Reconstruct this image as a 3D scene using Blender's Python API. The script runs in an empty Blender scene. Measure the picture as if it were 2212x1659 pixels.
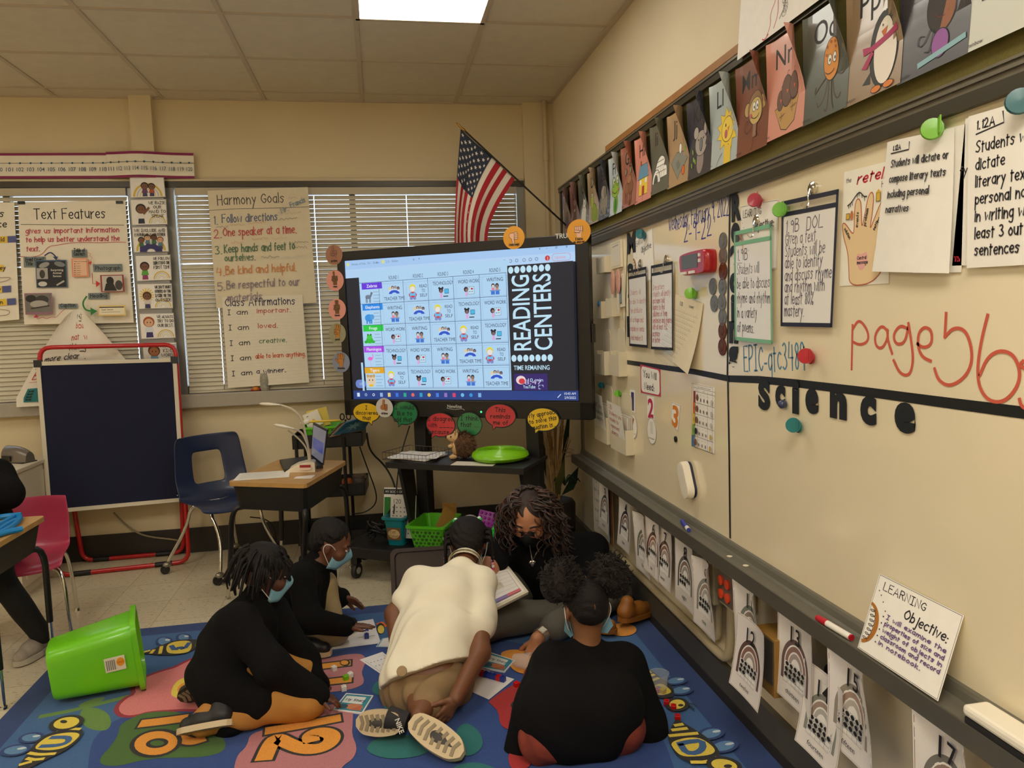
import bpy, bmesh, math, random
import numpy as np
from mathutils import Vector, Matrix, geometry
rnd = random.Random(7)
sc = bpy.context.scene
COL = sc.collection
# ---------------------------------------------------------------- camera
CAM = np.array([-1.21944, -5.24294, 1.50539])
FPX = 1611.858                                   # focal length in pixels of a 2212 x 1659 frame
CM = np.array([[0.983891, -0.175555, -0.033744], [0.048601, 0.081031, 0.995526], [0.172036, 0.981129, -0.088258]])
cd = bpy.data.cameras.new('camera'); cam = bpy.data.objects.new('camera', cd); COL.objects.link(cam)
cd.sensor_width = 36; cd.lens = FPX/2212*36; cd.clip_start = .05
cam.matrix_world = Matrix([[CM[0][i], CM[1][i], -CM[2][i], CAM[i]] for i in range(3)]+[[0, 0, 0, 1]])
sc.camera = cam
# ---------------------------------------------------------------- daylight outside the windows, lamps, exposure
ROOM_H = 2.985
w = bpy.data.worlds.new('daylight'); sc.world = w; w.use_nodes = True
bg = w.node_tree.nodes['Background']; bg.inputs[0].default_value = (0.80, 0.90, 1.0, 1); bg.inputs[1].default_value = 3.0
LAMP_STRENGTH = 12.5
LAMP_COLOR = (1.0, 0.945, 0.82, 1)
#            x centre, y of the far edge, strength factor of the 0.6 x 1.2 m ceiling panels that are on
LAMPS = [(-0.943, -1.41, .55), (-0.943, -4.45, 1.5), (-3.45, -1.41, .5), (-3.45, -4.45, 1.3), (-5.9, -1.41, .5), (-5.9, -4.45, 1.0), (-2.2, -6.9, 1.0)]
vs = sc.view_settings
sc.display_settings.display_device = 'sRGB'
vs.view_transform = 'Standard'; vs.look = 'None'; vs.gamma = 1; vs.use_curve_mapping = False
vs.exposure = 0.0
sc.cycles.max_bounces = 8; sc.cycles.diffuse_bounces = 5; sc.cycles.glossy_bounces = 3; sc.cycles.transmission_bounces = 6
sc.cycles.transparent_max_bounces = 12; sc.cycles.caustics_reflective = False; sc.cycles.caustics_refractive = False
sc.cycles.sample_clamp_indirect = 4

# ---------------------------------------------------------------- helpers: rays, materials, meshes
def at(px, py, **k):
    """the point of the place seen at a pixel of the 2212 x 1659 frame that lies at x=, y= or z= (or in a plane pl=(point, normal))"""
    d = CM.T @ np.array([(px-1106)/FPX, -(py-829.5)/FPX, 1.0])
    (ax, v), = k.items()
    if ax == 'pl':
        n = np.array(v[1], float); return CAM + d*(np.dot(np.array(v[0], float)-CAM, n)/np.dot(d, n))
    i = 'xyz'.index(ax)
    return CAM + d*(v-CAM[i])/d[i]
def lin(c):
    return tuple(((v/255)/12.92 if v/255 <= .04045 else ((v/255+.055)/1.055)**2.4) for v in c[:3])+(1.0,)
MATS = {}
def mat(name, rgb, rough=.6, metal=0, noise=0, nscale=40, bump=0, bscale=200, spec=.5, emit=0, coat=0, trans=0, alpha=1, sheen=0):
    key = name
    if key in MATS: return MATS[key]
    m = bpy.data.materials.new(name); m.use_nodes = True; nt = m.node_tree
    b = nt.nodes['Principled BSDF']; c = lin(rgb)
    b.inputs['Base Color'].default_value = c; b.inputs['Roughness'].default_value = rough; b.inputs['Metallic'].default_value = metal
    b.inputs['Specular IOR Level'].default_value = spec
    if coat: b.inputs['Coat Weight'].default_value = coat; b.inputs['Coat Roughness'].default_value = .08
    if sheen: b.inputs['Sheen Weight'].default_value = sheen; b.inputs['Sheen Roughness'].default_value = .5
    if trans: b.inputs['Transmission Weight'].default_value = trans
    if alpha < 1: b.inputs['Alpha'].default_value = alpha
    if emit:
        b.inputs['Emission Color'].default_value = c; b.inputs['Emission Strength'].default_value = emit
    if noise or bump:
        tc = nt.nodes.new('ShaderNodeTexCoord')
        if noise:
            n = nt.nodes.new('ShaderNodeTexNoise'); n.inputs['Scale'].default_value = nscale; n.inputs['Detail'].default_value = 4
            nt.links.new(tc.outputs['Object'], n.inputs['Vector'])
            r = nt.nodes.new('ShaderNodeMapRange'); r.inputs['From Min'].default_value = .3; r.inputs['From Max'].default_value = .7
            r.inputs['To Min'].default_value = 1-noise; r.inputs['To Max'].default_value = 1+noise
            nt.links.new(n.outputs['Fac'], r.inputs['Value'])
            mx = nt.nodes.new('ShaderNodeVectorMath'); mx.operation = 'SCALE'; mx.inputs[0].default_value = c[:3]
            nt.links.new(r.outputs['Result'], mx.inputs['Scale']); nt.links.new(mx.outputs['Vector'], b.inputs['Base Color'])
        if bump:
            n2 = nt.nodes.new('ShaderNodeTexNoise'); n2.inputs['Scale'].default_value = bscale; n2.inputs['Detail'].default_value = 3
            nt.links.new(tc.outputs['Object'], n2.inputs['Vector'])
            bp = nt.nodes.new('ShaderNodeBump'); bp.inputs['Strength'].default_value = bump; bp.inputs['Distance'].default_value = .004
            nt.links.new(n2.outputs['Fac'], bp.inputs['Height']); nt.links.new(bp.outputs['Normal'], b.inputs['Normal'])
    MATS[key] = m
    return m
def cmat(rgb, rough=.55, pre='ink', **k):
    return mat('%s_%d_%d_%d' % ((pre,)+tuple(int(v) for v in rgb)), rgb, rough, **k)

def tag(o, label=None, cat=None, group=None, kind=None):
    if label: o['label'] = label
    if cat: o['category'] = cat
    if group: o['group'] = group
    if kind: o['kind'] = kind
    return o
def thing(name, label, cat, loc=(0, 0, 0), rz=0, group=None):
    o = bpy.data.objects.new(name, None); COL.objects.link(o); o.empty_display_size = .05
    o.location = tuple(loc); o.rotation_euler = (0, 0, rz)
    return tag(o, label, cat, group)
def copy_tree(o, parent=None, **k):
    c = o.copy(); COL.objects.link(c)
    if parent: c.parent = parent
    for ch in o.children: copy_tree(ch, c)
    return c
def mesh_obj(name, verts, faces, mats, parent=None, mi=None, smooth=False):
    me = bpy.data.meshes.new(name)
    me.from_pydata([tuple(v) for v in verts], [], faces)
    for m in (mats if isinstance(mats, (list, tuple)) else [mats]): me.materials.append(m)
    if mi is not None: me.polygons.foreach_set('material_index', mi)
    if smooth: me.polygons.foreach_set('use_smooth', [True]*len(me.polygons))
    me.update()
    o = bpy.data.objects.new(name, me); COL.objects.link(o)
    if parent: o.parent = parent
    return o
def frame(fwd, up=(0, 0, 1)):
    f = Vector(fwd).normalized(); u = Vector(up)
    if abs(f.dot(u.normalized())) > .98: u = Vector((1, 0, 0))
    r = f.cross(u).normalized(); return r, r.cross(f).normalized(), f
class MB:
    """collects shapes in world or thing space and links them as one mesh object"""
    def __init__(s): s.v = []; s.f = []; s.mi = []; s.m = []; s.cur = 0; s.sm = []
    def use(s, m):
        if m not in s.m: s.m.append(m)
        s.cur = s.m.index(m); return s
    def add(s, vs_, fs, smooth=False):
        b = len(s.v); s.v += [tuple(v) for v in vs_]
        for f in fs: s.f.append(tuple(i+b for i in f)); s.mi.append(s.cur); s.sm.append(smooth)
        return s
    def box(s, c, d, rot=None, bev=0):
        hx, hy, hz = d[0]/2, d[1]/2, d[2]/2
        if bev:
            bm = bmesh.new(); bmesh.ops.create_cube(bm, size=1)
            for v in bm.verts: v.co = Vector((v.co.x*d[0], v.co.y*d[1], v.co.z*d[2]))
            bmesh.ops.bevel(bm, geom=bm.edges[:], offset=min(bev, min(d)*.45), segments=2, affect='EDGES', profile=.5)
            vs_ = [v.co.copy() for v in bm.verts]; bm.verts.index_update(); fs = [[v.index for v in f.verts] for f in bm.faces]; bm.free()
        else:
            vs_ = [Vector((x, y, z)) for x in (-hx, hx) for y in (-hy, hy) for z in (-hz, hz)]
            fs = [(0, 1, 3, 2), (4, 6, 7, 5), (0, 4, 5, 1), (2, 3, 7, 6), (0, 2, 6, 4), (1, 5, 7, 3)]
        if rot is not None: vs_ = [rot @ v for v in vs_]
        return s.add([v+Vector(c) for v in vs_], fs)
    def bx(s, x0, x1, y0, y1, z0, z1, bev=0):
        return s.box(((x0+x1)/2, (y0+y1)/2, (z0+z1)/2), (abs(x1-x0), abs(y1-y0), abs(z1-z0)), None, bev)
    def tube(s, pts, r, n=8, cap=True, smooth=True):
        pts = [Vector(p) for p in pts]; k = len(pts)
        rs = r if isinstance(r, (list, tuple)) else [r]*k
        tang = [((pts[min(i+1, k-1)]-pts[max(i-1, 0)]) or Vector((0, 0, 1))).normalized() for i in range(k)]
        a, b, _ = frame(tang[0]); vs_ = []; fs = []
        for i in range(k):
            t = tang[i]; a = (a-t*a.dot(t)); a = a.normalized() if a.length > 1e-6 else frame(t)[0]; b = t.cross(a)
            for j in range(n):
                an = 2*math.pi*j/n; vs_.append(pts[i]+(a*math.cos(an)+b*math.sin(an))*rs[i])
        for i in range(k-1):
            for j in range(n): fs.append((i*n+j, i*n+(j+1) % n, (i+1)*n+(j+1) % n, (i+1)*n+j))
        if cap: fs += [tuple(range(n))[::-1], tuple(range((k-1)*n, k*n))]
        return s.add(vs_, fs, smooth)
    def lathe(s, prof, o=(0, 0, 0), ax=(0, 0, 1), n=24, smooth=True, sx=1, sy=1):
        """profile of (radius, height) turned about an axis"""
        r, u, f = frame(ax, (0, 1, 0) if abs(Vector(ax).normalized().z) > .9 else (0, 0, 1)); o = Vector(o); vs_ = []; fs = []
        for (R_, h) in prof:
            for j in range(n):
                an = 2*math.pi*j/n; vs_.append(o+r*(R_*math.cos(an)*sx)+u*(R_*math.sin(an)*sy)+f*h)
        k = len(prof)
        for i in range(k-1):
            for j in range(n): fs.append((i*n+j, i*n+(j+1) % n, (i+1)*n+(j+1) % n, (i+1)*n+j))
        if prof[0][0] > 1e-5: fs.append(tuple(range(n))[::-1])
        if prof[-1][0] > 1e-5: fs.append(tuple(range((k-1)*n, k*n)))
        return s.add(vs_, fs, smooth)
    def ball(s, c, r, n=12, smooth=True):
        rx, ry, rz = r if isinstance(r, (list, tuple)) else (r, r, r)
        vs_ = []; fs = []; k = n//2
        for i in range(k+1):
            ph = math.pi*i/k
            for j in range(n):
                an = 2*math.pi*j/n; vs_.append((c[0]+rx*math.sin(ph)*math.cos(an), c[1]+ry*math.sin(ph)*math.sin(an), c[2]+rz*math.cos(ph)))
        for i in range(k):
            for j in range(n): fs.append((i*n+j, (i+1)*n+j, (i+1)*n+(j+1) % n, i*n+(j+1) % n))
        return s.add(vs_, fs, smooth)
    def prism(s, poly, mapf, t):
        """2-D outline given thickness t: mapf(u, v, n) -> point"""
        k = len(poly); vs_ = [mapf(u, v, 0) for u, v in poly]+[mapf(u, v, t) for u, v in poly]
        tris = geometry.tessellate_polygon([[Vector((u, v, 0)) for u, v in poly]])
        fs = [tuple(t_) for t_ in tris]+[tuple(i+k for i in t_)[::-1] for t_ in tris]
        fs += [(i, (i+1) % k, (i+1) % k+k, i+k) for i in range(k)]
        return s.add(vs_, fs)
    def surf(s, g, smooth=True, closed=False):
        """grid of points g[i][j]"""
        R_, C_ = len(g), len(g[0]); fs = []
        for i in range(R_-1):
            for j in range(C_-1+(1 if closed else 0)):
                fs.append((i*C_+j, i*C_+(j+1) % C_, (i+1)*C_+(j+1) % C_, (i+1)*C_+j))
        return s.add([p for row in g for p in row], fs, smooth)
    def build(s, name, parent=None, mats=None):
        o = mesh_obj(name, s.v, s.f, s.m or mats, parent, s.mi)
        o.data.polygons.foreach_set('use_smooth', s.sm)
        bm = bmesh.new(); bm.from_mesh(o.data); bmesh.ops.recalc_face_normals(bm, faces=bm.faces[:]); bm.to_mesh(o.data); bm.free()
        if any(s.sm): o.data.set_sharp_from_angle(angle=.75)
        return o
def smooth_path(pts, it=2, closed=False):
    pts = [tuple(p) for p in pts]
    for _ in range(it):
        q = [] if closed else [pts[0]]
        n = len(pts)
        for i in range(n if closed else n-1):
            a, b = pts[i], pts[(i+1) % n]
            q.append(tuple(.75*x+.25*y for x, y in zip(a, b))); q.append(tuple(.25*x+.75*y for x, y in zip(a, b)))
        if not closed: q.append(pts[-1])
        pts = q
    return pts

# ---------------------------------------------------------------- writing: a pen-stroke alphabet and printed type
_G = '''a:45 26 04 02 20 42|-46 40;b:-09 00|04 26 44 42 20 02;c:45 26 04 02 20 41;d:45 26 04 02 20 42|-49 40;e:03 43 45 26 04 02 20 41;f:38 29 17 10|-05 35
g:45 26 04 02 20 42|46 4b 2a 0b;h:-09 00|03 26 44 40;i:-06 00|-08 07;j:26 2b 1a 0b|-28 27;k:-09 00|-36 03 40;l:-09 00;m:-06 00|03 15 26 34 30|33 46 56 64 60;n:-06 00|03 26 44 40
o:26 04 02 20 42 44 26;p:-06 0a|04 26 44 42 20 02;q:45 26 04 02 20 42|-46 4a;r:-06 00|03 15 36;s:45 26 05 14 33 32 20 01;t:-18 10|-06 36;u:06 02 20 42 46|-46 40;v:-06 20 46;w:-06 10 34 50 66
x:-06 40|-46 00;y:-06 22|-46 0a;z:-06 46 00 40;A:-00 39 60|-13 53;B:-00 09|09 49 46 05|05 55 50 00;C:57 39 06 03 30 52;D:-00 09|09 49 56 53 40 00;E:-59 09 00 50|-05 45;F:-59 09 00|-05 45
G:57 39 06 03 30 52 54|-34 54;H:-09 00|-59 50|-05 55;I:-09 49|-29 20|-00 40;J:59 52 30 02;K:-09 00|-59 04 50;L:-09 00 50;M:-00 09 34 69 60;N:-00 09 50 59;O:39 06 03 30 63 66 39;P:-00 09|09 49 57 45 04
Q:39 06 03 30 63 66 39|-42 60;R:-00 09|09 49 57 45 05|-25 50;S:58 39 07 25 53 30 01;T:-09 69|-39 30;U:09 02 30 62 69;V:-09 30 69;W:-09 20 46 60 89;X:-09 50|-59 00;Y:-09 35 69|-35 30;Z:-09 59 00 50
0:29 06 03 20 43 46 29;1:-17 29 20;2:07 19 39 47 45 00|-00 50;3:08 29 47 25|25 52 20 01;4:-19 04 54|-48 40;5:-49 09 05|05 36 53 30 01;6:49 17 03 20 43 34 15 02;7:-09 59 20;8:25 07 29 47 25 02 20 42 25
9:47 29 07 25 47|-47 40;.:-00 10;,:-01 1c;:-00 10|-04 14;;-01 1c|-04 14;!:-09 03|-01 00;?:07 29 47 24|-21 20;':-09 07;--:;-:-03 33;/:-00 49;%:-00 59|09 07 27 29 09|32 30 50 52 32;=:-02 42|-04 44;+:-03 43|-25 21;_:-00 60'''
GL = {}
def _pt(t): return (float(t[0]), {'a': -4., 'b': -3., 'c': -2., 'd': -1.}.get(t[1], None) if t[1] in 'abcd' else float(t[1]))
for ent in _G.replace('\n', ';').split(';'):
    if ':' not in ent or len(ent) < 4: continue
    ch, body = ent[0], ent[2:]
    if not body or ch in GL: continue
    st = []
    for s_ in body.split('|'):
        sharp = s_.startswith('-'); pts = [_pt(t) for t in s_.lstrip('-').split()]
        st.append(pts if sharp or len(pts) < 3 else smooth_path(pts, 2))
    GL[ch] = (max(p[0] for q in st for p in q), st)
GL[':'] = (1, [[(0, 0), (.6, 0)], [(0, 4), (.6, 4)]]); GL['.'] = (1, [[(0, 0), (.7, 0)]]); GL[','] = (1, [[(.6, 1), (0, -1.5)]])
def strokes(text, h, sp=2.0, wob=0.0, slant=0.0, seed=1):
    """pen strokes of a line of text; h = height of a capital; returns (polylines, width)"""
    r = random.Random(seed*31+len(text)); x = 0; out = []; k = h/9
    for ch in text:
        if ch == ' ': x += 4.2; continue
        wd, st = GL.get(ch, GL.get(ch.lower(), (3, [])))
        dy = r.uniform(-wob, wob)
        for q in st: out.append([((x+a+b*slant)*k, (b+dy)*k) for a, b in q])
        x += wd+sp
    return out, (x-sp)*k
_FC = {}
def type_mesh(text, bold=0):
    """printed type from the built-in face, height of a capital = 1; returns (verts2d, faces, width)"""
    if (text, bold) in _FC: return _FC[(text, bold)]
    cu = bpy.data.curves.new('t', 'FONT'); cu.body = text; cu.size = 1; cu.offset = bold; cu.resolution_u = 4
    o = bpy.data.objects.new('t', cu); COL.objects.link(o)
    dg = bpy.context.evaluated_depsgraph_get(); me = bpy.data.meshes.new_from_object(o.evaluated_get(dg))
    k = 1/.729
    vs_ = [(v.co.x*k, v.co.y*k) for v in me.vertices]; fs = [tuple(p.vertices) for p in me.polygons]
    bpy.data.objects.remove(o); bpy.data.curves.remove(cu); bpy.data.meshes.remove(me)
    if vs_:
        x0 = min(v[0] for v in vs_); vs_ = [(x-x0, y) for x, y in vs_]
    wd = max([v[0] for v in vs_] or [0])
    _FC[(text, bold)] = (vs_, fs, wd); return _FC[(text, bold)]
def ell(cx, cy, rx, ry=None, a0=0, a1=360, n=28, rot=0):
    ry = rx if ry is None else ry; full = abs(a1-a0) >= 359.9; c, s = math.cos(math.radians(rot)), math.sin(math.radians(rot)); out = []
    for i in range(n if full else n+1):
        a = math.radians(a0+(a1-a0)*i/n); x, y = rx*math.cos(a), ry*math.sin(a); out.append((cx+x*c-y*s, cy+x*s+y*c))
    return out
class Art:
    """flat drawing in metres (u right, v up) on a sheet: each thing drawn lies a hair above the one before"""
    def __init__(s, w, h, gap=.00012): s.w = w; s.h = h; s.gap = gap; s.V = []; s.F = []; s.MI = []; s.m = []; s.lay = 0
    def _m(s, rgb):
        m = rgb if isinstance(rgb, bpy.types.Material) else cmat(rgb)
        if m not in s.m: s.m.append(m)
        return s.m.index(m)
    def raw(s, vs_, fs, rgb, same=False):
        if not same: s.lay += 1
        b = len(s.V); mi = s._m(rgb); s.V += [(u, v, s.lay*s.gap) for u, v in vs_]
        for f in fs: s.F.append(tuple(i+b for i in f)); s.MI.append(mi)
        return s
    def poly(s, pts, rgb, same=False):
        if len(pts) <= 4: return s.raw(pts, [tuple(range(len(pts)))], rgb, same)
        tr = geometry.tessellate_polygon([[Vector((u, v, 0)) for u, v in pts]])
        return s.raw(pts, [tuple(t) for t in tr], rgb, same)
    def rect(s, x0, y0, x1, y1, rgb, same=False): return s.poly([(x0, y0), (x1, y0), (x1, y1), (x0, y1)], rgb, same)
    def oval(s, cx, cy, rx, ry, rgb, line=None, lw=.002, n=28, rot=0):
        s.poly(ell(cx, cy, rx, ry, n=n, rot=rot), rgb)
        if line: s.line(ell(cx, cy, rx, ry, n=n, rot=rot), lw, line, closed=True)
        return s
    def line(s, pts, wd, rgb, closed=False, same=False):
        n = len(pts); vs_ = []; fs = []; h = wd/2
        for i in range(n):
            a = pts[i-1] if (i > 0 or closed) else pts[i]; b = pts[(i+1) % n] if (i < n-1 or closed) else pts[i]
            tx, ty = b[0]-a[0], b[1]-a[1]; L = math.hypot(tx, ty) or 1; nx, ny = -ty/L, tx/L
            ext = 0
            ex, ey = (0, 0)
            if not closed and i == 0: ex, ey = -tx/L*h*.7, -ty/L*h*.7
            if not closed and i == n-1: ex, ey = tx/L*h*.7, ty/L*h*.7
            vs_ += [(pts[i][0]+nx*h+ex, pts[i][1]+ny*h+ey), (pts[i][0]-nx*h+ex, pts[i][1]-ny*h+ey)]
        for i in range(n if closed else n-1):
            j = (i+1) % n; fs.append((2*i, 2*i+1, 2*j+1, 2*j))
        return s.raw(vs_, fs, rgb, same)
    def box(s, x0, y0, x1, y1, wd, rgb):
        return s.line([(x0, y0), (x1, y0), (x1, y1), (x0, y1)], wd, rgb, closed=True)
    def pen(s, text, x, y, h, rgb, wd=None, fit=None, wob=.3, slant=.05, rot=0, center=False, sp=2.0):
        st, W = strokes(text, h, sp, wob, slant, len(s.V))
        k = (fit/W) if fit and W > 0 else 1; c, sn = math.cos(math.radians(rot)), math.sin(math.radians(rot)); s.lay += 1
        ox = -W*k/2 if center else 0
        for q in st:
            s.line([(x+(a*k+ox)*c-b*sn, y+(a*k+ox)*sn+b*c) for a, b in q], wd or h*.13, rgb, same=True)
        return s
    def type(s, text, x, y, h, rgb, bold=0, fit=None, center=False, rot=0, mono=1):
        vs_, fs, W = type_mesh(text, bold); kx = (fit/W if fit and W else h); c, sn = math.cos(math.radians(rot)), math.sin(math.radians(rot))
        ox = -W*kx/2 if center else 0
        return s.raw([(x+(a*kx+ox)*c-b*h*sn, y+(a*kx+ox)*sn+b*h*c) for a, b in vs_], fs, rgb)
    def mesh(s, name, mapf, parent=None, back=None, cuts=0, ucuts=0, thick=.0006):
        """mapf(u, v, n) -> point.  back: material of a solid sheet behind the drawing, cut from the outline back_poly or the full w x h"""
        bm = bmesh.new()
        vsn = [bm.verts.new(v) for v in s.V]
        for f, mi in zip(s.F, s.MI):
            try: bf = bm.faces.new([vsn[i] for i in f]); bf.material_index = mi
            except ValueError: pass
        m = list(s.m)
        if back is not None:
            pts = back if isinstance(back, list) else [(0, 0), (s.w, 0), (s.w, s.h), (0, s.h)]
            bmat_ = s.back_mat
            if bmat_ not in m: m.append(bmat_)
            k = len(pts); a = [bm.verts.new((u, v, 0)) for u, v in pts]; b = [bm.verts.new((u, v, -thick)) for u, v in pts]
            for t in (geometry.tessellate_polygon([[Vector((u, v, 0)) for u, v in pts]]) if k > 4 else [tuple(range(k))]):
                for L_, rev in ((a, 0), (b, 1)):
                    try: bf = bm.faces.new([L_[i] for i in (t[::-1] if rev else t)]); bf.material_index = m.index(bmat_)
                    except ValueError: pass
            for i in range(k):
                bf = bm.faces.new([a[i], b[i], b[(i+1) % k], a[(i+1) % k]]); bf.material_index = m.index(bmat_)
        for axis, nn, L_ in ((1, cuts, s.h), (0, ucuts, s.w)):
            for i in range(1, nn):
                no = (1, 0, 0) if axis == 0 else (0, 1, 0); co = tuple(L_*i/nn*no[j] for j in range(3))
                bmesh.ops.bisect_plane(bm, geom=bm.verts[:]+bm.edges[:]+bm.faces[:], plane_co=co, plane_no=no, dist=1e-7)
        for v in bm.verts: v.co = Vector(tuple(mapf(v.co.x, v.co.y, v.co.z)))
        me = bpy.data.meshes.new(name); bm.to_mesh(me); bm.free()
        for mm in m: me.materials.append(mm)
        o = bpy.data.objects.new(name, me); COL.objects.link(o)
        if parent: o.parent = parent
        return o
    back_mat = None
def plane_map(O, U, V, lift=0, bow=None):
    O, U, V = Vector(O), Vector(U).normalized(), Vector(V).normalized(); N = U.cross(V)
    def f(u, v, n):
        return O+U*u+V*v+N*(n+lift+(bow(u, v) if bow else 0))
    f.U, f.V, f.N, f.O = U, V, N, O
    return f
def quad_map(corners, w, h, N=None, lift=0, bow=None):
    """corners TL, TR, BR, BL in space -> map of a w x h sheet"""
    TL, TR, BR, BL = [Vector(tuple(c)) for c in corners]
    N = Vector(N) if N is not None else (TR-TL).cross(TL-BL).normalized()
    def f(u, v, n):
        a, b = u/w, v/h
        return (BL*(1-a)+BR*a)*(1-b)+(TL*(1-a)+TR*a)*b+N*(n+lift+(bow(a, b) if bow else 0))
    f.N = N; f.BL, f.BR, f.TL, f.TR = BL, BR, TL, TR
    return f
def sheet(name, label, cat, px, pl, draw, paper=(240, 236, 228), w=None, h=None, lift=.002, bow=None, cuts=0, ucuts=0, group=None, border=None, N=None, rough=.55, thick=.0006, paper_mat=None):
    """a sheet of paper or card whose four corners (TL, TR, BR, BL) are given as pixels on a plane pl=(point, normal)"""
    cs = [at(*q, pl=pl) for q in px]; n = N or pl[1]
    if bow: cuts, ucuts = max(cuts, 10), max(ucuts, 10)
    W_ = w or float(np.linalg.norm(cs[1]-cs[0])); H_ = h or float(np.linalg.norm(cs[0]-cs[3]))
    a = Art(W_, H_, .0006 if bow else .00012); a.back_mat = paper_mat or cmat(paper, rough, 'paper', noise=.02, nscale=30)
    if border: b_, c_ = border; a.box(b_/2, b_/2, W_-b_/2, H_-b_/2, b_, c_)
    if draw: draw(a, W_, H_)
    o = a.mesh(name, quad_map(cs, W_, H_, n, lift, bow), None, True, cuts, ucuts, thick)
    return tag(o, label, cat, group)
RW = ((0, 0, 0), (-1, 0, 0))        # face of the whiteboard and tackboard on the right wall
BW = ((0, 0, 0), (0, -1, 0))        # face of the back wall
K = (28, 26, 26)
# ================================================================ the room
XL, YR = -7.0, -8.6                               # far left wall, wall behind the camera
WALLM = mat('wall_paint', (230, 216, 186), .6, noise=.02, nscale=3, bump=.15, bscale=120)
WALLB = mat('wall_paint_back', (224, 207, 170), .6, noise=.03, nscale=2, bump=.15, bscale=120)
CEILM = mat('ceiling_tile', (218, 208, 188), .9, noise=.03, nscale=14, bump=.5, bscale=260)
TEEM = mat('ceiling_grid', (200, 186, 166), .6)
ALU = mat('window_aluminium', (150, 150, 146), .4, metal=.6)
DARKBASE = mat('cove_base', (46, 42, 38), .55, noise=.05, nscale=8)
GREYP = mat('grey_steel_paint', (104, 100, 88), .42, noise=.05, nscale=18)
GREYD = mat('grey_steel_edge', (84, 80, 70), .45, noise=.06, nscale=18)
def floor_mat():
    m = bpy.data.materials.new('vinyl_floor'); m.use_nodes = True; nt = m.node_tree; b = nt.nodes['Principled BSDF']; N = nt.nodes.new; L = nt.links.new
    b.inputs['Roughness'].default_value = .38
    tc = N('ShaderNodeTexCoord')
    mp = N('ShaderNodeMapping'); mp.inputs['Scale'].default_value = (26, 70, 1); mp.inputs['Rotation'].default_value = (0, 0, .5); L(tc.outputs['Object'], mp.inputs['Vector'])
    n = N('ShaderNodeTexNoise'); n.inputs['Scale'].default_value = 1.6; n.inputs['Detail'].default_value = 3; L(mp.outputs['Vector'], n.inputs['Vector'])
    r = N('ShaderNodeValToRGB'); e = r.color_ramp.elements; e[0].position = .30; e[0].color = lin((126, 112, 86)); e[1].position = .40; e[1].color = lin((216, 204, 176)); L(n.outputs['Fac'], r.inputs['Fac'])
    n2 = N('ShaderNodeTexNoise'); n2.inputs['Scale'].default_value = 2.2; L(tc.outputs['Object'], n2.inputs['Vector'])
    mr = N('ShaderNodeMapRange'); mr.inputs['To Min'].default_value = .88; mr.inputs['To Max'].default_value = 1.08; L(n2.outputs['Fac'], mr.inputs['Value'])
    br = N('ShaderNodeTexBrick'); br.offset = 0; br.inputs['Scale'].default_value = 1; br.inputs['Brick Width'].default_value = .305; br.inputs['Row Height'].default_value = .305
    br.inputs['Mortar Size'].default_value = .0012; br.inputs['Color1'].default_value = (1, 1, 1, 1); br.inputs['Color2'].default_value = (.93, .92, .90, 1); br.inputs['Mortar'].default_value = (.35, .33, .28, 1); L(tc.outputs['Object'], br.inputs['Vector'])
    m1 = N('ShaderNodeMix'); m1.data_type = 'RGBA'; m1.blend_type = 'MULTIPLY'; m1.inputs['Factor'].default_value = 1; L(r.outputs['Color'], m1.inputs['A']); L(br.outputs['Color'], m1.inputs['B'])
    sc_ = N('ShaderNodeVectorMath'); sc_.operation = 'SCALE'; L(m1.outputs['Result'], sc_.inputs[0]); L(mr.outputs['Result'], sc_.inputs['Scale']); L(sc_.outputs['Vector'], b.inputs['Base Color'])
    return m
def struct(o): o['kind'] = 'structure'; return o
struct(MB().use(floor_mat()).bx(XL, .04, YR, 0, -.05, 0).build('floor'))
struct(MB().use(WALLM).bx(.04, .2, YR, .15, 0, ROOM_H+.1).build('wall_right'))
struct(MB().use(WALLM).bx(XL-.15, XL, YR, .15, 0, ROOM_H+.1).build('wall_left'))
struct(MB().use(WALLM).bx(XL, .04, YR-.15, YR, 0, ROOM_H+.1).build('wall_rear'))
# back wall with its two window openings, column and corner pilaster
W1 = (-6.6, -2.715); W2 = (-2.535, -.175); WZ0, WZ1 = 1.075, 2.465
b = MB().use(WALLB)
b.bx(XL, .04, 0, .15, WZ1, ROOM_H+.1).bx(XL, .04, 0, .15, 0, WZ0-.09)
b.bx(XL, W1[0], 0, .15, WZ0-.09, WZ1).bx(W1[1], W2[0], 0, .15, WZ0-.09, WZ1).bx(W2[1], .04, 0, .15, WZ0-.09, WZ1)
struct(b.build('wall_back'))
struct(MB().use(WALLB).bx(-2.705, -2.572, -.06, 0, 2.47, ROOM_H).build('trim_1'))          # column between the windows
struct(MB().use(WALLB).bx(-.168, .04, -.045, 0, 0, ROOM_H).build('trim_2'))                # corner pilaster
# suspended ceiling
b = MB().use(CEILM).bx(XL, .04, YR, .15, ROOM_H, ROOM_H+.06); b.use(TEEM)
TX = [-.629-.628*k for k in range(11)]; TY = [-.191-.61*k for k in range(14)]
for x in TX: b.bx(x-.012, x+.012, YR, 0, ROOM_H-.006, ROOM_H)
for y in TY: b.bx(XL, .04, y-.012, y+.012, ROOM_H-.0055, ROOM_H)
b.bx(.01, .04, YR, 0, ROOM_H-.008, ROOM_H).bx(XL, .04, -.02, 0, ROOM_H-.008, ROOM_H)
struct(b.build('ceiling'))
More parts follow.
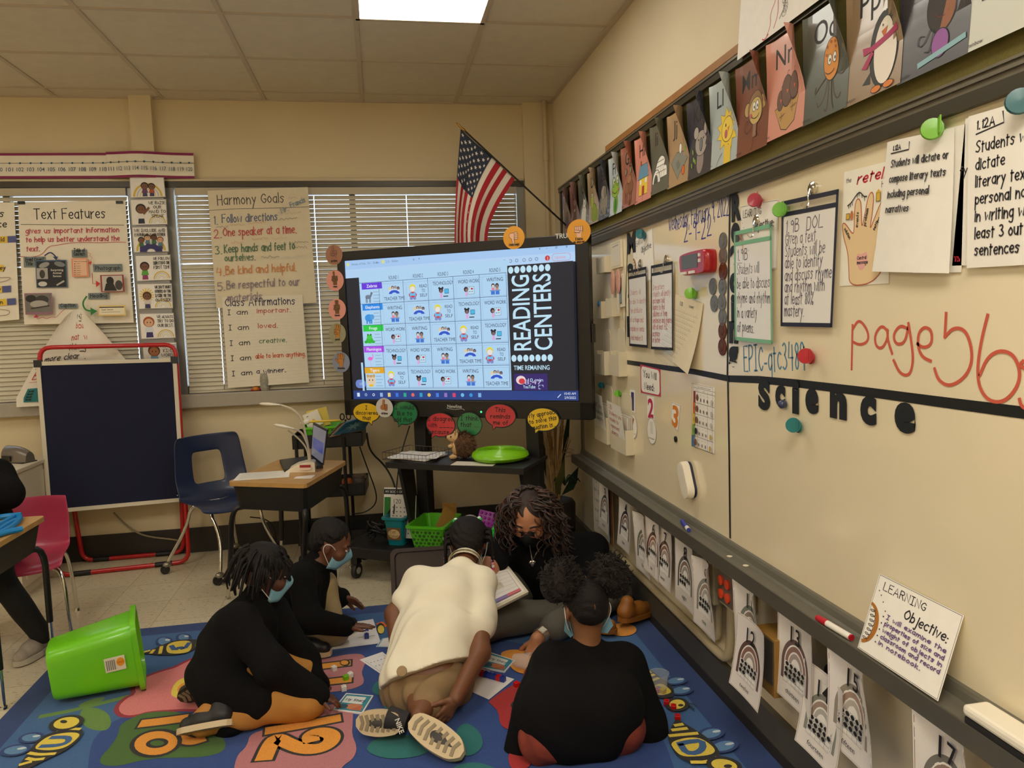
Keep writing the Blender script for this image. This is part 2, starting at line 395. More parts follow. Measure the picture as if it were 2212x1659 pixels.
# base boards and sill
struct(MB().use(DARKBASE).bx(XL, -.17, -.012, 0, 0, .168).build('baseboard_back'))
b = MB().use(GREYD).bx(.015, .04, YR, -.045, 0, .152); b.use(DARKBASE).bx(.012, .015, YR, -.045, 0, .05)
struct(b.build('baseboard_right'))
SILLM = mat('sill_stone', (168, 160, 146), .5, noise=.03)
struct(MB().use(SILLM).bx(XL, -.06, -.075, .1, .985, WZ0, .006).build('trim_3'))            # window sill
# windows: aluminium frame and panes
GLASS = mat('window_glass', (235, 242, 245), .02, trans=1)
for i, (x0, x1) in enumerate((W1, W2)):
    fr = MB().use(ALU)
    fr.bx(x0, x0+.05, -.012, .09, WZ0, WZ1).bx(x1-.05, x1, -.012, .09, WZ0, WZ1).bx(x0, x1, .02, .09, WZ1-.05, WZ1).bx(x0, x1, .02, .09, WZ0, WZ0+.05)
    n = 5 if i == 0 else 2
    for k in range(1, n): fr.bx(x0+(x1-x0)*k/n-.02, x0+(x1-x0)*k/n+.02, .03, .08, WZ0, WZ1)
    w_ = struct(fr.build('window_%d' % (i+1)))
    MB().use(GLASS).bx(x0, x1, .058, .062, WZ0, WZ1).build('pane', w_)
# ceiling lamps
LAMPM = mat('lamp_diffuser', (255, 250, 238), .5)
nt = LAMPM.node_tree; e_ = nt.nodes['Principled BSDF']; e_.inputs['Emission Color'].default_value = LAMP_COLOR
for i, (x, y, k) in enumerate(LAMPS):
    t = thing('ceiling_light', 'bright recessed ceiling light panel near the top of the photo' if i == 0 else 'recessed ceiling light panel out of the photo behind or beside the camera', 'light', (x, y-.61, ROOM_H), group=None if i == 0 else 'ceiling lights elsewhere in the room')
    f = MB().use(TEEM)
    f.bx(-.314, .314, -.61, -.59, -.016, 0).bx(-.314, .314, .59, .61, -.016, 0).bx(-.314, -.294, -.61, .61, -.016, 0).bx(.294, .314, -.61, .61, -.016, 0).build('frame', t)
    m = LAMPM.copy(); m.name = 'lamp_diffuser_lit'; m.node_tree.nodes['Principled BSDF'].inputs['Emission Strength'].default_value = LAMP_STRENGTH*k
    MB().use(m).bx(-.294, .294, -.59, .59, -.012, -.004).build('diffuser', t)
# blinds
SLAT = mat('blind_slat', (232, 224, 202), .45)
nt = SLAT.node_tree; tl = nt.nodes.new('ShaderNodeBsdfTranslucent'); tl.inputs['Color'].default_value = (.80, .76, .66, 1); ms = nt.nodes.new('ShaderNodeMixShader'); ms.inputs['Fac'].default_value = .22
nt.links.new(nt.nodes['Principled BSDF'].outputs['BSDF'], ms.inputs[1]); nt.links.new(tl.outputs['BSDF'], ms.inputs[2]); nt.links.new(ms.outputs['Shader'], nt.nodes['Material Output'].inputs['Surface'])
def blind(x0, x1, label):
    t = thing('venetian_blind', label, 'blind', ((x0+x1)/2, -.01, WZ0))
    hw = (x1-x0)/2; cords = [-hw+.22, -hw+.22+(2*hw-.44)*.36, -hw+.22+(2*hw-.44)*.70, hw-.22] if hw < 1.5 else [-hw+.3*i+.2 for i in range(1, int(hw/.16), 2)]
    MB().use(mat('blind_headrail', (188, 176, 150), .4)).bx(-hw, hw, -.02, .025, WZ1-.05-WZ0-.045, WZ1-.05-WZ0).build('headrail', t)
    s = MB().use(SLAT); n = 44; z0 = .035; z1 = WZ1-WZ0-.115; a = math.radians(59)
    edges = [-hw]+cords+[hw]
    for i in range(n):
        z = z0+(z1-z0)*i/(n-1); dz = .0170*math.sin(a); dy = .0170*math.cos(a)
        for j in range(len(edges)-1):
            xa = edges[j]+(.0028 if j else 0); xb = edges[j+1]-(.0028 if j < len(edges)-2 else 0); g = []
            for q in range(4):
                u = q/3*2-1; g.append([(xa, -u*dy-.0025*(1-u*u), z-u*dz-(.006 if i == 28 else 0)), (xb, -u*dy-.0025*(1-u*u), z-u*dz-(.006 if i == 28 else 0))])
            s.surf(g)
    s.build('slats', t)
    c = MB().use(cmat((222, 216, 200)))
    for x in cords: c.tube([(x, -.012, .01), (x, -.012, z1+.04)], .0009, 5)
    c.build('cord', t)
    MB().use(SLAT).bx(-hw, hw, -.012, .012, .004, .018).build('bottom_rail', t)
    return t
blind(W1[0]+.06, W1[1]-.055, 'cream venetian blind behind the hand-lettered reading charts at the left')
blind(W2[0]+.06, W2[1]-.055, 'cream venetian blind behind the screen and the flag')
# dark header strip over each window
for (x0, x1), lb in ((W1, 'dark metal blind track over the left window'), (W2, 'dark metal blind track over the middle window behind the flag')):
    tag(MB().use(mat('blind_track', (74, 68, 58), .4, metal=.3)).bx(x0, x1, -.03, .02, WZ1-.045, WZ1).use(mat('track_lip', (206, 190, 156), .4)).bx(x0, x1, -.034, -.03, WZ1-.008, WZ1+.006).build('blind_track'), lb, 'track')
# conduit in the corner
PIPEM = mat('painted_pipe', (206, 188, 150), .5)
p = MB().use(PIPEM).tube([(-.02, -.075, .9), (-.02, -.075, ROOM_H)], .016, 12)
p.tube([(-.02, -.075, 2.585), (-.02, -.075, 2.655)], .021, 12)
tag(p.build('conduit_pipe'), 'painted vertical pipe in the back corner by the right wall', 'pipe')
# ================================================================ tackboard and whiteboard on the right wall
BY0, BY1 = -.37, -5.4                              # far and near ends
CORKM = mat('olive_tackboard', (108, 98, 46), .95, noise=.12, nscale=300, bump=.3, bscale=600)
WBM = mat('whiteboard_face', (236, 222, 190), .12, noise=.015, nscale=3, coat=.3)
ALUM = mat('board_rail', (126, 120, 106), .32, metal=.55, noise=.04, nscale=20)
RAILD = mat('board_rail_dark', (70, 66, 54), .35, metal=.4)
t = thing('tackboard', 'long olive tackboard strip with dark metal frame holding the alphabet cards', 'board', (.02, (BY0+BY1)/2, 2.14))
def loc(b, t): # shift a world-space builder into the space of a thing without rotation
    o = t.location; b.v = [(x-o.x, y-o.y, z-o.z) for x, y, z in b.v]; return b
loc(MB().use(CORKM).bx(.005, .038, BY1, BY0, 1.968, 2.33), t).build('board', t)
f = MB().use(RAILD).bx(-.012, .04, BY1, BY0, 2.312, 2.348).bx(-.006, .04, BY0-.035, BY0, 1.968, 2.33)
f.use(ALUM).bx(-.016, .04, BY1, BY0, 2.336, 2.344)
loc(f, t).build('frame', t)
tag(MB().use(mat('wood_strip', (160, 110, 60), .5, noise=.12, nscale=9)).bx(-.012, .04, -2.9, -1.41, 2.350, 2.378).use(cmat((190, 160, 90))).build('wood_strip'), 'thin brown wooden strip screwed along the top of the olive tackboard', 'trim')
t = thing('whiteboard', 'long white dry-erase board with grey metal frame and tray on the right wall', 'whiteboard', (0, (BY0+BY1)/2, 1.3))
WBT = t
loc(MB().use(WBM).bx(0, .03, BY1, -.82, .675, 1.904), t).build('writing_panel', t)
f = MB().use(ALUM).bx(-.010, .04, BY1, -.80, 1.904, 1.966).bx(-.016, -.010, BY1, -.80, 1.945, 1.953).bx(-.016, -.010, BY1, -.80, 1.96, 1.966)
f.use(RAILD).bx(-.018, .0, BY1, -.80, 1.900, 1.93).use(ALUM).bx(-.012, .04, -.82, -.78, .64, 1.95)
loc(f, t).build('frame', t)
tr = MB().use(GREYP)
g = []
for (x, z) in ((.0, .676), (-.012, .676), (-.016, .668), (-.020, .650), (-.028, .645), (-.070, .643), (-.075, .643)): g.append([(x, BY1, z), (x, -.78, z)])
tr.surf(g, smooth=False); tr.use(GREYD).bx(-.078, -.072, BY1, -.78, .597, .646).use(GREYP).bx(-.075, .04, BY1, -.78, .635, .642)
loc(tr, t).build('marker_tray', t)
# black tape lines laid on the face
tp = MB().use(mat('black_tape', (24, 26, 28), .45))
def tape(b, pts, wd, x=-.0012):
    P = [at(*q, x=x) for q in pts]
    for a, c in zip(P[:-1], P[1:]):
        a, c = Vector(a), Vector(c); d = (c-a).normalized(); n = d.cross(Vector((-1, 0, 0)))*wd/2
        b.add([a+n, c+n, c-n, a-n], [(0, 1, 2, 3)])
tape(tp, [(1345, 781), (1400, 789), (1500, 803), (1575, 818)], .022)
tape(tp, [(1574, 818), (1640, 820), (1720, 828), (1860, 845), (2030, 868), (2230, 894)], .024)
tape(tp, [(1577, 418), (1573, 620), (1571, 815)], .012, -.0015); tape(tp, [(1572, 815), (1575, 980), (1577, 1163)], .012, -.0015)
tape(tp, [(1356, 505), (1352, 640), (1350, 781)], .008)
loc(tp, t).build('tape_line', t)
# marker writing on the board
WRS = []
def newart(): WRS.append(Art(4.6, 1.23))
newart(); BR_ = plane_map((-.0006, -.82, .675), (0, -1, 0), (0, 0, 1))
def uv(px, py): p = at(px, py, x=0); return (-.82-p[1], p[2]-.675)
def ink(text, p0, p1, h, rgb, wd=None, **k):
    a, c = uv(*p0), uv(*p1); WRS[-1].pen(text, a[0], a[1], h, rgb, wd, fit=math.hypot(c[0]-a[0], c[1]-a[1]), rot=math.degrees(math.atan2(c[1]-a[1], c[0]-a[0])), **k)
BLU = (58, 66, 160); RED = (206, 92, 70); TEA = (86, 136, 168)
ink('Wednesday, February 9, 2022', (1445, 500), (1575, 465), .066, BLU, .0042, wob=.5)
newart(); ink('2-9-22', (1478, 524), (1537, 508), .075, BLU, .005, wob=.5)
newart(); ink('EPIC-qtc3489', (1608, 802), (1738, 800), .085, TEA, .006, wob=.5)
newart()
def pxl(pts, wd, rgb, it=3): WRS[-1].line(smooth_path([uv(*q) for q in pts], it), wd, rgb)
for q in ([(1840, 798), (1842, 702)], [(1842, 712), (1856, 688), (1876, 715), (1876, 738), (1858, 746), (1842, 738)], [(1918, 715), (1905, 702), (1890, 722), (1892, 748), (1906, 754), (1918, 732), (1918, 714)], [(1917, 712), (1919, 738), (1928, 764)],
          [(1962, 710), (1945, 702), (1930, 722), (1935, 744), (1955, 742), (1963, 706)], [(1963, 698), (1970, 740), (1974, 780), (1966, 812), (1945, 808), (1931, 778)], [(1982, 742), (1996, 752), (2014, 744), (2014, 714), (1998, 705), (1984, 720), (1984, 752), (1994, 772), (2012, 780)],
          [(2045, 676), (2042, 728)], [(2042, 728), (2062, 706), (2090, 714), (2104, 770), (2090, 812), (2054, 836), (2028, 822), (2020, 796)],
          [(2135, 680), (2120, 740), (2112, 800), (2118, 842), (2140, 868), (2172, 868), (2200, 836), (2206, 800), (2190, 764), (2160, 756), (2134, 772), (2118, 810)], [(2212, 780), (2204, 788), (2220, 800)], [(2204, 862), (2208, 878), (2222, 884)]):
    pxl(q, .0075, RED)
for wr in WRS: wr.mesh('marker_writing', lambda u, v, n: BR_(u, v, n)-WBT.location, t)
# ================================================================ alphabet cards curling off the tackboard
W_, B_ = (244, 240, 230), (30, 28, 28)
def lam(rgb): return cmat(rgb, .3, 'laminated', coat=.6)
def eyes(a, x, y, r, d=.0):
    for s in (-1, 1):
        a.oval(x+s*d, y, r, r*1.5, W_, B_, .0016); a.oval(x+s*d+r*.2, y-r*.2, r*.35, r*.5, B_)
def d_alligator(a): a.oval(.10, .10, .05, .035, (70, 110, 120), B_); a.poly([(.06, .05), (.15, .05), (.14, .13), (.08, .12)], (110, 80, 80)); a.oval(.11, .13, .03, .022, (120, 90, 84), B_)
def d_bear(a): a.oval(.10, .07, .045, .05, (92, 62, 54), B_); a.oval(.10, .13, .038, .034, (104, 72, 60), B_); [a.oval(.10+s*.03, .16, .012, .012, (104, 72, 60), B_) for s in (-1, 1)]; eyes(a, .10, .135, .006, .012)
def d_cat(a): a.poly([(.05, .02), (.15, .02), (.155, .10), (.13, .13), (.14, .17), (.115, .155), (.09, .175), (.085, .13), (.055, .09)], W_); a.oval(.115, .14, .03, .024, W_, B_); eyes(a, .115, .142, .005, .01)
def d_dinosaur(a): a.oval(.12, .06, .05, .05, (150, 170, 70), B_); a.oval(.08, .13, .028, .045, (176, 190, 80), B_); a.poly([(.13, .01), (.2, .01), (.19, .06), (.15, .1)], (140, 165, 66)); eyes(a, .078, .16, .007, .008)
def d_elephant(a): a.oval(.11, .08, .06, .06, (150, 144, 130), B_); a.oval(.09, .14, .04, .036, (166, 160, 146), B_); a.line(smooth_path([(.07, .12), (.045, .08), (.05, .05), (.03, .04)], 2), .014, (150, 144, 130)); a.oval(.12, .14, .022, .03, (134, 128, 118), B_); [a.rect(x, .02, x+.025, .06, (130, 124, 112)) for x in (.075, .125)]
def d_frog(a):
    a.oval(.105, .05, .035, .05, (120, 170, 60), B_); a.oval(.105, .045, .018, .035, (60, 130, 50)); a.oval(.10, .125, .062, .04, (146, 186, 66), B_)
    for s in (-1, 1): a.oval(.10+s*.03, .165, .02, .026, (146, 186, 66), B_); a.oval(.102+s*.028, .168, .012, .018, W_, B_); a.oval(.105+s*.026, .164, .004, .006, B_)
    a.line(ell(.10, .125, .042, .02, 200, 340, 12), .0025, B_); a.oval(.052, .12, .008, .006, (226, 120, 110)); a.oval(.148, .12, .008, .006, (226, 120, 110))
def d_giraffe(a): a.oval(.075, .085, .03, .03, (150, 100, 70), B_); a.oval(.13, .09, .035, .035, (140, 92, 66), B_); a.oval(.11, .13, .03, .02, (170, 118, 84), B_); [a.line([(x, .0+.02), (x, .07)], .006, (116, 78, 60)) for x in (.06, .085, .12, .145)]; [a.oval(x, .17, .012, .016, (150, 140, 120), B_) for x in (.06, .13)]; a.oval(.12, .02, .015, .014, (120, 80, 60))
def d_house(a):
    a.poly([(.05, .03), (.16, .03), (.16, .11), (.05, .11)], (236, 204, 70)); a.box(.05, .03, .16, .11, .002, B_); a.poly([(.03, .105), (.18, .105), (.15, .165), (.06, .165)], (104, 150, 176)); a.line([(.03, .105), (.18, .105), (.15, .165), (.06, .165)], .002, B_, closed=True)
    a.rect(.09, .03, .12, .07, (176, 60, 60)); [a.rect(x, .08, x+.022, .1, W_) for x in (.06, .128)]; a.rect(.065, .165, .08, .185, (150, 90, 60)); a.line(smooth_path([(.105, .03), (.10, .015), (.11, .0)], 2), .002, B_)
def d_igloo(a):
    a.poly(ell(.12, .06, .07, .09, 0, 180), W_); a.line(ell(.12, .06, .07, .09, 0, 180), .0025, B_); a.poly(ell(.07, .045, .045, .055, 0, 180), W_); a.line(ell(.07, .045, .045, .055, 0, 180), .0025, B_); a.poly(ell(.065, .045, .024, .035, 0, 180), (84, 86, 78))
    for h in (.085, .11, .13): a.line([(.06+(h-.06)*.2, h), (.185-(h-.06)*.35, h)], .0016, B_)
    for x in (.1, .13, .16): a.line([(x, .062), (x, .085)], .0014, B_); a.line([(x-.01, .085), (x-.01, .11)], .0014, B_)
def d_jet(a): a.poly([(.03, .10), (.09, .13), (.18, .12), (.20, .09), (.12, .04), (.11, .0+.02)], (140, 140, 128)); a.line([(.03, .10), (.09, .13), (.18, .12), (.20, .09), (.12, .04), (.11, .02)], .002, B_, closed=True); a.oval(.125, .14, .012, .02, W_, B_); a.oval(.16, .05, .014, .018, (226, 110, 50), B_); a.poly([(.1, .06), (.13, .075), (.11, .1), (.085, .09)], (122, 122, 112)); a.oval(.18, .13, .01, .012, (140, 170, 70))
def d_koala(a): a.oval(.115, .06, .03, .05, (150, 136, 130)); a.oval(.12, .12, .052, .046, (170, 160, 150), B_); [a.oval(x, .165, .022, .022, (178, 166, 156), B_) for x in (.075, .165)]; a.oval(.12, .115, .012, .024, (120, 124, 128), B_); [a.oval(x, y, .005, .011, (140, 176, 70), rot=20) for x, y in ((.05, .10), (.06, .07), (.045, .05), (.075, .06))]; [a.oval(.12+s*.022, .135, .003, .004, B_) for s in (-1, 1)]
def d_lion(a):
    P = [(.135+(.055 if i % 2 else .082)*math.cos(i*math.pi/11), .115+(.055 if i % 2 else .082)*math.sin(i*math.pi/11)*.95) for i in range(22)]
    a.poly(P, (240, 206, 60)); a.line(P, .0018, B_, closed=True); a.oval(.135, .115, .044, .042, (244, 212, 84), B_); a.rect(.115, .0, .165, .06, (236, 200, 66)); a.oval(.125, .10, .01, .014, (206, 96, 110), B_, .001); a.poly([(.135, .118), (.15, .125), (.142, .105)], (226, 140, 60)); a.oval(.122, .13, .003, .006, B_); a.line(smooth_path([(.06, .0), (.075, .025), (.10, .04)], 2), .002, B_)
def d_monkey(a):
    [a.oval(x, .14, .02, .022, (196, 160, 96), B_) for x in (.075, .185)]; a.oval(.13, .135, .05, .052, (150, 112, 70), B_); a.oval(.13, .125, .042, .042, (206, 176, 104), B_); eyes(a, .13, .14, .010, .011); a.line(ell(.13, .118, .025, .016, 200, 340, 10), .002, B_); a.oval(.10, .115, .008, .007, (206, 96, 110)); a.rect(.118, .045, .14, .085, (150, 112, 90))
    a.line(smooth_path([(.115, .08), (.08, .06), (.06, .08), (.075, .105), (.09, .1), (.08, .09)], 2), .0018, B_); a.line([(.125, .045), (.12, .01), (.112, .008)], .0018, B_); a.line([(.14, .06), (.16, .04), (.165, .07)], .0018, B_)
def d_nest(a):
    a.poly([(.05, .085), (.18, .105), (.16, .03), (.12, .012), (.09, .02)], (196, 152, 84)); a.line([(.05, .085), (.18, .105), (.16, .03), (.12, .012), (.09, .02)], .0025, B_, closed=True)
    for x, y, r in ((.08, .105, .018), (.115, .125, .028), (.155, .13, .024)): a.oval(x, y, r, r*1.6, (112, 78, 62), B_); a.line(smooth_path([(x, y+r*1.6), (x+.004, y+r*1.6+.012), (x+.012, y+r*1.6+.01)], 2), .0016, B_); a.poly([(x-.002, y+.004), (x+.01, y+.002), (x+.004, y-.009)], (222, 110, 60))
    for x, y in ((.08, .055), (.14, .07), (.13, .09)): a.line([(x, y), (x+.03, y+.006)], .0016, B_); a.line([(x+.01, y-.012), (x+.012, y+.012)], .0016, B_)
def d_octopus(a):
    for s, q in ((1, [(.12, .1), (.11, .05), (.08, .03), (.075, .045)]), (1, [(.125, .1), (.125, .04), (.12, .01), (.11, .02)]), (1, [(.14, .1), (.15, .05), (.17, .03), (.18, .045)]), (1, [(.15, .11), (.18, .09), (.2, .1)]), (1, [(.115, .105), (.08, .085), (.06, .07), (.065, .09)]), (1, [(.135, .1), (.14, .04), (.15, .015)])): a.line(smooth_path(q, 2), .004, (84, 62, 50))
    a.oval(.135, .145, .036, .055, (224, 144, 46), B_); eyes(a, .138, .145, .009, .012); a.line(ell(.13, .12, .02, .012, 200, 340, 10), .002, B_)
    for x, y in ((.115, .18), (.13, .19), (.15, .185), (.112, .16), (.155, .17)): a.oval(x, y, .0035, .004, (176, 96, 30))
def d_penguin(a):
    a.oval(.145, .10, .052, .088, (52, 54, 52), B_); a.poly([(.10, .06), (.07, .035), (.10, .03)], (52, 54, 52)); a.oval(.15, .095, .042, .078, (240, 230, 216), B_); a.poly([(.135, .142), (.158, .148), (.147, .122)], (216, 110, 50)); a.line([(.135, .142), (.158, .148), (.147, .122)], .0015, B_, closed=True)
    a.poly([(.10, .105), (.20, .125), (.20, .14), (.10, .12)], (176, 48, 96)); a.poly([(.105, .118), (.065, .125), (.07, .105), (.1, .108)], (176, 48, 96)); a.poly([(.1, .11), (.065, .075), (.085, .07), (.108, .1)], (176, 48, 96)); [a.oval(x, .012, .018, .008, (222, 128, 50), B_, .0015) for x in (.125, .17)]; a.oval(.14, .155, .002, .003, B_)
def d_queen(a):
    a.oval(.13, .13, .045, .058, (46, 36, 30), B_); a.poly(ell(.132, .125, .038, .05, -100, 60), (150, 96, 66)); a.line(ell(.132, .12, .02, .016, 200, 330, 10), .002, (100, 30, 30)); a.poly([(.105, .185), (.11, .22), (.125, .2), (.14, .225), (.15, .2), (.165, .215), (.165, .182)], (232, 190, 60))
    a.oval(.13, .05, .025, .03, (150, 90, 160), B_); a.line([(.07, .022), (.20, .04)], .012, (140, 180, 190)); [a.line(smooth_path(q, 2), .0022, B_) for q in ([(.10, .09), (.08, .06), (.06, .065), (.065, .085), (.08, .08)], [(.11, .085), (.1, .04), (.085, .045)], [(.17, .15), (.19, .15), (.19, .17)])]
def d_rainbow(a):
    for i, c in enumerate(((196, 44, 50), (226, 120, 44), (236, 206, 56), (110, 170, 70), (70, 120, 180))): r = .12-.018*i; a.poly(ell(.16, .09, r, r*1.3, 90, 180, 14)+ell(.16, .09, r-.018, (r-.018)*1.3, 180, 90, 14), c)
    a.line(ell(.16, .09, .12, .156, 90, 180, 14)+[(.09, .09)], .0025, B_)
DECK = [('Aa', (122, 92, 86), 'alligator', d_alligator, 'a dark animal'), ('Bb', (150, 108, 100), 'bear', d_bear, 'a brown bear'), ('Cc', (104, 106, 96), 'cat', d_cat, 'a white cat'), ('Dd', (186, 160, 128), 'dinosaur', d_dinosaur, 'a green dinosaur'), ('Ee', (60, 62, 74), 'elephant', d_elephant, 'a grey elephant'), ('Ff', (198, 210, 214), 'frog', d_frog, 'a green frog'),
        ('Gg', (164, 104, 84), 'giraffe', d_giraffe, 'a brown animal'), ('Hh', (226, 150, 134), 'house', d_house, 'a yellow house'), ('Ii', (104, 106, 92), 'igloo', d_igloo, 'a white igloo'), ('Jj', (184, 152, 116), 'jet', d_jet, 'a grey jet'), ('Kk', (62, 64, 76), 'koala', d_koala, 'a grey koala'), ('Ll', (190, 202, 204), 'lion', d_lion, 'a yellow lion'), ('Mm', (136, 84, 66), 'monkey', d_monkey, 'a monkey'),
        ('Nn', (228, 160, 142), 'nest', d_nest, 'three birds in a nest'), ('Oo', (88, 94, 84), 'octopus', d_octopus, 'an orange octopus'), ('Pp', (152, 126, 96), 'penguin', d_penguin, 'a penguin in a pink scarf'), ('Qq', (62, 60, 66), 'queen', d_queen, 'a crowned queen'), ('Rr', (204, 204, 192), 'rainbow', d_rainbow, 'a rainbow')]
CW, CH = .212, .292
for i, (l2, bgc, word, dr, what) in enumerate(DECK):
    a = Art(CW, CH, .00015); a.back_mat = lam(bgc)
    a.type(l2, .048 if l2 not in ('Mm',) else .032, .203, .062, B_, .004 if True else 0, fit=None)
    dr(a); a.type(word, .012, .008, .0085, (50, 46, 44))
    y0 = -1.06-(i-3)*.1995; kk = .92+.16*rnd.random(); hang = rnd.uniform(.006, .016)
    def cm(u, v, n, y0=y0, kk=kk):
        t = max(0, v/CH); u0, u1 = .18*CW, .62*CW; s = u-u1 if u > u1 else min(0, u-u0); k = (.3+34*max(0, t-.35)**1.1*kk)*(1 if s > 0 else .6); th = k*s
        lx = math.sin(th)/k+(u1-u0 if s > 0 else max(0, u-u0) if u < u1 else u1-u0); ln = (1-math.cos(th))/k
        return (-(.004+ln+.012*(1-min(t, 1))**2+n*math.cos(th)), y0-u0-lx+n*math.sin(th), 2.002+hang+v)
    o = a.mesh('alphabet_card', cm, None, True, 9, 11, .0005)
    tag(o, 'curled alphabet card %s with %s, on the tackboard' % (l2, what), 'card', 'alphabet cards along the tackboard')

# ================================================================ number cards curling under the marker tray
NW, NH = .198, .282
NUM = {3: ('three', (96, 92, 84), -1.31, .05), 4: ('four', (60, 52, 48), -1.66, .075), 5: ('five', (110, 116, 100), -1.90, .015), 6: ('six', (110, 66, 54), -2.04, .06), 7: ('seven', (110, 82, 74), -2.18, .07), 8: ('eight', (96, 96, 90), -2.39, .03),
       9: ('nine', (140, 142, 132), -2.585, .045), 11: ('eleven', (126, 132, 120), -2.925, .03), 12: ('twelve', (98, 72, 68), -3.02, .115), 13: ('thirteen', (110, 88, 86), -3.20, .05), 14: ('fourteen', (140, 140, 130), -3.345, .12), 15: ('fifteen', (150, 140, 126), -3.475, .07), 17: ('seventeen', (120, 116, 108), -3.80, .03)}
NZ = {12: .52, 14: .50, 5: .57, 9: .57}
def mix(a, b, t): return tuple(x*(1-t)+y*t for x, y in zip(a, b))
for nnum, (word, c, y0, fl) in NUM.items():
    a = Art(NW, NH, .00015); a.back_mat = lam((238, 230, 222)); a.box(.004, .004, NW-.004, NH-.004, .002, mix(c, (200, 120, 110), .35))
    cx = NW/2; R0 = .075
    for j, (cc, r) in enumerate(((c, R0), ((240, 234, 226), R0*.82), (mix(c, (190, 140, 120), .45), R0*.76), ((240, 234, 226), R0*.58), (mix(c, (220, 210, 200), .55), R0*.52), ((240, 234, 226), R0*.34))):
        a.poly(ell(cx, .125, r, r*1.2, 0, 180)+[(cx-r, .068), (cx+r, .068)], cc)
    a.rect(cx-.056, .066, cx+.056, .132, (240, 236, 230))
    for r_ in range(2 if nnum <= 10 else 4):
        rows = 2 if nnum <= 10 else 4; hh = (.066 if rows == 4 else .044)/rows; 
        for q in range(5):
            x = cx-.056+.0224*q; y = .132-hh*(r_+1); a.box(x, y, x+.0224, y+hh, .0009, B_)
            if r_*5+q < nnum: a.oval(x+.0112, y+hh/2, .0088, hh*.42, B_, n=14)
    a.type(str(nnum), cx, .205, .052, B_, .008, center=True); a.type(word, cx, .032, .017, B_, .002, center=True)
    zt = NZ.get(nnum, .596)
    def nm(u, v, n, y0=y0, fl=fl, zt=zt, nnum=nnum):
        t = max(0, 1-v/NH); s = u-.40*NW; k = .8+(6.5 if nnum in (5, 9, 15, 17, 11) else 1.8)*max(0, 1-t)**1.3; th = k*s; lx = math.sin(th)/k; ln = (1-math.cos(th))/k
        return (-.052-(.045 if nnum == 12 else 0)-ln-.30*fl*t**1.6-n, y0-.40*NW-lx, zt-NH*t*(1-.12*fl/.1*t))
    o = a.mesh('number_card', nm, None, True, 8, 10, .0005)
    tag(o, 'curled rainbow number card %d with ten-frame dots, hanging below the marker tray' % nnum, 'card', 'number cards under the marker tray')
# ================================================================ sheets, sleeves, letters and magnets on the whiteboard
WP = (245, 240, 230); MK = (50, 46, 50)
def lines(a, txt, x, y, h, dy, rgb, wd=None, fitw=None, **k):
    m = max(strokes(s, h)[1] for s in txt); q = min(1.25, fitw/m) if fitw else 1
    for i, s in enumerate(txt): a.pen(s, x, y-dy*i, h, rgb, wd, fit=strokes(s, h)[1]*q, **k)
def scrawl(a, x0, x1, y, h, rgb, seed=0, wd=.0012):
    r = random.Random(seed); x = x0; pts = []
    while x < x1: pts.append((x, y+r.uniform(0, h))); x += h*r.uniform(.25, .55)
    if len(pts) > 2: a.line(pts, wd, rgb)
def learn(sx=1.0, obj=None):
    def d(a, W, H):
        a.box(W*.012, H*.012, W*.988, H*.988, W*.006, MK)
        a.pen('LEARNING', W*.10, H*.83, H*.10, MK, W*.010, fit=W*.52, wob=.1, slant=0); a.pen('Objective:', W*.42, H*.63, H*.12, MK, W*.014, fit=W*.50, slant=.15)
        for i in range(6): a.oval(W*(.06+.035*i+.004*i*i), H*(.80-.022*i*i*.55-.03*i), W*.007, W*.007, MK, n=10)
        a.poly(ell(0, H*.36, W*.17, H*.27, -80, 85)+ell(0, H*.36, W*.12, H*.23, 85, -80), (176, 112, 40))
        q = []
        for i in range(90): t = i/89; q.append((W*(.055+.035*math.cos(t*44)+.03*math.sin(math.pi*t)), H*(.14+.42*t+.025*math.sin(t*44))))
        a.line(q, W*.006, MK)
        if obj:
            for i, s in enumerate(obj):
                a.pen(s, W*(.24), H*(.52-.083*i), H*.055, (104, 74, 130), W*.009, fit=W*min(.70, .043*len(s)), wob=.5); a.oval(W*.20, H*(.53-.083*i), W*.008, W*.008, MK, n=10)
    return d
def RWs(name, label, cat, px, draw, **k): return sheet(name, label, cat, px, RW, draw, **k)
# drawing taped above the tackboard
def unicorn(a, W, H):
    for q, c in (([(.38, .02), (.42, .10), (.40, .20), (.46, .30), (.44, .42), (.52, .50)], (206, 84, 110)), ([(.46, .05), (.50, .15), (.48, .3)], (206, 84, 110)), ([(.52, .10), (.58, .2), (.54, .34), (.6, .4)], (120, 110, 110)), ([(.34, .36), (.40, .40), (.36, .48), (.30, .42), (.34, .36)], (60, 60, 150)), ([(.33, .02), (.36, .0), (.4, .03)], (206, 60, 90))):
        a.line(smooth_path([(x*W, y*H) for x, y in q], 3), .004, c)
    for i in range(9): a.line(ell(W*(.57+.012*math.sin(i)), H*(.12+.03*i), .012, .010, n=10), .0016, (90, 84, 84), closed=True)
RWs('drawing_paper', 'white paper with a pink and purple drawing taped above the tackboard', 'drawing', [(1624, -150), (1838, -240), (1800, -10), (1606, 131)], unicorn, lift=.022, paper=(250, 246, 240))
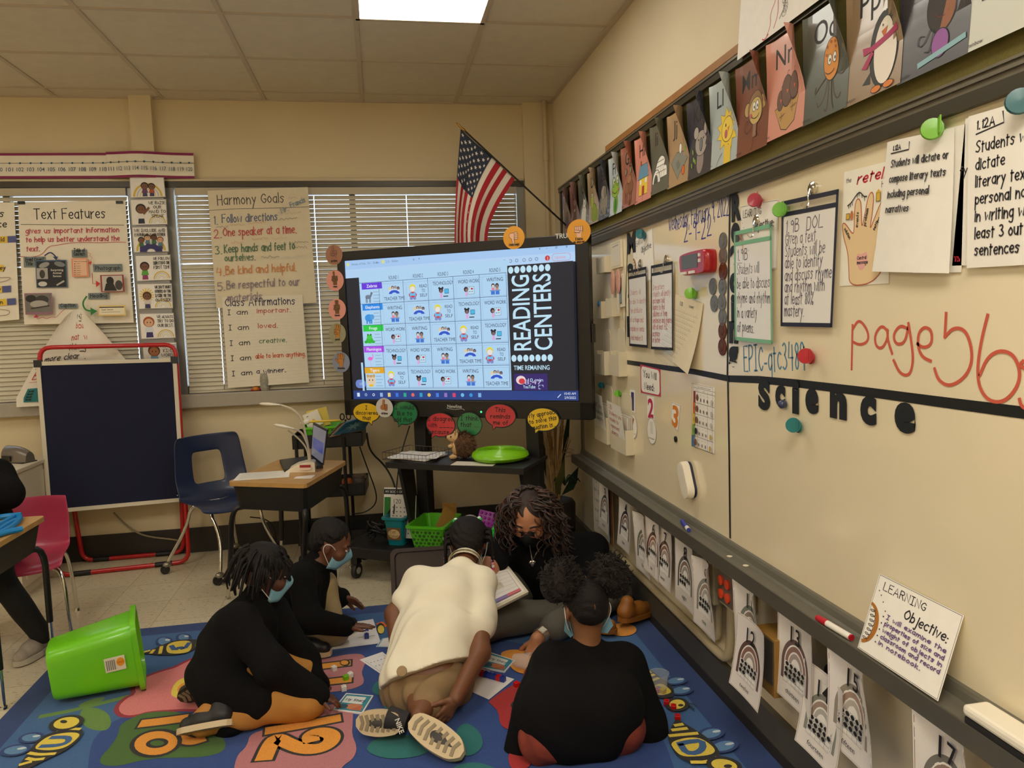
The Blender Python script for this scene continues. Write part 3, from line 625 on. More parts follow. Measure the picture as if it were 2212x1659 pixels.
# headings cut from black card, one object per letter
BLACKC = mat('black_card', (26, 30, 34), .5)
def letter(ch, x0, x1, y0, y1, word):
    xm, ym = (x0+x1)/2, (y0+y1)/2
    l, r, tp_, bt = at(x0, ym, x=0), at(x1, ym, x=0), at(xm, y0, x=0), at(xm, y1, x=0)
    vs_, fs, W = type_mesh(ch, .06); ya = min(v[1] for v in vs_); yb = max(v[1] for v in vs_)
    wd, ht = l[1]-r[1], tp_[2]-bt[2]; b = MB().use(BLACKC); k = len(vs_)
    f = lambda u, v, n: (-(.0025+n), l[1]-u/W*wd, bt[2]+(v-ya)/(yb-ya)*ht)
    b.add([f(u, v, .0012) for u, v in vs_]+[f(u, v, 0) for u, v in vs_], fs+[tuple(i+k for i in t_)[::-1] for t_ in fs])
    o = b.build('cut_out_letter'); return tag(o, None, 'letter', 'cut-out letters spelling %s' % word)
for word, pos, where in (('Reading', [(1582, 1603, 417, 478), (1581, 1599, 481, 526), (1579, 1595, 530, 572), (1578, 1596, 572, 633), (1581, 1589, 636, 696), (1577, 1595, 693, 742), (1575, 1596, 748, 807)], 'running down the black tape line beside the coin magnets'),
                  ('Math', [(1356, 1374, 501, 547), (1357, 1370, 569, 598), (1358, 1366, 622, 664), (1356, 1365, 683, 728)], 'running down the left edge of the taped-off board section'),
                  ('Science', [(1640, 1665, 821, 886), (1677, 1698, 832, 881), (1713, 1728, 821, 894), (1742, 1770, 839, 894), (1795, 1831, 847, 905), (1861, 1895, 855, 918), (1935, 1980, 869, 936)], 'under the thick black tape')):
    seen = {}
    for n_, (ch, bx_) in enumerate(zip(word, pos)):
        o = letter(ch, *bx_, word); cnt = word.lower().count(ch.lower()); seen[ch.lower()] = seen.get(ch.lower(), 0)+1
        prv = ('after the letter %s' % word[n_-1]) if n_ else 'at the start of the word'
        o['label'] = 'black cut-out letter %s %s in the heading %s' % (ch, prv, word)
# learning objective posters
RWs('objective_poster', 'white learning objective sheet hanging under the letter M of Math', 'poster', [(1368, 519), (1410, 492), (1415, 600), (1369, 625)], learn(), paper=WP)
RWs('objective_poster', 'white learning objective sheet hanging beside the letter R of Reading', 'poster', [(1601, 446), (1683, 430), (1679, 580), (1598, 600)], learn(), paper=WP, bow=lambda a, b: .006*math.sin(math.pi*a))
# clear pocket sleeves with a coloured border
CLEAR = mat('clear_vinyl', (240, 240, 240), .08, alpha=.10, coat=.3)
def sleeve(label, px, band, rim, ink_, txt, hd=None, hookpx=None, fs=.030, dy=.055, extra=None):
    cs = [at(*q, pl=RW) for q in px]; W = float(np.linalg.norm(cs[1]-cs[0])); H = float(np.linalg.norm(cs[0]-cs[3]))
    t = thing('pocket_sleeve', label, 'pocket sleeve', (0, 0, 0), 0, 'dry-erase pocket sleeves hanging on the whiteboard'); mp = quad_map(cs, W, H, RW[1], .010, lambda a, b: .004*(1-b))
    a = Art(W, H); a.back_mat = cmat((242, 238, 232), .4, 'paper', coat=.4)
    if hd: a.pen(hd, W*.08, H*band-fs*1.35, fs, ink_, fs*.10); a.line([(W*.08, H*band-fs*1.6), (W*.22, H*band-fs*1.65)], .0015, ink_)
    dy = min(dy, (H*band-fs*1.35-.03)/len(txt)); lines(a, txt, W*.08, H*band-fs*1.35-dy, fs, dy, ink_, fs*.07, fitw=W*.86, wob=.5)
    if extra: extra(a, W, H)
    a.mesh('paper_insert', mp, t, [(.006, .006), (W-.006, .006), (W-.006, H*band), (.006, H*band)])
    r = Art(W, H, .0003); r.lay = 3
    for p in ([(0, 0), (W, 0), (W, .012), (0, .012)], [(0, 0), (.011, 0), (.011, H), (0, H)], [(W-.011, 0), (W, 0), (W, H), (W-.011, H)], [(0, H-.013), (W, H-.013), (W, H), (0, H)], [(0, H*band), (W, H*band), (W, H*band+.013), (0, H*band+.013)]): r.poly(p, rim, same=True)
    r.mesh('border', mp, t)
    c = Art(W, H); c.lay = 2; c.poly([(0, 0), (W, 0), (W, H), (0, H)], CLEAR); c.mesh('clear_front', mp, t)
    return t
sleeve('left one of two narrow black-edged pocket sleeves with red writing in the Math section', [(1361, 585), (1401, 575.5), (1405.6, 751), (1365.8, 747)], .885, (24, 24, 28), (196, 70, 84), ['Students will', 'be able to identify', 'the attributes', 'of a shape and', 'explain in words', 'what makes it'], fs=.026, dy=.047)
sleeve('right one of two narrow black-edged pocket sleeves with red writing, beside the timer', [(1411, 574), (1458.6, 564), (1461, 757), (1412.8, 754)], .875, (24, 24, 28), (196, 70, 84), ['Given pictures', 'students will identify', 'and name solid', 'figures to find', 'solutions of them', 'sentences and shapes', 'with at least 75%', 'accuracy', 'or better'], fs=.026, dy=.047)
sleeve('green-edged pocket sleeve with handwriting about discussing rhyme and rhythm', [(1591.5, 500.5), (1673.5, 482.5), (1678.6, 743), (1595.7, 734.5)], .865, (126, 186, 150), (92, 88, 104), ['Students will', 'be able to discuss', 'rhyme and rhythm', 'in a variety', 'of poems.'], '1.9B', fs=.036, dy=.085)
sleeve('largest pocket sleeve, navy-edged, with the handwritten DOL about rhyme and rhythm', [(1695.5, 435.5), (1820.3, 408), (1808.6, 707), (1695.7, 704.5)], .875, (34, 36, 56), (92, 80, 104), ['Given a text,', 'Students will be', 'able to identify', 'and discuss rhyme', 'and rhythm with', 'at least 80%', 'mastery.'], '1.9B  DOL', fs=.036, dy=.062)
# magnets with hooks
CHROME = mat('chrome', (220, 218, 210), .12, metal=1)
for (px, py), w_ in (((1386, 569), 'above the left narrow pocket sleeve'), ((1441.7, 561), 'above the right narrow pocket sleeve'), ((1638, 477), 'above the green pocket sleeve'), ((1758.8, 408), 'above the navy pocket sleeve')):
    p = at(px, py, x=0); t = thing('magnet_hook', 'round silver magnet with hook %s' % w_, 'magnet', p)
    MB().use(CHROME).lathe([(.0, -.0), (.020, 0), (.020, .008), (.014, .012), (.0, .013)], (-.0, 0, 0), (-1, 0, 0), 18).build('magnet', t)
    MB().use(CHROME).tube(smooth_path([(-.013, 0, 0), (-.02, 0, -.02), (-.016, 0, -.045), (-.03, 0, -.055), (-.038, 0, -.04)], 2), .0022, 6).build('hook', t)
# plastic magnetic clips
def clip(px, py, rgb, label, s=1.0, rz=0):
    s *= .78
    p = at(px, py, x=-.012); t = thing('magnetic_clip', label, 'clip', p, rz, 'plastic magnetic clips on the whiteboard'); m = mat('clip_%d_%d_%d' % rgb, rgb, .3, coat=.3)
    b = MB().use(m).lathe([(0, 0), (.026*s, 0), (.029*s, .004*s), (.027*s, .012*s), (0, .013*s)], (-.016*s, -.004*s, .006*s), (-.62, -.78, .1), 20); b.build('clip_face', t)
    MB().use(m).lathe([(0, 0), (.022*s, 0), (.023*s, .006*s), (0, .010*s)], (.010*s, 0, -.002), (-1, 0, 0), 18).build('clip_base', t)
    MB().use(m).prism([(-.018*s, .0), (.018*s, .0), (.022*s, .045*s), (-.022*s, .045*s)], lambda u, v, n: (-.004*s-v*.45-n*.4, -.010*s-v*.80+n*.5, u+.012*s), .006*s).build('clip_handle', t)
    return t
clip(1389, 508, (24, 110, 120), 'teal plastic clip holding the learning objective sheet by the letter M')
clip(1497, 636, (122, 190, 40), 'lime green plastic clip holding the 120 chart')
clip(1637, 436, (176, 36, 60), 'dark red plastic clip holding the learning objective sheet by the letter R')
clip(1692, 457, (110, 180, 50), 'lime green plastic clip beside the top left corner of the navy pocket sleeve')
clip(1748, 772, (182, 34, 48), 'red plastic clip beside the blue handwriting EPIC')
clip(2023, 286, (112, 178, 20), 'lime green plastic clip holding the 1.12A sheet', 1.05)
clip(2213, 228, (14, 90, 96), 'large dark teal plastic clip cut by the right photo edge', 1.1)
clip(1721, 921, (24, 120, 122), 'teal plastic clip alone under the heading Science')
clip(1302, 833, (30, 110, 126), 'teal plastic clip on the leftmost paper-filled wall pocket', .8)
clip(1338, 851, (100, 180, 40), 'lime green plastic clip on the paper-filled wall pocket with red writing', .8)
tag(MB().use(mat('blue_ball', (52, 60, 96), .3, coat=.3)).ball(at(1690, 873, x=-.014), .014).build('ball_magnet'), 'small dark blue round magnet on the letter c of Science', 'magnet')
tag(MB().use(mat('black_magnet', (20, 18, 20), .4)).lathe([(0, 0), (.013, 0), (.013, .006), (0, .008)], at(1461, 948.6, x=0), (-1, 0, 0), 16).build('round_magnet'), 'small black round magnet below the orange number three card', 'magnet')
# hand-shaped poster and the 1.12A pages
SK = (232, 200, 150)
def hand_poster(a, W, H):
    a.pen('the', W*.06, H*.90, H*.04, (90, 90, 96), .002); a.pen('retelling', W*.30, H*.87, H*.085, (190, 40, 60), .005, fit=W*.86, slant=.2); a.pen('HAND', W*.80, H*.80, H*.05, (130, 130, 130), .002)
    O = [(.22, .0), (.20, .15), (.16, .3), (.06, .42), (.01, .53), (.03, .56), (.10, .54), (.24, .45), (.28, .46), (.27, .6), (.28, .72), (.34, .75), (.40, .71), (.42, .6), (.44, .48), (.49, .6), (.54, .74), (.61, .785), (.66, .74), (.64, .6), (.60, .46), (.66, .52), (.78, .66), (.88, .72), (.92, .67), (.84, .52), (.74, .36), (.72, .22), (.80, .2), (.9, .32), (.97, .31), (.96, .22), (.84, .08), (.62, .0)]
    q = smooth_path([(x*W, y*H) for x, y in O], 2, True); a.poly(q, (236, 206, 158)); a.line(q, .003, (186, 96, 66), closed=True)
    a.poly(smooth_path([(x*W, y*H) for x, y in [(.46, .10), (.34, .2), (.36, .28), (.46, .26), (.56, .29), (.6, .21)]], 2, True), (238, 178, 170))
    a.pen('Central', W*.37, H*.22, H*.03, MK, .0018); a.pen('message', W*.37, H*.18, H*.03, MK, .0018)
    a.pen('solution', W*.06, H*.50, H*.03, MK, .0018, rot=-50); a.pen('events', W*.36, H*.50, H*.035, MK, .0018, rot=88); a.pen('problem', W*.52, H*.50, H*.035, MK, .0018, rot=78); a.pen('setting', W*.70, H*.45, H*.03, MK, .0018, rot=55)
    a.line(smooth_path([(W*.12, H*.70), (W*.2, H*.72), (W*.3, H*.78), (W*.38, H*.80), (W*.46, H*.75), (W*.52, H*.75)], 2), .003, MK); [a.line([(W*x, H*y), (W*(x+.01), H*(y-.035))], .002, MK) for x, y in ((.14, .71), (.18, .72), (.22, .73), (.32, .79), (.36, .8), (.42, .78), (.48, .75))]
    a.rect(W*.72, H*.69, W*.80, H*.76, (222, 180, 60)); a.box(W*.72, H*.69, W*.80, H*.76, .002, MK); a.poly([(W*.71, H*.76), (W*.81, H*.76), (W*.76, H*.79)], (222, 180, 60)); a.rect(W*.11, H*.58, W*.18, H*.63, (222, 180, 60)); a.box(W*.11, H*.58, W*.18, H*.63, .002, MK); a.oval(W*.23, H*.61, .006, .012, (200, 120, 60))
RWs('hand_poster', 'hand-drawn orange hand poster about retelling beside the navy pocket sleeve', 'poster', [(1825, 372), (1931, 345), (1921, 612), (1814.6, 618)], hand_poster, paper=(246, 240, 224))
RWs('curriculum_sheet', 'white sheet peeking out behind the smaller 1.12A page', 'paper', [(1990, 292), (2089, 268), (2080, 588), (1975, 590)], lambda a, W, H: a.pen('fy', W*.92, H*.66, H*.06, MK, .003), lift=.004, paper=WP)
RWs('curriculum_sheet', 'smaller 1.12A page, dictate and compose literary texts, under the lime green clip', 'paper', [(1925, 307), (2071, 277), (2068, 590), (1899.5, 586)],
    lambda a, W, H: (a.pen('1.12A', W*.12, H*.925, H*.035, MK, .003), a.line([(W*.10, H*.905), (W*.40, H*.91), (W*.40, H*.965)], .003, MK), lines(a, ['Students will dictate or', 'compose literary texts', 'including personal', 'narratives'], W*.12, H*.80, H*.055, H*.115, MK, .0027, fitw=W*.82)), lift=.010, paper=WP, bow=lambda a, b: .010*(1-b)**2+.006*math.sin(3*a))
RWs('curriculum_sheet', 'narrow white sheet edge behind the larger 1.12A page', 'paper', [(2089, 256), (2200, 226), (2190, 570), (2060, 574)], lambda a, W, H: a.pen('Th', W*.03, H*.03, H*.03, (180, 40, 60), .003), lift=.004, paper=WP)
RWs('curriculum_sheet', 'larger 1.12A page, dictate literary texts in writing, cut by the right photo edge', 'paper', [(2103, 252), (2330, 186), (2330, 566), (2099, 579)],
    lambda a, W, H: (a.pen('1.12A', W*.09, H*.90, H*.055, MK, .0035), a.line([(W*.09, H*.87), (W*.38, H*.90), (W*.37, H*.97)], .0035, MK), lines(a, ['Students will', 'dictate', 'literary texts', 'personal narratives', 'in writing with at', 'least 3 out of 5', 'sentences'], W*.09, H*.75, H*.075, H*.112, MK, .0032, fitw=W*.86)), lift=.012, paper=WP)
def chart120(a, W, H):
    a.type('120', W*.20, H*.87, H*.06, (60, 58, 56)); a.type('CHART', W*.55, H*.885, H*.035, (40, 38, 38), .01)
    for r_ in range(12):
        for c in range(10): a.type(str(r_*10+c+1), W*(.10+.085*c), H*(.80-.062*r_), H*.016, (70, 66, 62))
        a.line([(W*.07, H*(.79-.062*r_)), (W*.95, H*(.79-.062*r_))], .0008, (110, 104, 98))
RWs('number_chart', 'cream 120 chart hanging tilted under the lime green clip near the red timer', 'chart', [(1461, 636), (1521, 656), (1503, 808), (1454, 780)], chart120, paper=(236, 222, 190), lift=.004, bow=lambda a, b: .03*(1-b)**2*a)
# coin magnets
for i, (px, py, c) in enumerate([(1563, 521, 0), (1563, 553, 0), (1563, 586, 1), (1541, 619, 0), (1562, 619, 0), (1544, 655.5, 0), (1561, 653, 0), (1562, 685, 0), (1562, 715, 1), (1561.6, 749.5, 1)]):
    m = mat('coin_copper' if c else 'coin_silver', (118, 66, 40) if c else (136, 132, 126), .4, metal=.6, noise=.15, nscale=120)
    b = MB().use(m).lathe([(0, 0), (.031, 0), (.031, .004), (.028, .0045), (.0275, .0035), (.0, .004)], at(px, py, x=0), (-1, 0, 0), 24); q = at(px, py, x=0)
    b.ball((q[0]-.004, q[1], q[2]), (.0016, .014, .017), 10)
    tag(b.build('coin_magnet'), ('big play coin magnet, %s, ' % ('copper' if c else 'silver'))+['topmost of the column', 'second from the top of the column', 'third from the top, copper among silver', 'upper one of the two left of the column', 'beside the upper coin that stands left of the column', 'lower one of the two left of the column', 'beside the lower coin that stands left of the column', 'just above the lower copper pair', 'upper of the lowest pair', 'lowest of the column'][i], 'coin magnet', 'coin magnets by the heading Reading')
# red timer
cs = [at(*q, x=-.035) for q in ((1468, 551), (1528, 533), (1533, 588), (1470, 601))]; o = sum(cs)/4; o[0] = 0
t = thing('timer', 'chunky red digital timer with grey screen on the whiteboard', 'timer', o)
W = .5*(np.linalg.norm(cs[1]-cs[0])+np.linalg.norm(cs[2]-cs[3])); H = .5*(np.linalg.norm(cs[3]-cs[0])+np.linalg.norm(cs[2]-cs[1]))
mp = plane_map((0, W/2, -H/2), (0, -1, 0), (0, 0, 1)); RT = mat('red_plastic', (176, 22, 30), .3, coat=.3)
b = MB().use(RT); out = [(.06*W, .25*H), (.12*W, .02*H), (.92*W, .0), (W, .12*H), (W, .9*H), (.9*W, H), (.1*W, .97*H), (.03*W, .8*H)]
ring = lambda k, n: [tuple(mp(W/2+(u-W/2)*k, H/2+(v-H/2)*k, n)) for u, v in smooth_path(out, 2, True)]
b.surf([ring(.96, 0), ring(1, .012), ring(1, .036), ring(.93, .046), ring(.90, .047)], closed=True); b.add(ring(.90, .047), [tuple(range(32))]); b.build('case', t)
a = Art(W, H); a.lay = 400; a.poly([(.17*W, .30*H), (.74*W, .30*H), (.74*W, .86*H), (.17*W, .86*H)], (100, 106, 112)); a.mesh('screen', mp, t)
for u, v in ((.16, .08), (.45, .08)): b = MB().use(cmat((230, 226, 216))); b.prism([(u*W, v*H), ((u+.2)*W, v*H), ((u+.2)*W, (v+.11)*H), (u*W, (v+.11)*H)], lambda x, y, n: mp(x, y, n+.046), .006); b.build('button', t)
for v in (.48, .70): b = MB().use(cmat((230, 226, 216))); b.prism([(.79*W, v*H), (.84*W, v*H), (.84*W, (v+.13)*H), (.79*W, (v+.13)*H)], lambda x, y, n: mp(x, y, n+.046), .006); b.build('button', t)
# supply cards
def rr(W, H, r, n=5): return [(x+r*math.cos(math.radians(a)), y+r*math.sin(math.radians(a))) for x, y, a0 in ((W-r, r, -90), (W-r, H-r, 0), (r, H-r, 90), (r, r, 180)) for a in [a0+90*i/n for i in range(n+1)]]
def need(a, W, H):
    a.poly(rr(W, H, W*.1), (190, 60, 84)); a.poly([(x*.92+W*.04, y*.90+H*.05) for x, y in rr(W, H, W*.1)], WP); a.pen('You Will', W*.15, H*.58, H*.24, MK, W*.022, fit=W*.66); a.pen('Need:', W*.2, H*.16, H*.24, MK, W*.022, fit=W*.5)
RWs('supply_card', 'red-bordered card reading You Will Need on the whiteboard', 'card', [(1384, 787), (1427, 797.5), (1428, 857), (1385, 848)], need, paper=(196, 70, 90))
RWs('number_label', 'white label with a dark blue number one above the pencil oval', 'label', [(1360.5, 839), (1374, 841), (1374, 893.5), (1360.6, 889)], lambda a, W, H: (a.box(.002, .002, W-.002, H-.002, .002, (60, 60, 90)), a.type('1', W*.5, H*.12, H*.76, (58, 52, 110), .03, fit=W*.45, center=True)), paper=WP)
RWs('number_label', 'white label with a crimson number two under the You Will Need card', 'label', [(1398.5, 855), (1414, 858), (1414, 906), (1399, 903)], lambda a, W, H: a.type('2', W*.5, H*.06, H*.86, (190, 40, 84), .03, fit=W*.8, center=True), paper=WP)
RWs('number_label', 'white label with an orange number three on the whiteboard', 'label', [(1452, 868), (1471, 876), (1465, 933), (1450, 914)], lambda a, W, H: (a.box(.002, .002, W-.002, H-.002, .002, (90, 90, 90)), a.type('3', W*.5, H*.06, H*.86, (222, 130, 40), .03, fit=W*.8, center=True)), paper=WP)
def ovalcard(px, py, rx, ry, label, draw):
    l, r_, tp_, bt = at(px-rx, py, x=0), at(px+rx, py, x=0), at(px, py-ry, x=0), at(px, py+ry, x=0); W, H = l[1]-r_[1], tp_[2]-bt[2]
    a = Art(W, H); a.back_mat = cmat(WP, .5, 'paper'); a.line(ell(W/2, H/2, W*.48, H*.48), .0025, (90, 90, 96), closed=True); draw(a, W, H)
    return tag(a.mesh('supply_label', plane_map((-.003, l[1], bt[2]), (0, -1, 0), (0, 0, 1)), None, ell(W/2, H/2, W/2, H/2)), label, 'label')
ovalcard(1368.5, 921, 9, 27, 'white oval label with a pencil under the number one label', lambda a, W, H: (a.line([(W*.3, H*.4), (W*.6, H*.8)], W*.12, (170, 110, 70)), a.pen('pencil', W*.2, H*.2, H*.06, MK, .0015, fit=W*.6)))
ovalcard(1409, 931, 10, 29, 'white oval label under the crimson number two label', lambda a, W, H: (a.rect(W*.35, H*.4, W*.65, H*.85, (226, 222, 206)), a.pen('paper', W*.2, H*.2, H*.06, MK, .0015, fit=W*.6)))
def behav(a, W, H):
    a.type('my behavior scale', W*.5, H*.945, H*.022, MK, center=True, fit=W*.6); a.line([(0, H*.93), (W, H*.93)], .0012, MK); a.line([(0, H*.875), (W, H*.875)], .0012, MK)
    for x, s in ((.12, 'feel'), (.5, 'looks like'), (.88, 'try')): a.type(s, W*x, H*.89, H*.016, MK, center=True)
    for i, c in enumerate(((150, 50, 56), (214, 110, 40), (222, 190, 60), (120, 170, 60), (70, 110, 170))):
        y = H*(.875-.175*(i+1)); a.rect(0, y, W*.10, y+H*.175, c); a.line([(0, y), (W, y)], .0012, MK); a.type(str(5-i), W*.05, y+H*.06, H*.05, MK, center=True); a.oval(W*.19, y+H*.085, W*.06, H*.05, (130, 86, 60) if i != 3 else (40, 34, 40), MK, .001)
        for k in range(3): a.type(('angry', 'sad', 'calm', 'okay', 'happy')[i], W*(.36+.16*k), y+H*.13, H*.012, MK, center=True); a.oval(W*(.36+.16*k), y+H*.06, W*.022, H*.03, (96, 70, 60), n=10)
        a.oval(W*.89, y+H*.06, W*.04, H*.04, (216, 180, 60) if i > 2 else (210, 206, 200), MK, .001, n=12)
    for x in (.30, .78): a.line([(W*x, 0), (W*x, H*.93)], .0012, MK)
    a.box(.001, .001, W-.001, H-.001, .0016, MK)
RWs('behavior_chart', 'small behaviour scale chart with coloured rows on the whiteboard', 'chart', [(1499.6, 827), (1545.3, 837.5), (1544.4, 980), (1498.7, 963)], behav, paper=WP)
# plastic wall pockets
PK = mat('pocket_plastic', (226, 216, 190), .35)
def pocket(label, x0, x1, y0, y1, yb=None, rows=None, ink_=None, d=.045, name='wall_pocket'):
    """front face pixels x0..x1 (at the protruding face), top y0 and bottom y1 of its far edge; yb: top of the back plate"""
    A = at(x0, y0, x=-d); B = at(x0, y1, x=-d); ya = A[1]; yb_ = at(x1, y1, x=-d)[1]; z0, z1 = B[2], A[2]
    t = thing(name, label, 'wall pocket', (0, ya, z0)); L = ya-yb_; H = z1-z0
    b = MB().use(PK).bx(-.003, 0, -L, 0, 0, H).bx(-d, 0, -L, 0, 0, .003).bx(-d+.003, -.003, -.003, 0, .003, H).bx(-d+.003, -.003, -L, -L+.003, .003, H)
    b.prism([(0, .003), (L, .003), (L, H), (.8*L, H), (.74*L, .86*H), (.26*L, .86*H), (.2*L, H), (0, H)], lambda u, v, n: (-d+n, -u, v), .003); b.build('pocket', t)
    if yb:
        zt = at(x0+8, yb, x=0)[2]-z0; m_ = plane_map((-.001, -.02, H*.5), (0, -1, 0), (0, 0, 1))
        MB().use(PK).prism(rr(L-.04, zt-H*.5, .03), lambda u, v, n: m_(u, v, n), .003).build('back_plate', t)
    return t, ya, yb_, z0, z1
pocket('small blank white wall pocket nearest the top of the screen corner', 1287.5, 1306, 558, 592)
t, ya, yb_, z0, z1 = pocket('white wall pocket holding two pink-handled brushes', 1308, 1322, 645, 684)
for k in (0, 1):
    t2 = thing('hair_brush', 'pink oval paddle brush standing in the white wall pocket, %s one' % ('far' if k == 0 else 'near'), 'brush', (-.02, ya-.05-.09*k, z1-.08))
    MB().use(mat('brush_pink', (214, 160, 144), .4)).ball((0, 0, .16), (.008, .034, .065), 14).build('paddle', t2); MB().use(mat('brush_rim', (206, 196, 180), .4)).tube([(0, 0, 0), (0, 0, .10)], .009, 8).build('handle', t2)
pocket('small white wall pocket with a blue dot beside the pocket of brushes', 1288.5, 1299, 652, 688)
tag(MB().use(cmat((36, 130, 200))).lathe([(0, 0), (.016, 0), (.014, .006), (0, .007)], at(1294, 656, x=-.045), (-1, 0, 0), 14).build('round_magnet'), 'bright blue round magnet on the small white wall pocket', 'magnet')
pocket('empty white wall pocket, left of the empty pair in the middle', 1285.5, 1306, 757, 806, 711)
pocket('empty white wall pocket, right of the empty pair in the middle', 1315.5, 1337, 758, 809, 708)
def fill(t4, txt, rgb, label, n=6):
    t, ya, yb_, z0, z1 = t4
    a = Art(ya-yb_-.02, z1-z0+.12); a.back_mat = cmat(WP, .55, 'paper'); W, H = a.w, a.h; lines(a, txt, W*.08, H*.86, H*.085, H*.14, rgb, .003, fitw=W*.85)
    tag(a.mesh('paper', plane_map((-.036, ya-.01, z0+.01), (0, -1, -.05), (-.12, 0, 1)), None, True), label, 'paper')
    b = MB()
    for k in range(n): b.use(cmat((196, 186, 176) if k % 2 else (236, 230, 220))).bx(-.030+.0045*k, -.027+.0045*k, yb_+.008, ya-.012, z0+.006, z1+.06+.004*(k % 3))
    tag(b.build('paper_stack'), label.replace('front sheet', 'paper stack behind the front sheet'), 'paper', None, 'stuff')
fill(pocket('white wall pocket with papers under the teal clip', 1283.5, 1311, 892, 946, 826), ['1.6A', 'SWBT use', 'the senses', 'to identify'], (80, 90, 90), 'front sheet with dark writing in the pocket under the teal clip')
fill(pocket('white wall pocket with papers in red writing, nearest of the six', 1318, 1352, 916, 966, 842), ['1.2B', 'Students use', 'models to', 'represent', 'objects'], (196, 84, 84), 'front sheet with red writing in the nearest wall pocket')
def wframe(label, px, dark):
    def d(a, W, H):
        a.box(W*.08, H*.07, W*.92, H*.93, .012, (214, 204, 178))
        if dark: a.rect(W*.2, H*.1, W*.8, H*.9, (66, 72, 82)); a.rect(W*.3, H*.15, W*.75, H*.5, (120, 150, 170)); a.oval(W*.4, H*.6, W*.2, H*.14, (206, 150, 120))
        else: a.rect(W*.18, H*.14, W*.82, H*.9, (226, 220, 206)); a.line([(W*.2, H*.82), (W*.8, H*.84)], .003, (110, 106, 110))
    return RWs('whiteboard_photo_frame', label, 'frame', px, d, paper=(234, 226, 204), lift=.014, thick=.012)
wframe('blank white plastic frame beside the letter M', [(1324, 526), (1346, 517), (1347, 576), (1325, 582)], 0)
wframe('white plastic frame with a dark picture below the letter a of Math', [(1337, 598), (1351, 590), (1352, 662), (1338, 666)], 1)
# eraser magnet, markers, eraser and the leaning sign
t = thing('magnetic_eraser', 'white oval magnetic eraser stuck to the lower whiteboard', 'eraser', at(1494, 1036, x=0)); EW = mat('white_plastic', (240, 232, 214), .3, coat=.3)
def oval_prism(b, L, Wd, x0, x1, k=1, rot=-62):
    rr_ = [(math.cos(math.radians(rot))*u-math.sin(math.radians(rot))*v, math.sin(math.radians(rot))*u+math.cos(math.radians(rot))*v) for u, v in [(x-L/2, y-Wd/2) for x, y in rr(L, Wd, Wd*.48, 8)]]
    b.surf([[(-x0, -u, v) for u, v in rr_], [(-(x0+x1)/2, -u, v) for u, v in rr_], [(-x1*.97, -u*.95, v*.95) for u, v in rr_], [(-x1, -u*.8, v*.8) for u, v in rr_]], closed=True); b.add([(-x1, -u*.8, v*.8) for u, v in rr_], [tuple(range(len(rr_)))])
oval_prism(b := MB().use(EW), .155, .075, .012, .042); b.build('shell', t); oval_prism(b := MB().use(cmat((34, 32, 60))), .15, .07, .0, .012); b.build('felt', t)
def marker(p0, p1, rgb, label, cap, body=(238, 232, 222), zz=.643):
    a, c = Vector(at(*p0, z=zz+.010)), Vector(at(*p1, z=zz+.010)); t = thing('marker', label, 'marker', a); v = c-a; L = v.length; u = v/L
    m = mat('marker_%d_%d_%d' % rgb, rgb, .35); q = lambda d: u*d
    MB().use(cmat(body, .35, 'barrel')).tube([q(L*cap), q(L*.97)], .0088, 12).build('barrel', t); MB().use(m).tube([q(0), q(L*cap)], [.0080, .0095], 12).build('cap', t); MB().use(m).tube([q(L*.97), q(L)], .0082, 12).build('end_plug', t)
marker((1766, 1334), (1840, 1378), (190, 24, 44), 'red-capped dry-erase marker lying in the tray beside the leaning sign', .30)
marker((1473, 1125), (1488, 1145), (58, 70, 170), 'small blue and white dry-erase marker lying in the middle of the tray', .72)
for (px, py), w_ in (((1576, 1203), 'farther'), ((1611, 1223), 'nearer')): tag(MB().use(cmat((236, 226, 200))).lathe([(0, 0), (.009, .0), (.010, .003), (0, .004)], at(px, py, z=.643), (0, 0, 1), 14).build('plastic_disc'), 'tiny white disc lying in the tray, the %s of two' % w_, 'disc')
t = thing('board_eraser', 'white block eraser with black felt at the near end of the tray', 'eraser', at(2180, 1608, z=.643), 0)
MB().use(cmat((26, 24, 26), .9)).bx(-.027, .028, -.085, .085, .0, .018, .004).build('felt', t); MB().use(EW).bx(-.030, .031, -.090, .088, .018, .042, .008).build('shell', t)
p = [at(1853, 1399, x=-.070), at(2027, 1515, x=-.070)]; zb = .646; q = [at(1901, 1239, x=-.004), at(2083, 1330, x=-.004)]
a = Art(.33, .26); a.back_mat = cmat(WP, .5, 'paper'); learn(1, ['I will examine the', 'properties of size and', 'weight of objects in', 'classroom and record', 'in notebook.'])(a, .33, .26)
o = a.mesh('objective_sign', quad_map([q[0], q[1], p[1], p[0]], .33, .26, None, .001), None, True); tag(o, 'learning objective sign in purple handwriting leaning in the marker tray', 'sign')
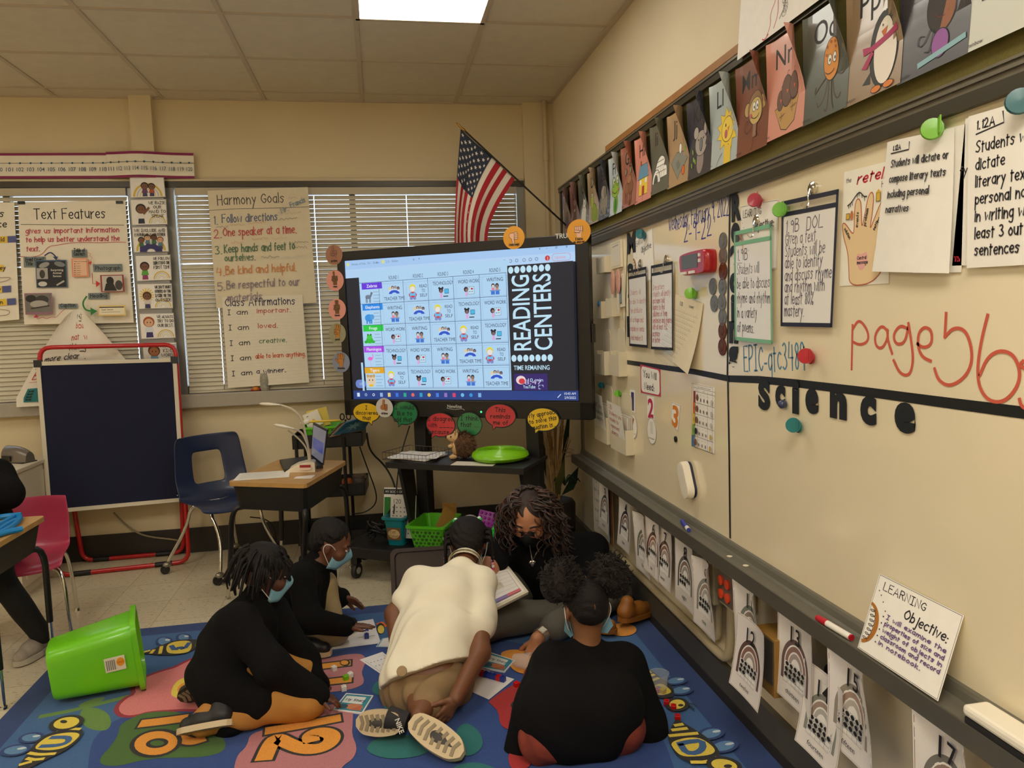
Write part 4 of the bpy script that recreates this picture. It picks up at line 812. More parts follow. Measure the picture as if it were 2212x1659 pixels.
# outlets and boxes under the tray
OB = mat('outlet_paint', (196, 184, 152), .5); xw = .038
def yz(px, py, x=-.03): p = at(px, py, x=x); return p[1], p[2]
t = thing('outlet_box', 'grey outlet box with four bright orange sockets under the tray', 'outlet', (xw, *yz(1573, 1270)))
MB().use(OB).bx(-.075, 0, -.085, .065, -.075, .065, .008).build('box', t); MB().use(mat('steel_plate', (120, 110, 98), .4, metal=.4)).bx(-.079, -.075, -.05, .06, -.062, .05).build('face_plate', t)
for y_ in (.03, -.02):
    for z_ in (.02, -.03): MB().use(mat('orange_socket', (226, 74, 40), .4)).lathe([(0, 0), (.018, 0), (.018, .006), (0, .008)], (-.079, y_, z_), (-1, 0, 0), 14).build('socket', t)
t = thing('switch_box', 'cream wall box with small holes beside the orange-socket outlet', 'outlet', (xw, *yz(1524, 1245)))
MB().use(OB).bx(-.06, 0, -.05, .06, -.10, .09, .006).build('box', t); MB().use(cmat((40, 36, 34))).bx(-.062, -.06, -.006, .0, .04, .06).bx(-.062, -.06, .004, .010, .0, .016).bx(-.062, -.06, -.014, -.008, .0, .016).build('slots', t)
t = thing('tan_box', 'small tan wooden wall box with dark face plate behind number card 12', 'box', (xw, *yz(1665, 1412, -.05)))
MB().use(mat('tan_paint', (150, 110, 48), .5, noise=.05)).bx(-.115, 0, -.07, .055, -.11, .075, .003).build('box', t); MB().use(mat('box_plate', (90, 84, 74), .4, metal=.5)).bx(-.119, -.115, -.066, .05, -.07, .068).build('face_plate', t)
t = thing('wall_outlet', 'dark oval outlet plate with two ivory sockets behind number card 14', 'outlet', (xw, *yz(1790, 1500, .02)))
m_ = plane_map((-.002, .04, -.085), (0, -1, 0), (0, 0, 1)); MB().use(mat('dark_plate', (66, 62, 56), .5)).prism(rr(.09, .17, .035), m_, .006).build('plate', t)
for z_ in (.032, -.034): b = MB().use(cmat((206, 186, 130), .4)).lathe([(0, 0), (.019, 0), (.018, .004), (0, .004)], (-.008, -.004, z_), (-1, 0, 0), 18); b.use(cmat((60, 50, 40))).bx(-.0125, -.0118, -.012, -.008, z_-.002, z_+.009).bx(-.0125, -.0118, .002, .006, z_-.002, z_+.009); b.build('socket', t)
cp = mat('cream_conduit', (206, 190, 152), .4); b = MB().use(cp)
cy = [yz(1527, 1290), yz(1540, 1390)]; x_ = .018
b.tube(smooth_path([(x_, -1.05, .185), (x_, -2.40, .185), (x_, -2.62, .18), (x_, -2.70, .19), (x_, -2.725, .26), (x_, -2.735, .42)], 2), .017, 10)
b.tube(smooth_path([(x_, -2.47, .40), (x_, -2.47, .27), (x_, -2.55, .215), (x_, -2.62, .24), (x_, -2.63, .30), (x_, -2.63, .40)], 2), .014, 10)
tag(b.build('conduit_pipe'), 'cream conduit running along the wall above the grey baseboard and up to the outlets', 'pipe')
def words(a, W, H):
    for k, c in enumerate(((196, 130, 70), (90, 80, 100), (206, 140, 80), (70, 66, 76), (190, 120, 60))*2): a.rect(W*.1*k, 0, W*.1*(k+1), H, c)
    a.rect(W*.0, H*.0, W*.82, H*.93, WP); [a.pen(s, W*.1, H*(.82-.16*i), H*.055, MK, .0025, fit=W*.26) or a.line([(W*.40, H*(.84-.16*i)), (W*.5, H*(.83-.16*i))], .002, MK) or a.pen(e, W*.52, H*(.80-.16*i), H*.055, MK, .0025, fit=W*.26) for i, (s, e) in enumerate((('sight', 'sound'), ('big', 'small'), ('warm', 'cool'), ('soft', 'hard'), ('up', 'down')))]
sheet('word_poster', 'cream word list on orange striped border hanging below the far end of the tray', 'poster', [(1279, 1008), (1322, 1040), (1326, 1180), (1284, 1145)], ((-.03, 0, 0), (-1, 0, 0)), words, paper=WP, lift=.0)
# ================================================================ the learning rug
RX, RY, RZ = -2.752, -4.3, .011
def carpet(name, rgb):
    m = mat(name, rgb, .95, noise=.10, nscale=160, bump=.55, bscale=420, sheen=.15); return m
def cp_(rgb): return carpet('pile_%d_%d_%d' % rgb, rgb)
NAVY, BLUE, MID = cp_((24, 58, 118)), cp_((52, 98, 152)), cp_((28, 66, 136))
YEL, BLK, ORG, PNK, RPNK, DRED, GRN, LEAF, TEAL, CRIM, LBL, WHT = [cp_(c) for c in ((236, 208, 74), (26, 24, 26), (232, 152, 46), (222, 124, 124), (186, 118, 124), (156, 24, 52), (64, 104, 34), (104, 140, 60), (20, 112, 112), (172, 26, 30), (88, 134, 178), (206, 216, 222))]
rug = thing('rug', 'large blue rug with bees, flowers and numbers that the group sits on', 'rug', (0, 0, 0))
MB().use(NAVY).bx(RX, .013, RY, -1.325, 0, RZ, .004).build('pile', rug)
ra = Art(3, 3, .00010)
def rp(px, py): p = at(px, py, z=RZ); return (p[0], p[1])
def tr(ox, oy, k): return lambda pts: [rp(ox+x/k, oy+y/k) for x, y in pts]
A5, A6, A3, A7, A2 = tr(0, 1330, 4.424), tr(380, 1380, 4.424), tr(1040, 1180, 3.463), tr(1360, 1300, 4.424), tr(740, 1080, 2.866)
def blob(f, pts, m, line=None, lw=.012, it=2):
    q = smooth_path(f(pts), it, True); ra.poly(q, m)
    if line: ra.line(q, lw, line, closed=True)
def elp(f, x, y, rx, ry, m, line=None, rot=0, lw=.010, n=22):
    q = f(ell(x, y, rx, ry, n=n, rot=rot)); ra.poly(q, m)
    if line: ra.line(q, lw, line, closed=True)
def stroke(f, pts, wd, m, line=None, it=2, lw=.012):
    q = smooth_path(f(pts), it)
    if line: ra.line(q, wd+2*lw, line)
    ra.line(q, wd, m)
bx0, bx1, by1 = RX+.105, -.105, -1.43
ra.rect(bx0, RY+.1, bx1, by1, BLUE)
ra.poly(smooth_path([rp(*q) for q in [(150, 1900), (186, 1700), (194, 1615), (208, 1588), (230, 1570), (256, 1551), (330, 1535), (420, 1470), (560, 1420), (628, 1409), (690, 1413), (740, 1403), (800, 1388), (850, 1384), (1000, 1372), (1150, 1392), (1260, 1430), (1370, 1500), (1440, 1600), (1480, 1750), (1400, 1950)]], 2, True), MID)
# pink flower with its stem and leaves
stroke(A5, [(400, 962), (700, 905), (1250, 765)], .030, LEAF, it=1); blob(A5, [(760, 900), (900, 870), (1040, 930), (1070, 1040), (1010, 1105), (860, 1090), (770, 1020)], LEAF); blob(A5, [(720, 870), (860, 800), (1020, 770), (960, 830), (840, 870)], LEAF)
blob(A5, [(2150, 380), (1930, 372), (1800, 425), (1720, 465), (1660, 496), (1560, 522), (1420, 570), (1320, 622), (1262, 690), (1280, 748), (1190, 790), (1110, 870), (1118, 935), (1190, 968), (1300, 960), (1420, 925), (1560, 915), (1800, 900), (2050, 930), (2250, 700)], PNK, DRED, .018, 1)
blob(A5, [(1630, 740), (1660, 660), (1720, 605), (1830, 575), (1950, 600), (1930, 760), (1740, 800), (1650, 775)], YEL); blob(A5, [(1690, 740), (1700, 670), (1780, 630), (1900, 620), (1900, 740), (1780, 770)], ORG)
# green leaf with 16, pink leaves with 11 and 12, teal leaves
blob(A5, [(1300, 960), (1420, 922), (1690, 912), (1900, 1000), (2150, 1170), (2160, 1290), (1980, 1352), (1700, 1360), (1500, 1362), (1300, 1395), (1130, 1442), (970, 1432), (945, 1370), (1060, 1250), (1130, 1140), (1145, 1040)], GRN)
stroke(A5, [(1385, 1030), (1560, 1010), (1740, 985)], .055, ORG, BLK, 1); stroke(A5, [(1660, 1150), (1740, 1185), (1840, 1210), (1920, 1185)], .045, ORG, BLK)
elp(A5, 1490, 1222, 232, 124, ORG, BLK, -8, .016); elp(A5, 1502, 1222, 88, 36, GRN, BLK, -5, .014)
blob(A6, [(1080, 250), (1230, 205), (1440, 190), (1650, 148), (1780, 145), (1822, 200), (1795, 270), (1772, 330), (1802, 400), (1780, 450), (1650, 492), (1480, 515), (1330, 510), (1150, 470), (1040, 380)], RPNK)
stroke(A6, [(1060, 305), (1300, 278), (1632, 238)], .050, ORG, BLK, 1); stroke(A6, [(1150, 452), (1400, 422), (1640, 395)], .050, ORG, BLK, 1)
blob(A6, [(545, 1300), (580, 1120), (680, 1035), (712, 900), (1000, 850), (1300, 700), (1400, 650), (1560, 618), (1692, 655), (1692, 800), (1680, 920), (1735, 1040), (1700, 1150), (1590, 1220), (1540, 1330), (1100, 1500), (700, 1480)], RPNK)
stroke(A6, [(900, 880), (1200, 830), (1530, 768)], .052, ORG, BLK, 1)
stroke(A6, [(850, 1135), (905, 1010), (960, 945), (1060, 1000), (1210, 1060), (1360, 1060), (1470, 1010), (1505, 940), (1450, 900), (1350, 895), (1280, 930), (1290, 965)], .060, ORG, BLK)
for P in ([(165, 1185), (230, 1105), (360, 1125), (450, 1160), (450, 1225), (250, 1228)], [(240, 1280), (330, 1258), (420, 1285), (430, 1325), (300, 1315)], [(142, 1540), (200, 1480), (380, 1450), (540, 1475), (570, 1520), (500, 1590), (300, 1612), (180, 1582)], [(700, 1430), (760, 1375), (850, 1435), (875, 1520), (825, 1580), (740, 1595), (690, 1520)], [(640, 1690), (740, 1632), (860, 1630), (980, 1680), (900, 1760), (700, 1760)]): blob(A2, P, TEAL)
blob(A3, [(45, 1165), (250, 1028), (400, 990), (470, 1080), (440, 1250), (340, 1382), (230, 1388), (138, 1350), (128, 1240), (70, 1185)], CRIM); elp(A3, 285, 1196, 66, 42, BLK); elp(A3, 296, 1196, 54, 30, ORG); blob(A3, [(190, 1570), (250, 1520), (360, 1540), (380, 1660), (230, 1700)], CRIM)
elp(A2, 235, 800, 26, 34, BLK); elp(A2, 238, 806, 20, 26, YEL); elp(A2, 15, 1012, 32, 20, BLK); elp(A2, 12, 1012, 24, 14, ORG)
for q in ((1112, 1415, 30, 10), (1140, 1432, 40, 26), (1345, 1362, 30, 14)): ra.poly([rp(*p) for p in ell(*q)], ORG)
# bees
def bee(f, body, panel, stripes, wings, head, eye, letter, k=1.0, lw=.016):
    for (x, y, rx, ry, rt) in wings: elp(f, x, y, rx, ry, LBL, NAVY, rt, .012); elp(f, x+rx*.45, y-ry*.35, rx*.35, ry*.22, WHT, rot=rt)
    blob(f, body, BLK); blob(f, panel, YEL)
    for s in stripes: stroke(f, s, .016*k, YEL, it=1)
    x, y, rx, ry, rt = head; elp(f, x, y, rx, ry, YEL, BLK, rt, lw); elp(f, *eye, BLK)
    for s in letter: stroke(f, s, .022*k, BLUE, it=1)
bee(A5, [(1318, 366), (1440, 340), (1545, 290), (1650, 250), (1760, 236), (1860, 236), (1930, 240), (1925, 290), (1860, 330), (1790, 368), (1660, 388), (1500, 386)], [(1600, 280), (1700, 250), (1830, 248), (1835, 320), (1795, 366), (1620, 376), (1585, 340)], [[(1355, 362), (1425, 345)], [(1445, 368), (1470, 338)], [(1530, 370), (1545, 305)], [(1895, 250), (1885, 300)]], [(1570, 255, 72, 42, 0), (1755, 218, 62, 36, 0)], (1965, 232, 70, 46, -20), (1960, 225, 12, 8), [[(1640, 300), (1672, 345), (1718, 305), (1758, 335), (1808, 272)]])
bee(A5, [(140, 1500), (230, 1380), (300, 1280), (380, 1180), (500, 1130), (640, 1088), (740, 1088), (800, 1115), (780, 1175), (700, 1255), (600, 1322), (480, 1375), (350, 1440), (240, 1500)], [(318, 1285), (420, 1190), (520, 1150), (680, 1128), (772, 1142), (740, 1192), (640, 1272), (520, 1302), (400, 1302)], [[(285, 1330), (380, 1345), (520, 1335)], [(265, 1382), (330, 1395), (410, 1385)], [(200, 1440), (290, 1415)], [(560, 1110), (660, 1096), (760, 1100)]], [(300, 1180, 110, 42, -8), (150, 1300, 132, 46, -10)], (635, 1042, 150, 62, -12), (610, 1030, 34, 16), [[(500, 1182), (640, 1178), (664, 1200), (640, 1232), (560, 1258), (400, 1266)]])
bee(A7, [(140, 668), (185, 652), (285, 735), (400, 815), (435, 890), (412, 935), (270, 945), (215, 850), (150, 730)], [(215, 830), (300, 790), (385, 850), (405, 890), (300, 915), (240, 890)], [[(165, 700), (195, 690)], [(180, 735), (230, 715)], [(200, 775), (270, 750)]], [(445, 770, 95, 36, -5), (495, 862, 100, 40, -5)], (455, 1000, 95, 56, 0), (490, 1010, 26, 12), [[(240, 880), (300, 880), (310, 850), (270, 840)]])
bee(A7, [(445, 1140), (490, 1165), (600, 1230), (760, 1330), (865, 1450), (852, 1535), (760, 1575), (600, 1572), (470, 1512), (400, 1412), (362, 1310), (400, 1215)], [(385, 1365), (560, 1318), (690, 1328), (825, 1430), (800, 1485), (640, 1505), (500, 1505), (425, 1440)], [[(440, 1205), (500, 1195)], [(415, 1250), (540, 1235)], [(390, 1305), (640, 1282)], [(600, 1560), (740, 1560), (830, 1520)]], [(780, 1280, 112, 52, -8), (900, 1402, 122, 56, -8)], (905, 1590, 150, 70, 10), (940, 1600, 40, 18), [[(480, 1385), (560, 1365), (690, 1352), (705, 1425), (640, 1475), (540, 1470), (490, 1395)]], 1.1)
for s in ([(555, 1000), (600, 995), (635, 1020)], [(560, 1010), (590, 1030), (615, 1055)]): stroke(A7, s, .006, BLK)
ra.mesh('pattern', lambda u, v, n: (u, v, RZ+n), rug)
# ================================================================ posters and charts on the back wall and window
BP = ((0, -.05, 0), (0, -1, 0))
def BWs(name, label, cat, px, draw, y=-.05, **k): return sheet(name, label, cat, px, ((0, y, 0), (0, -1, 0)), draw, **k)
MAG, NB = (138, 20, 84), (40, 92, 120)
def nline(n0, n1, hide=0):
    def d(a, W, H):
        a.rect(0, 0, W, H*.10, MAG); a.rect(0, H*.90, W, H, MAG); a.line([(0, H*.60), (W, H*.60)], .003, (70, 50, 60)); n = n1-n0
        for i in range(n+1):
            x = W*(.5+i)/(n+1.0); a.oval(x, H*.60, H*.04, H*.04, NB, n=14); a.type(str(n0+i), x, H*.28, H*.16, NB, .004, center=True, fit=W/(n+1)*.66)
    return d
BWs('number_line', 'left strip of the number line, 100 to 110, above the left window', 'number line', [(-60, 331), (234, 330), (234, 385), (-60, 386)], nline(98, 110), paper=(240, 232, 214), y=-.045, lift=.0)
def wavebow(a, b): return .045*math.exp(-((a-.38)/.28)**2)
BWs('number_line', 'right strip of the number line, 111 to 120, bowed over the column', 'number line', [(230, 329), (418, 331), (421, 386), (234, 386)], nline(111, 120), paper=(240, 232, 214), y=-.04, lift=.004, bow=lambda a, b: wavebow(a, b), ucuts=16)
# class rule cards down the column
SKN, SKL, HR = (126, 82, 56), (226, 178, 140), (40, 30, 26)
def kid(a, x, y, s, skin, hair, shirt, pants=(60, 60, 100)):
    a.poly([(x-.16*s, y), (x+.16*s, y), (x+.13*s, y+.3*s), (x-.13*s, y+.3*s)], pants); a.poly([(x-.2*s, y+.25*s), (x+.2*s, y+.25*s), (x+.13*s, y+.55*s), (x-.13*s, y+.55*s)], shirt)
    a.oval(x, y+.74*s, .25*s, .25*s, hair, n=16); a.oval(x, y+.70*s, .2*s, .2*s, skin, K, .0008, n=16); a.oval(x-.07*s, y+.71*s, .025*s, .035*s, K, n=8); a.oval(x+.07*s, y+.71*s, .025*s, .035*s, K, n=8)
def rbow(a, x, y, r, cols):
    for i, c in enumerate(cols): q = r*(1-.22*i); a.poly(ell(x, y, q, q, 0, 180, 16)+ell(x, y, q*.86, q*.86, 180, 0, 16), c)
PAL = ((222, 188, 70), (206, 206, 206), (232, 214, 150), (176, 186, 190))
def rule(txt, side, who):
    def d(a, W, H):
        a.box(W*.01, H*.012, W*.99, H*.988, W*.012, K); rbow(a, W*(.72 if side else .5), H*.06, W*.24 if side else W*.42, PAL)
        who(a, W, H)
        for i, s in enumerate(txt):
            Wt = strokes(s, H*.12)[1]; a.pen(s, W*(.74 if side else .5), H*(.80-.17*i), H*.115, K, .0028, fit=min(Wt, W*(.46 if side else .86)), center=True, slant=0)
    return d
def four(a, W, H):
    for i, (sk, hr) in enumerate(((SKN, HR), (SKL, (120, 80, 50)), ((110, 66, 44), (70, 40, 30)), (SKL, (150, 90, 50)))): kid(a, W*(.24+.18*i), H*(.22 if i in (1, 2) else .12), H*.5, sk, hr, (90, 130, 150) if i % 2 else (60, 110, 70))
    a.poly(ell(W*.5, H*.02, W*.32, H*.30, 0, 180, 16)+ell(W*.5, H*.02, W*.12, H*.12, 180, 0, 10), (52, 48, 110))
rules = [('rainbow and two pupils', [(280, 382), (354, 383), (358, 426), (282, 428)], rule([], 0, lambda a, W, H: (kid(a, W*.42, H*.06, H*.7, SKN, HR, (110, 60, 100)), kid(a, W*.62, H*.06, H*.66, SKN, HR, (180, 84, 50))))),
         ('we raise our hand to speak', [(281, 431), (359, 430), (362, 485), (285, 487)], rule(['WE RAISE', 'OUR', 'HAND TO', 'SPEAK'], 1, lambda a, W, H: (kid(a, W*.28, H*.06, H*.78, SKN, HR, (236, 232, 228), (40, 44, 70)), a.line([(W*.36, H*.45), (W*.5, H*.66)], H*.09, SKN)))),
         ('we include and encourage each other', [(285, 490.5), (361, 489.5), (365, 544), (289, 546)], rule(['WE INCLUDE AND', 'ENCOURAGE EACH OTHER'], 0, four)),
         ('we follow directions the first time', [(292, 552), (368, 550), (371, 605), (296, 608)], rule(['WE FOLLOW', 'DIRECTIONS THE', 'FIRST TIME'], 1, lambda a, W, H: kid(a, W*.25, H*.06, H*.7, SKN, HR, (90, 170, 60), (150, 60, 110)))),
         ("we don't hurt others on the inside or outside", [(296, 613), (371, 612), (374, 666), (300, 668)], rule(["WE DON'T HURT", 'OTHERS ON THE', 'INSIDE OR THE', 'OUTSIDE'], 1, lambda a, W, H: ([a.line([(W*.26+W*.10*math.cos(t), H*.55+W*.10*math.sin(t)), (W*.26+W*.20*math.cos(t), H*.55+W*.20*math.sin(t))], W*.03, (232, 200, 60)) for t in [i*.42 for i in range(15)]], a.oval(W*.26, H*.55, W*.11, W*.11, (240, 208, 60)), kid(a, W*.27, H*.03, H*.66, SKN, (70, 44, 30), (220, 210, 200))))),
         ('we always try to do our best', [(301, 677), (375, 676), (380, 730), (305, 733)], rule(['WE ALWAYS', 'TRY TO DO', 'OUR BEST.'], 1, lambda a, W, H: kid(a, W*.26, H*.06, H*.82, SKL, (176, 84, 40), (226, 230, 236), (60, 50, 110)))),
         ('we use kind words', [(307, 740), (381, 739), (386, 796), (312, 798)], rule(['WE USE', 'KIND', 'WORDS'], 1, lambda a, W, H: kid(a, W*.33, H*.06, H*.85, (176, 116, 70), (90, 56, 36), (130, 170, 200))))]
for nm_, px, dr in rules:
    BWs('rule_card', 'class rule card on the column picturing: %s' % nm_, 'card', px, dr, y=-.072, paper=(246, 242, 236), group='class rule cards down the column')
b = MB().use(mat('column_strip', (150, 148, 146), .45, metal=.3)).bx(-2.715, -2.535, -.066, -.012, WZ0, 2.47); tag(b.build('trim_4'), None, None, None, 'structure')
# text features chart
def tfeat(a, W, H):
    a.pen('Text Features', W*.14, H*.86, H*.085, K, .006, fit=W*.66, slant=0); a.line([(W*.02, H*.82), (W*.97, H*.80)], .003, K); R_ = (196, 70, 90)
    for s, y in (('gives us important information', .745), ('to help us better understand the', .675), ('text.', .60)): a.pen(s, W*.06, H*y, H*.042, R_, .005, fit=W*(.86 if s != 'text.' else .12))
    a.line(smooth_path([(W*x, H*y) for x, y in ((.0, .56), (.10, .55), (.2, .57), (.26, .64), (.34, .645), (.45, .665), (.6, .665), (.75, .66), (.9, .665), (.98, .66))], 2), .003, R_)
    GR = (122, 134, 136)
    def lab(s, x, y, w_, h_=.05): a.rect(W*x, H*y, W*(x+w_), H*(y+h_), GR); a.pen(s, W*(x+.02), H*(y+.013), H*.030, K, .0035, fit=W*(w_-.04))
    lab('Front Cover/', .03, .505, .20); lab('Title', .03, .47, .10, .04); lab('Table of', .47, .575, .14, .03); lab('Contents', .47, .545, .14, .035); lab('Photograph', .66, .425, .27, .06); lab('Heading', .60, .20, .19, .05); lab('Caption', .33, .125, .17, .04)
    a.rect(W*.14, H*.30, W*.42, H*.525, (72, 96, 128)); a.rect(W*.15, H*.305, W*.41, H*.515, (34, 36, 38)); a.oval(W*.22, H*.485, W*.05, H*.02, (160, 160, 156), rot=20); a.oval(W*.36, H*.49, W*.05, H*.02, (130, 134, 134), rot=-15); a.rect(W*.15, H*.37, W*.25, H*.46, (176, 172, 164)); a.oval(W*.2, H*.41, W*.025, H*.035, (60, 58, 56)); a.oval(W*.2, H*.33, W*.04, H*.02, (210, 208, 200)); a.line([(W*.33, H*.32), (W*.39, H*.35)], .01, (190, 188, 180))
    for i, s in enumerate(('Surprising', 'Animal', 'Senses')): a.type(s, W*.335, H*(.435-.025*i), H*.017, (236, 232, 226), .01, center=True)
    a.rect(W*.47, H*.385, W*.62, H*.535, (240, 160, 120)); a.rect(W*.485, H*.395, W*.605, H*.525, (246, 200, 168)); a.type('Table of Contents', W*.55, H*.505, H*.010, K, center=True); [(a.oval(W*.50, H*(.49-.018*i), .003, .003, K, n=8), a.line([(W*.515, H*(.49-.018*i)), (W*.55, H*(.49-.018*i))], .0015, K)) for i in range(6)]
    a.line(smooth_path([(W*x, H*y) for x, y in ((.62, .58), (.66, .57), (.64, .55), (.67, .54), (.65, .52), (.66, .49))], 2), .003, (230, 150, 110)); a.poly([(W*.63, H*.5), (W*.66, H*.51), (W*.65, H*.475)], (206, 60, 40)); a.line(smooth_path([(W*.24, H*.56), (W*.29, H*.59), (W*.33, H*.56), (W*.34, H*.54)], 2), .008, (44, 52, 110)); a.poly([(W*.31, H*.55), (W*.36, H*.55), (W*.34, H*.52)], (44, 52, 110))
    a.rect(W*.73, H*.255, W*.95, H*.395, (156, 60, 66)); a.rect(W*.745, H*.262, W*.935, H*.388, (206, 200, 190)); a.oval(W*.82, H*.345, W*.035, H*.035, K); a.poly([(W*.76, H*.265), (W*.88, H*.265), (W*.85, H*.325), (W*.78, H*.325)], (40, 38, 38)); a.oval(W*.90, H*.31, W*.035, H*.04, (70, 66, 64)); a.line([(W*.66, H*.41), (W*.66, H*.325), (W*.70, H*.325)], .004, (196, 60, 60)); a.poly([(W*.69, H*.35), (W*.73, H*.325), (W*.69, H*.295)], (206, 50, 50))
    a.rect(W*.04, H*.08, W*.29, H*.255, (150, 110, 128)); a.rect(W*.05, H*.10, W*.28, H*.245, (120, 116, 110)); a.oval(W*.1, H*.21, W*.05, H*.03, (40, 38, 38)); a.oval(W*.2, H*.2, W*.06, H*.035, (60, 58, 56)); a.oval(W*.17, H*.165, W*.08, H*.03, (176, 172, 164)); a.line([(W*.1, H*.13), (W*.26, H*.15)], .008, (60, 56, 54))
    a.line(smooth_path([(W*x, H*y) for x, y in ((.14, .06), (.15, .04), (.2, .06), (.23, .04), (.28, .06), (.32, .05), (.36, .09), (.4, .12))], 3), .003, (206, 80, 100)); a.poly([(W*.115, H*.055), (W*.165, H*.055), (W*.14, H*.08)], (186, 40, 80)); a.line(smooth_path([(W*.60, H*.22), (W*.56, H*.17), (W*.58, H*.11), (W*.64, H*.10)], 2), .010, (44, 130, 60)); a.poly([(W*.63, H*.13), (W*.69, H*.10), (W*.63, H*.065)], (44, 130, 60))
    a.rect(W*.70, H*.06, W*.95, H*.145, (236, 206, 130)); a.rect(W*.71, H*.07, W*.94, H*.135, (246, 236, 206)); a.line([(W*.715, H*.13), (W*.935, H*.13)], .006, K); a.type('Super Senses', W*.73, H*.105, H*.012, K); a.line([(W*.73, H*.09), (W*.9, H*.092)], .002, (150, 146, 140))
TAPE = mat('black_clip_tape', (26, 26, 28), .4)
BWs('text_features_chart', 'large hand-lettered Text Features chart hanging over the left blind', 'chart', [(39, 437), (271, 433), (288, 697), (53, 701)], tfeat, paper=(242, 234, 216), bow=lambda a, b: .012*math.sin(5*a+2*b)*(1-b), cuts=6, ucuts=8)
for px, w_ in (((46, 438), 'left'), ((258, 437), 'right')):
    p = at(*px, y=-.056); tag(MB().use(TAPE).box(p, (.042, .004, .018)).build('tape_tab'), 'black tape tab at the top %s corner of the Text Features chart' % w_, 'tape')
def edgechart(a, W, H):
    a.pen('s', W*.80, H*.88, H*.06, K, .006); a.pen('ce', W*.76, H*.79, H*.06, K, .006); YL, BL_ = (236, 200, 70), (86, 92, 150)
    for y, s, x0 in ((.66, 'ld', .82), (.42, 'ney', .75), (.24, 'ey', .72), (.13, 'n', .78)):
        a.rect(W*(x0-.3), H*y, W*(x0+.07), H*(y+.055), YL); a.pen(s, W*(x0-.02), H*(y+.012), H*.035, K, .004)
        if y != .42: a.rect(W*(x0+.07), H*y, W*(x0+.19), H*(y+.055), BL_)
    a.line(smooth_path([(W*.5, H*.33), (W*.8, H*.325), (W*.95, H*.36), (W*.8, H*.37), (W*.6, H*.35)], 2), .003, (120, 80, 70)); a.line(smooth_path([(W*.6, H*.05), (W*.85, H*.04), (W*.9, H*.08), (W*.75, H*.1)], 2, False), .003, (120, 80, 70))
BWs('anchor_chart', 'hand-lettered chart with yellow and blue strips, cut by the left photo edge', 'chart', [(-130, 440), (31, 437), (43, 690), (-120, 704)], edgechart, paper=(242, 234, 216), bow=lambda a, b: .02*max(0, a-.7)*(1-b), ucuts=6)
# drooping chart behind the easel, its two sides folding forward
def droop(a, W, H):
    R_ = (196, 70, 60)
    for s, x, y, h, c in (('rgt', .46, .90, .07, K), ('bou', .44, .80, .06, R_), ('nat w', .38, .68, .065, R_), ('thing', .36, .58, .065, K), ('more clear.', .10, .48, .065, K), ('Beginnod', .06, .30, .08, R_)): a.pen(s, W*x, H*y, H*h, c, .005)
    a.line(smooth_path([(W*x, H*y) for x, y in ((.04, .42), (.1, .40), (.13, .44), (.2, .41), (.3, .42), (.34, .46), (.4, .42), (.5, .43), (.54, .46), (.6, .42), (.75, .40))], 3), .003, K); a.line([(W*.05, H*.27), (W*.4, H*.27)], .003, R_); a.rect(W*.06, H*.05, W*.30, H*.2, (30, 124, 130)); [a.pen('look', W*.08, H*(.16-.03*i), H*.02, K, .003) for i in range(4)]
a = Art(.60, .62, .0008); a.back_mat = cmat((242, 236, 222), .55, 'paper'); droop(a, .6, .62)
p0 = at(170, 668, y=-.085)
def dm(u, v, n):
    t = min(1, max(0, 1-v/.62)); s = (u-.30); k = .17+.80*min(1, t*1.1)**.9; x = s*k*1.3; d = .05*(abs(s)/.3)**1.4*(1-t)**.8
    return (p0[0]+x+.03*t*(1 if s > 0 else -.6), p0[1]-d-n-.03*t, p0[2]-v*0-t*.60-.05*(abs(s)/.3)**2*(1-t))
tag(a.mesh('drooping_chart', dm, None, True, 10, 12), 'white chart paper pinned at one point and drooping into a peak behind the easel', 'chart')
# harmony goals and affirmations charts
def harmony(a, W, H):
    a.pen('Harmony Goals', W*.09, H*.875, H*.085, (74, 70, 74), .0055, fit=W*.66, slant=0); a.line(smooth_path([(0, H*.835), (W*.3, H*.84), (W*.6, H*.83), (W, H*.83)], 2), .003, (90, 84, 84))
    def L(n, s, y, c, h=.065, f=.62): a.pen(n, W*.03, H*(y-.01), H*h, c, .005); a.pen(s, W*.12, H*y, H*h, c, .0055, fit=W*f)
    L('1.', 'Follow directions', .725, (84, 104, 140), .07, .55); L('2.', 'One speaker at a time.', .61, (196, 70, 76), .07, .73); L('3.', 'Keep hands and feet to', .47, (74, 116, 86), .07, .70); a.pen('ourselves.', W*.12, H*.395, H*.06, (74, 116, 86), .005, fit=W*.30); L('4.', 'Be kind and helpful.', .285, (214, 136, 70), .07, .70); L('5.', 'Be respectful to our', .16, (140, 124, 140), .07, .72); a.pen('materials.', W*.12, H*.05, H*.07, (140, 124, 140), .005, fit=W*.36)
    a.pen('Mr.', W*.72, H*.785, H*.04, (90, 130, 160), .004, rot=18); a.pen('Francis', W*.82, H*.825, H*.045, (90, 130, 160), .004, rot=22, fit=W*.16)
    for x, y, w_, c, sd in ((.06, .68, .12, (130, 110, 150), 1), (.2, .69, .14, (206, 160, 120), 2), (.38, .70, .18, (226, 160, 110), 3), (.68, .72, .2, (70, 100, 70), 4), (.68, .77, .24, (196, 176, 150), 5), (.40, .565, .16, (206, 140, 80), 6), (.6, .565, .16, (226, 180, 150), 7), (.2, .545, .12, (220, 150, 110), 8), (.80, .52, .17, (40, 40, 60), 9), (.80, .475, .15, (50, 50, 60), 10), (.48, .405, .18, (40, 50, 70), 11), (.7, .40, .2, (190, 196, 200), 12), (.8, .9, .1, (190, 150, 140), 13)): scrawl(a, W*x, W*(x+w_), H*y, H*.022, c, sd, .0022)
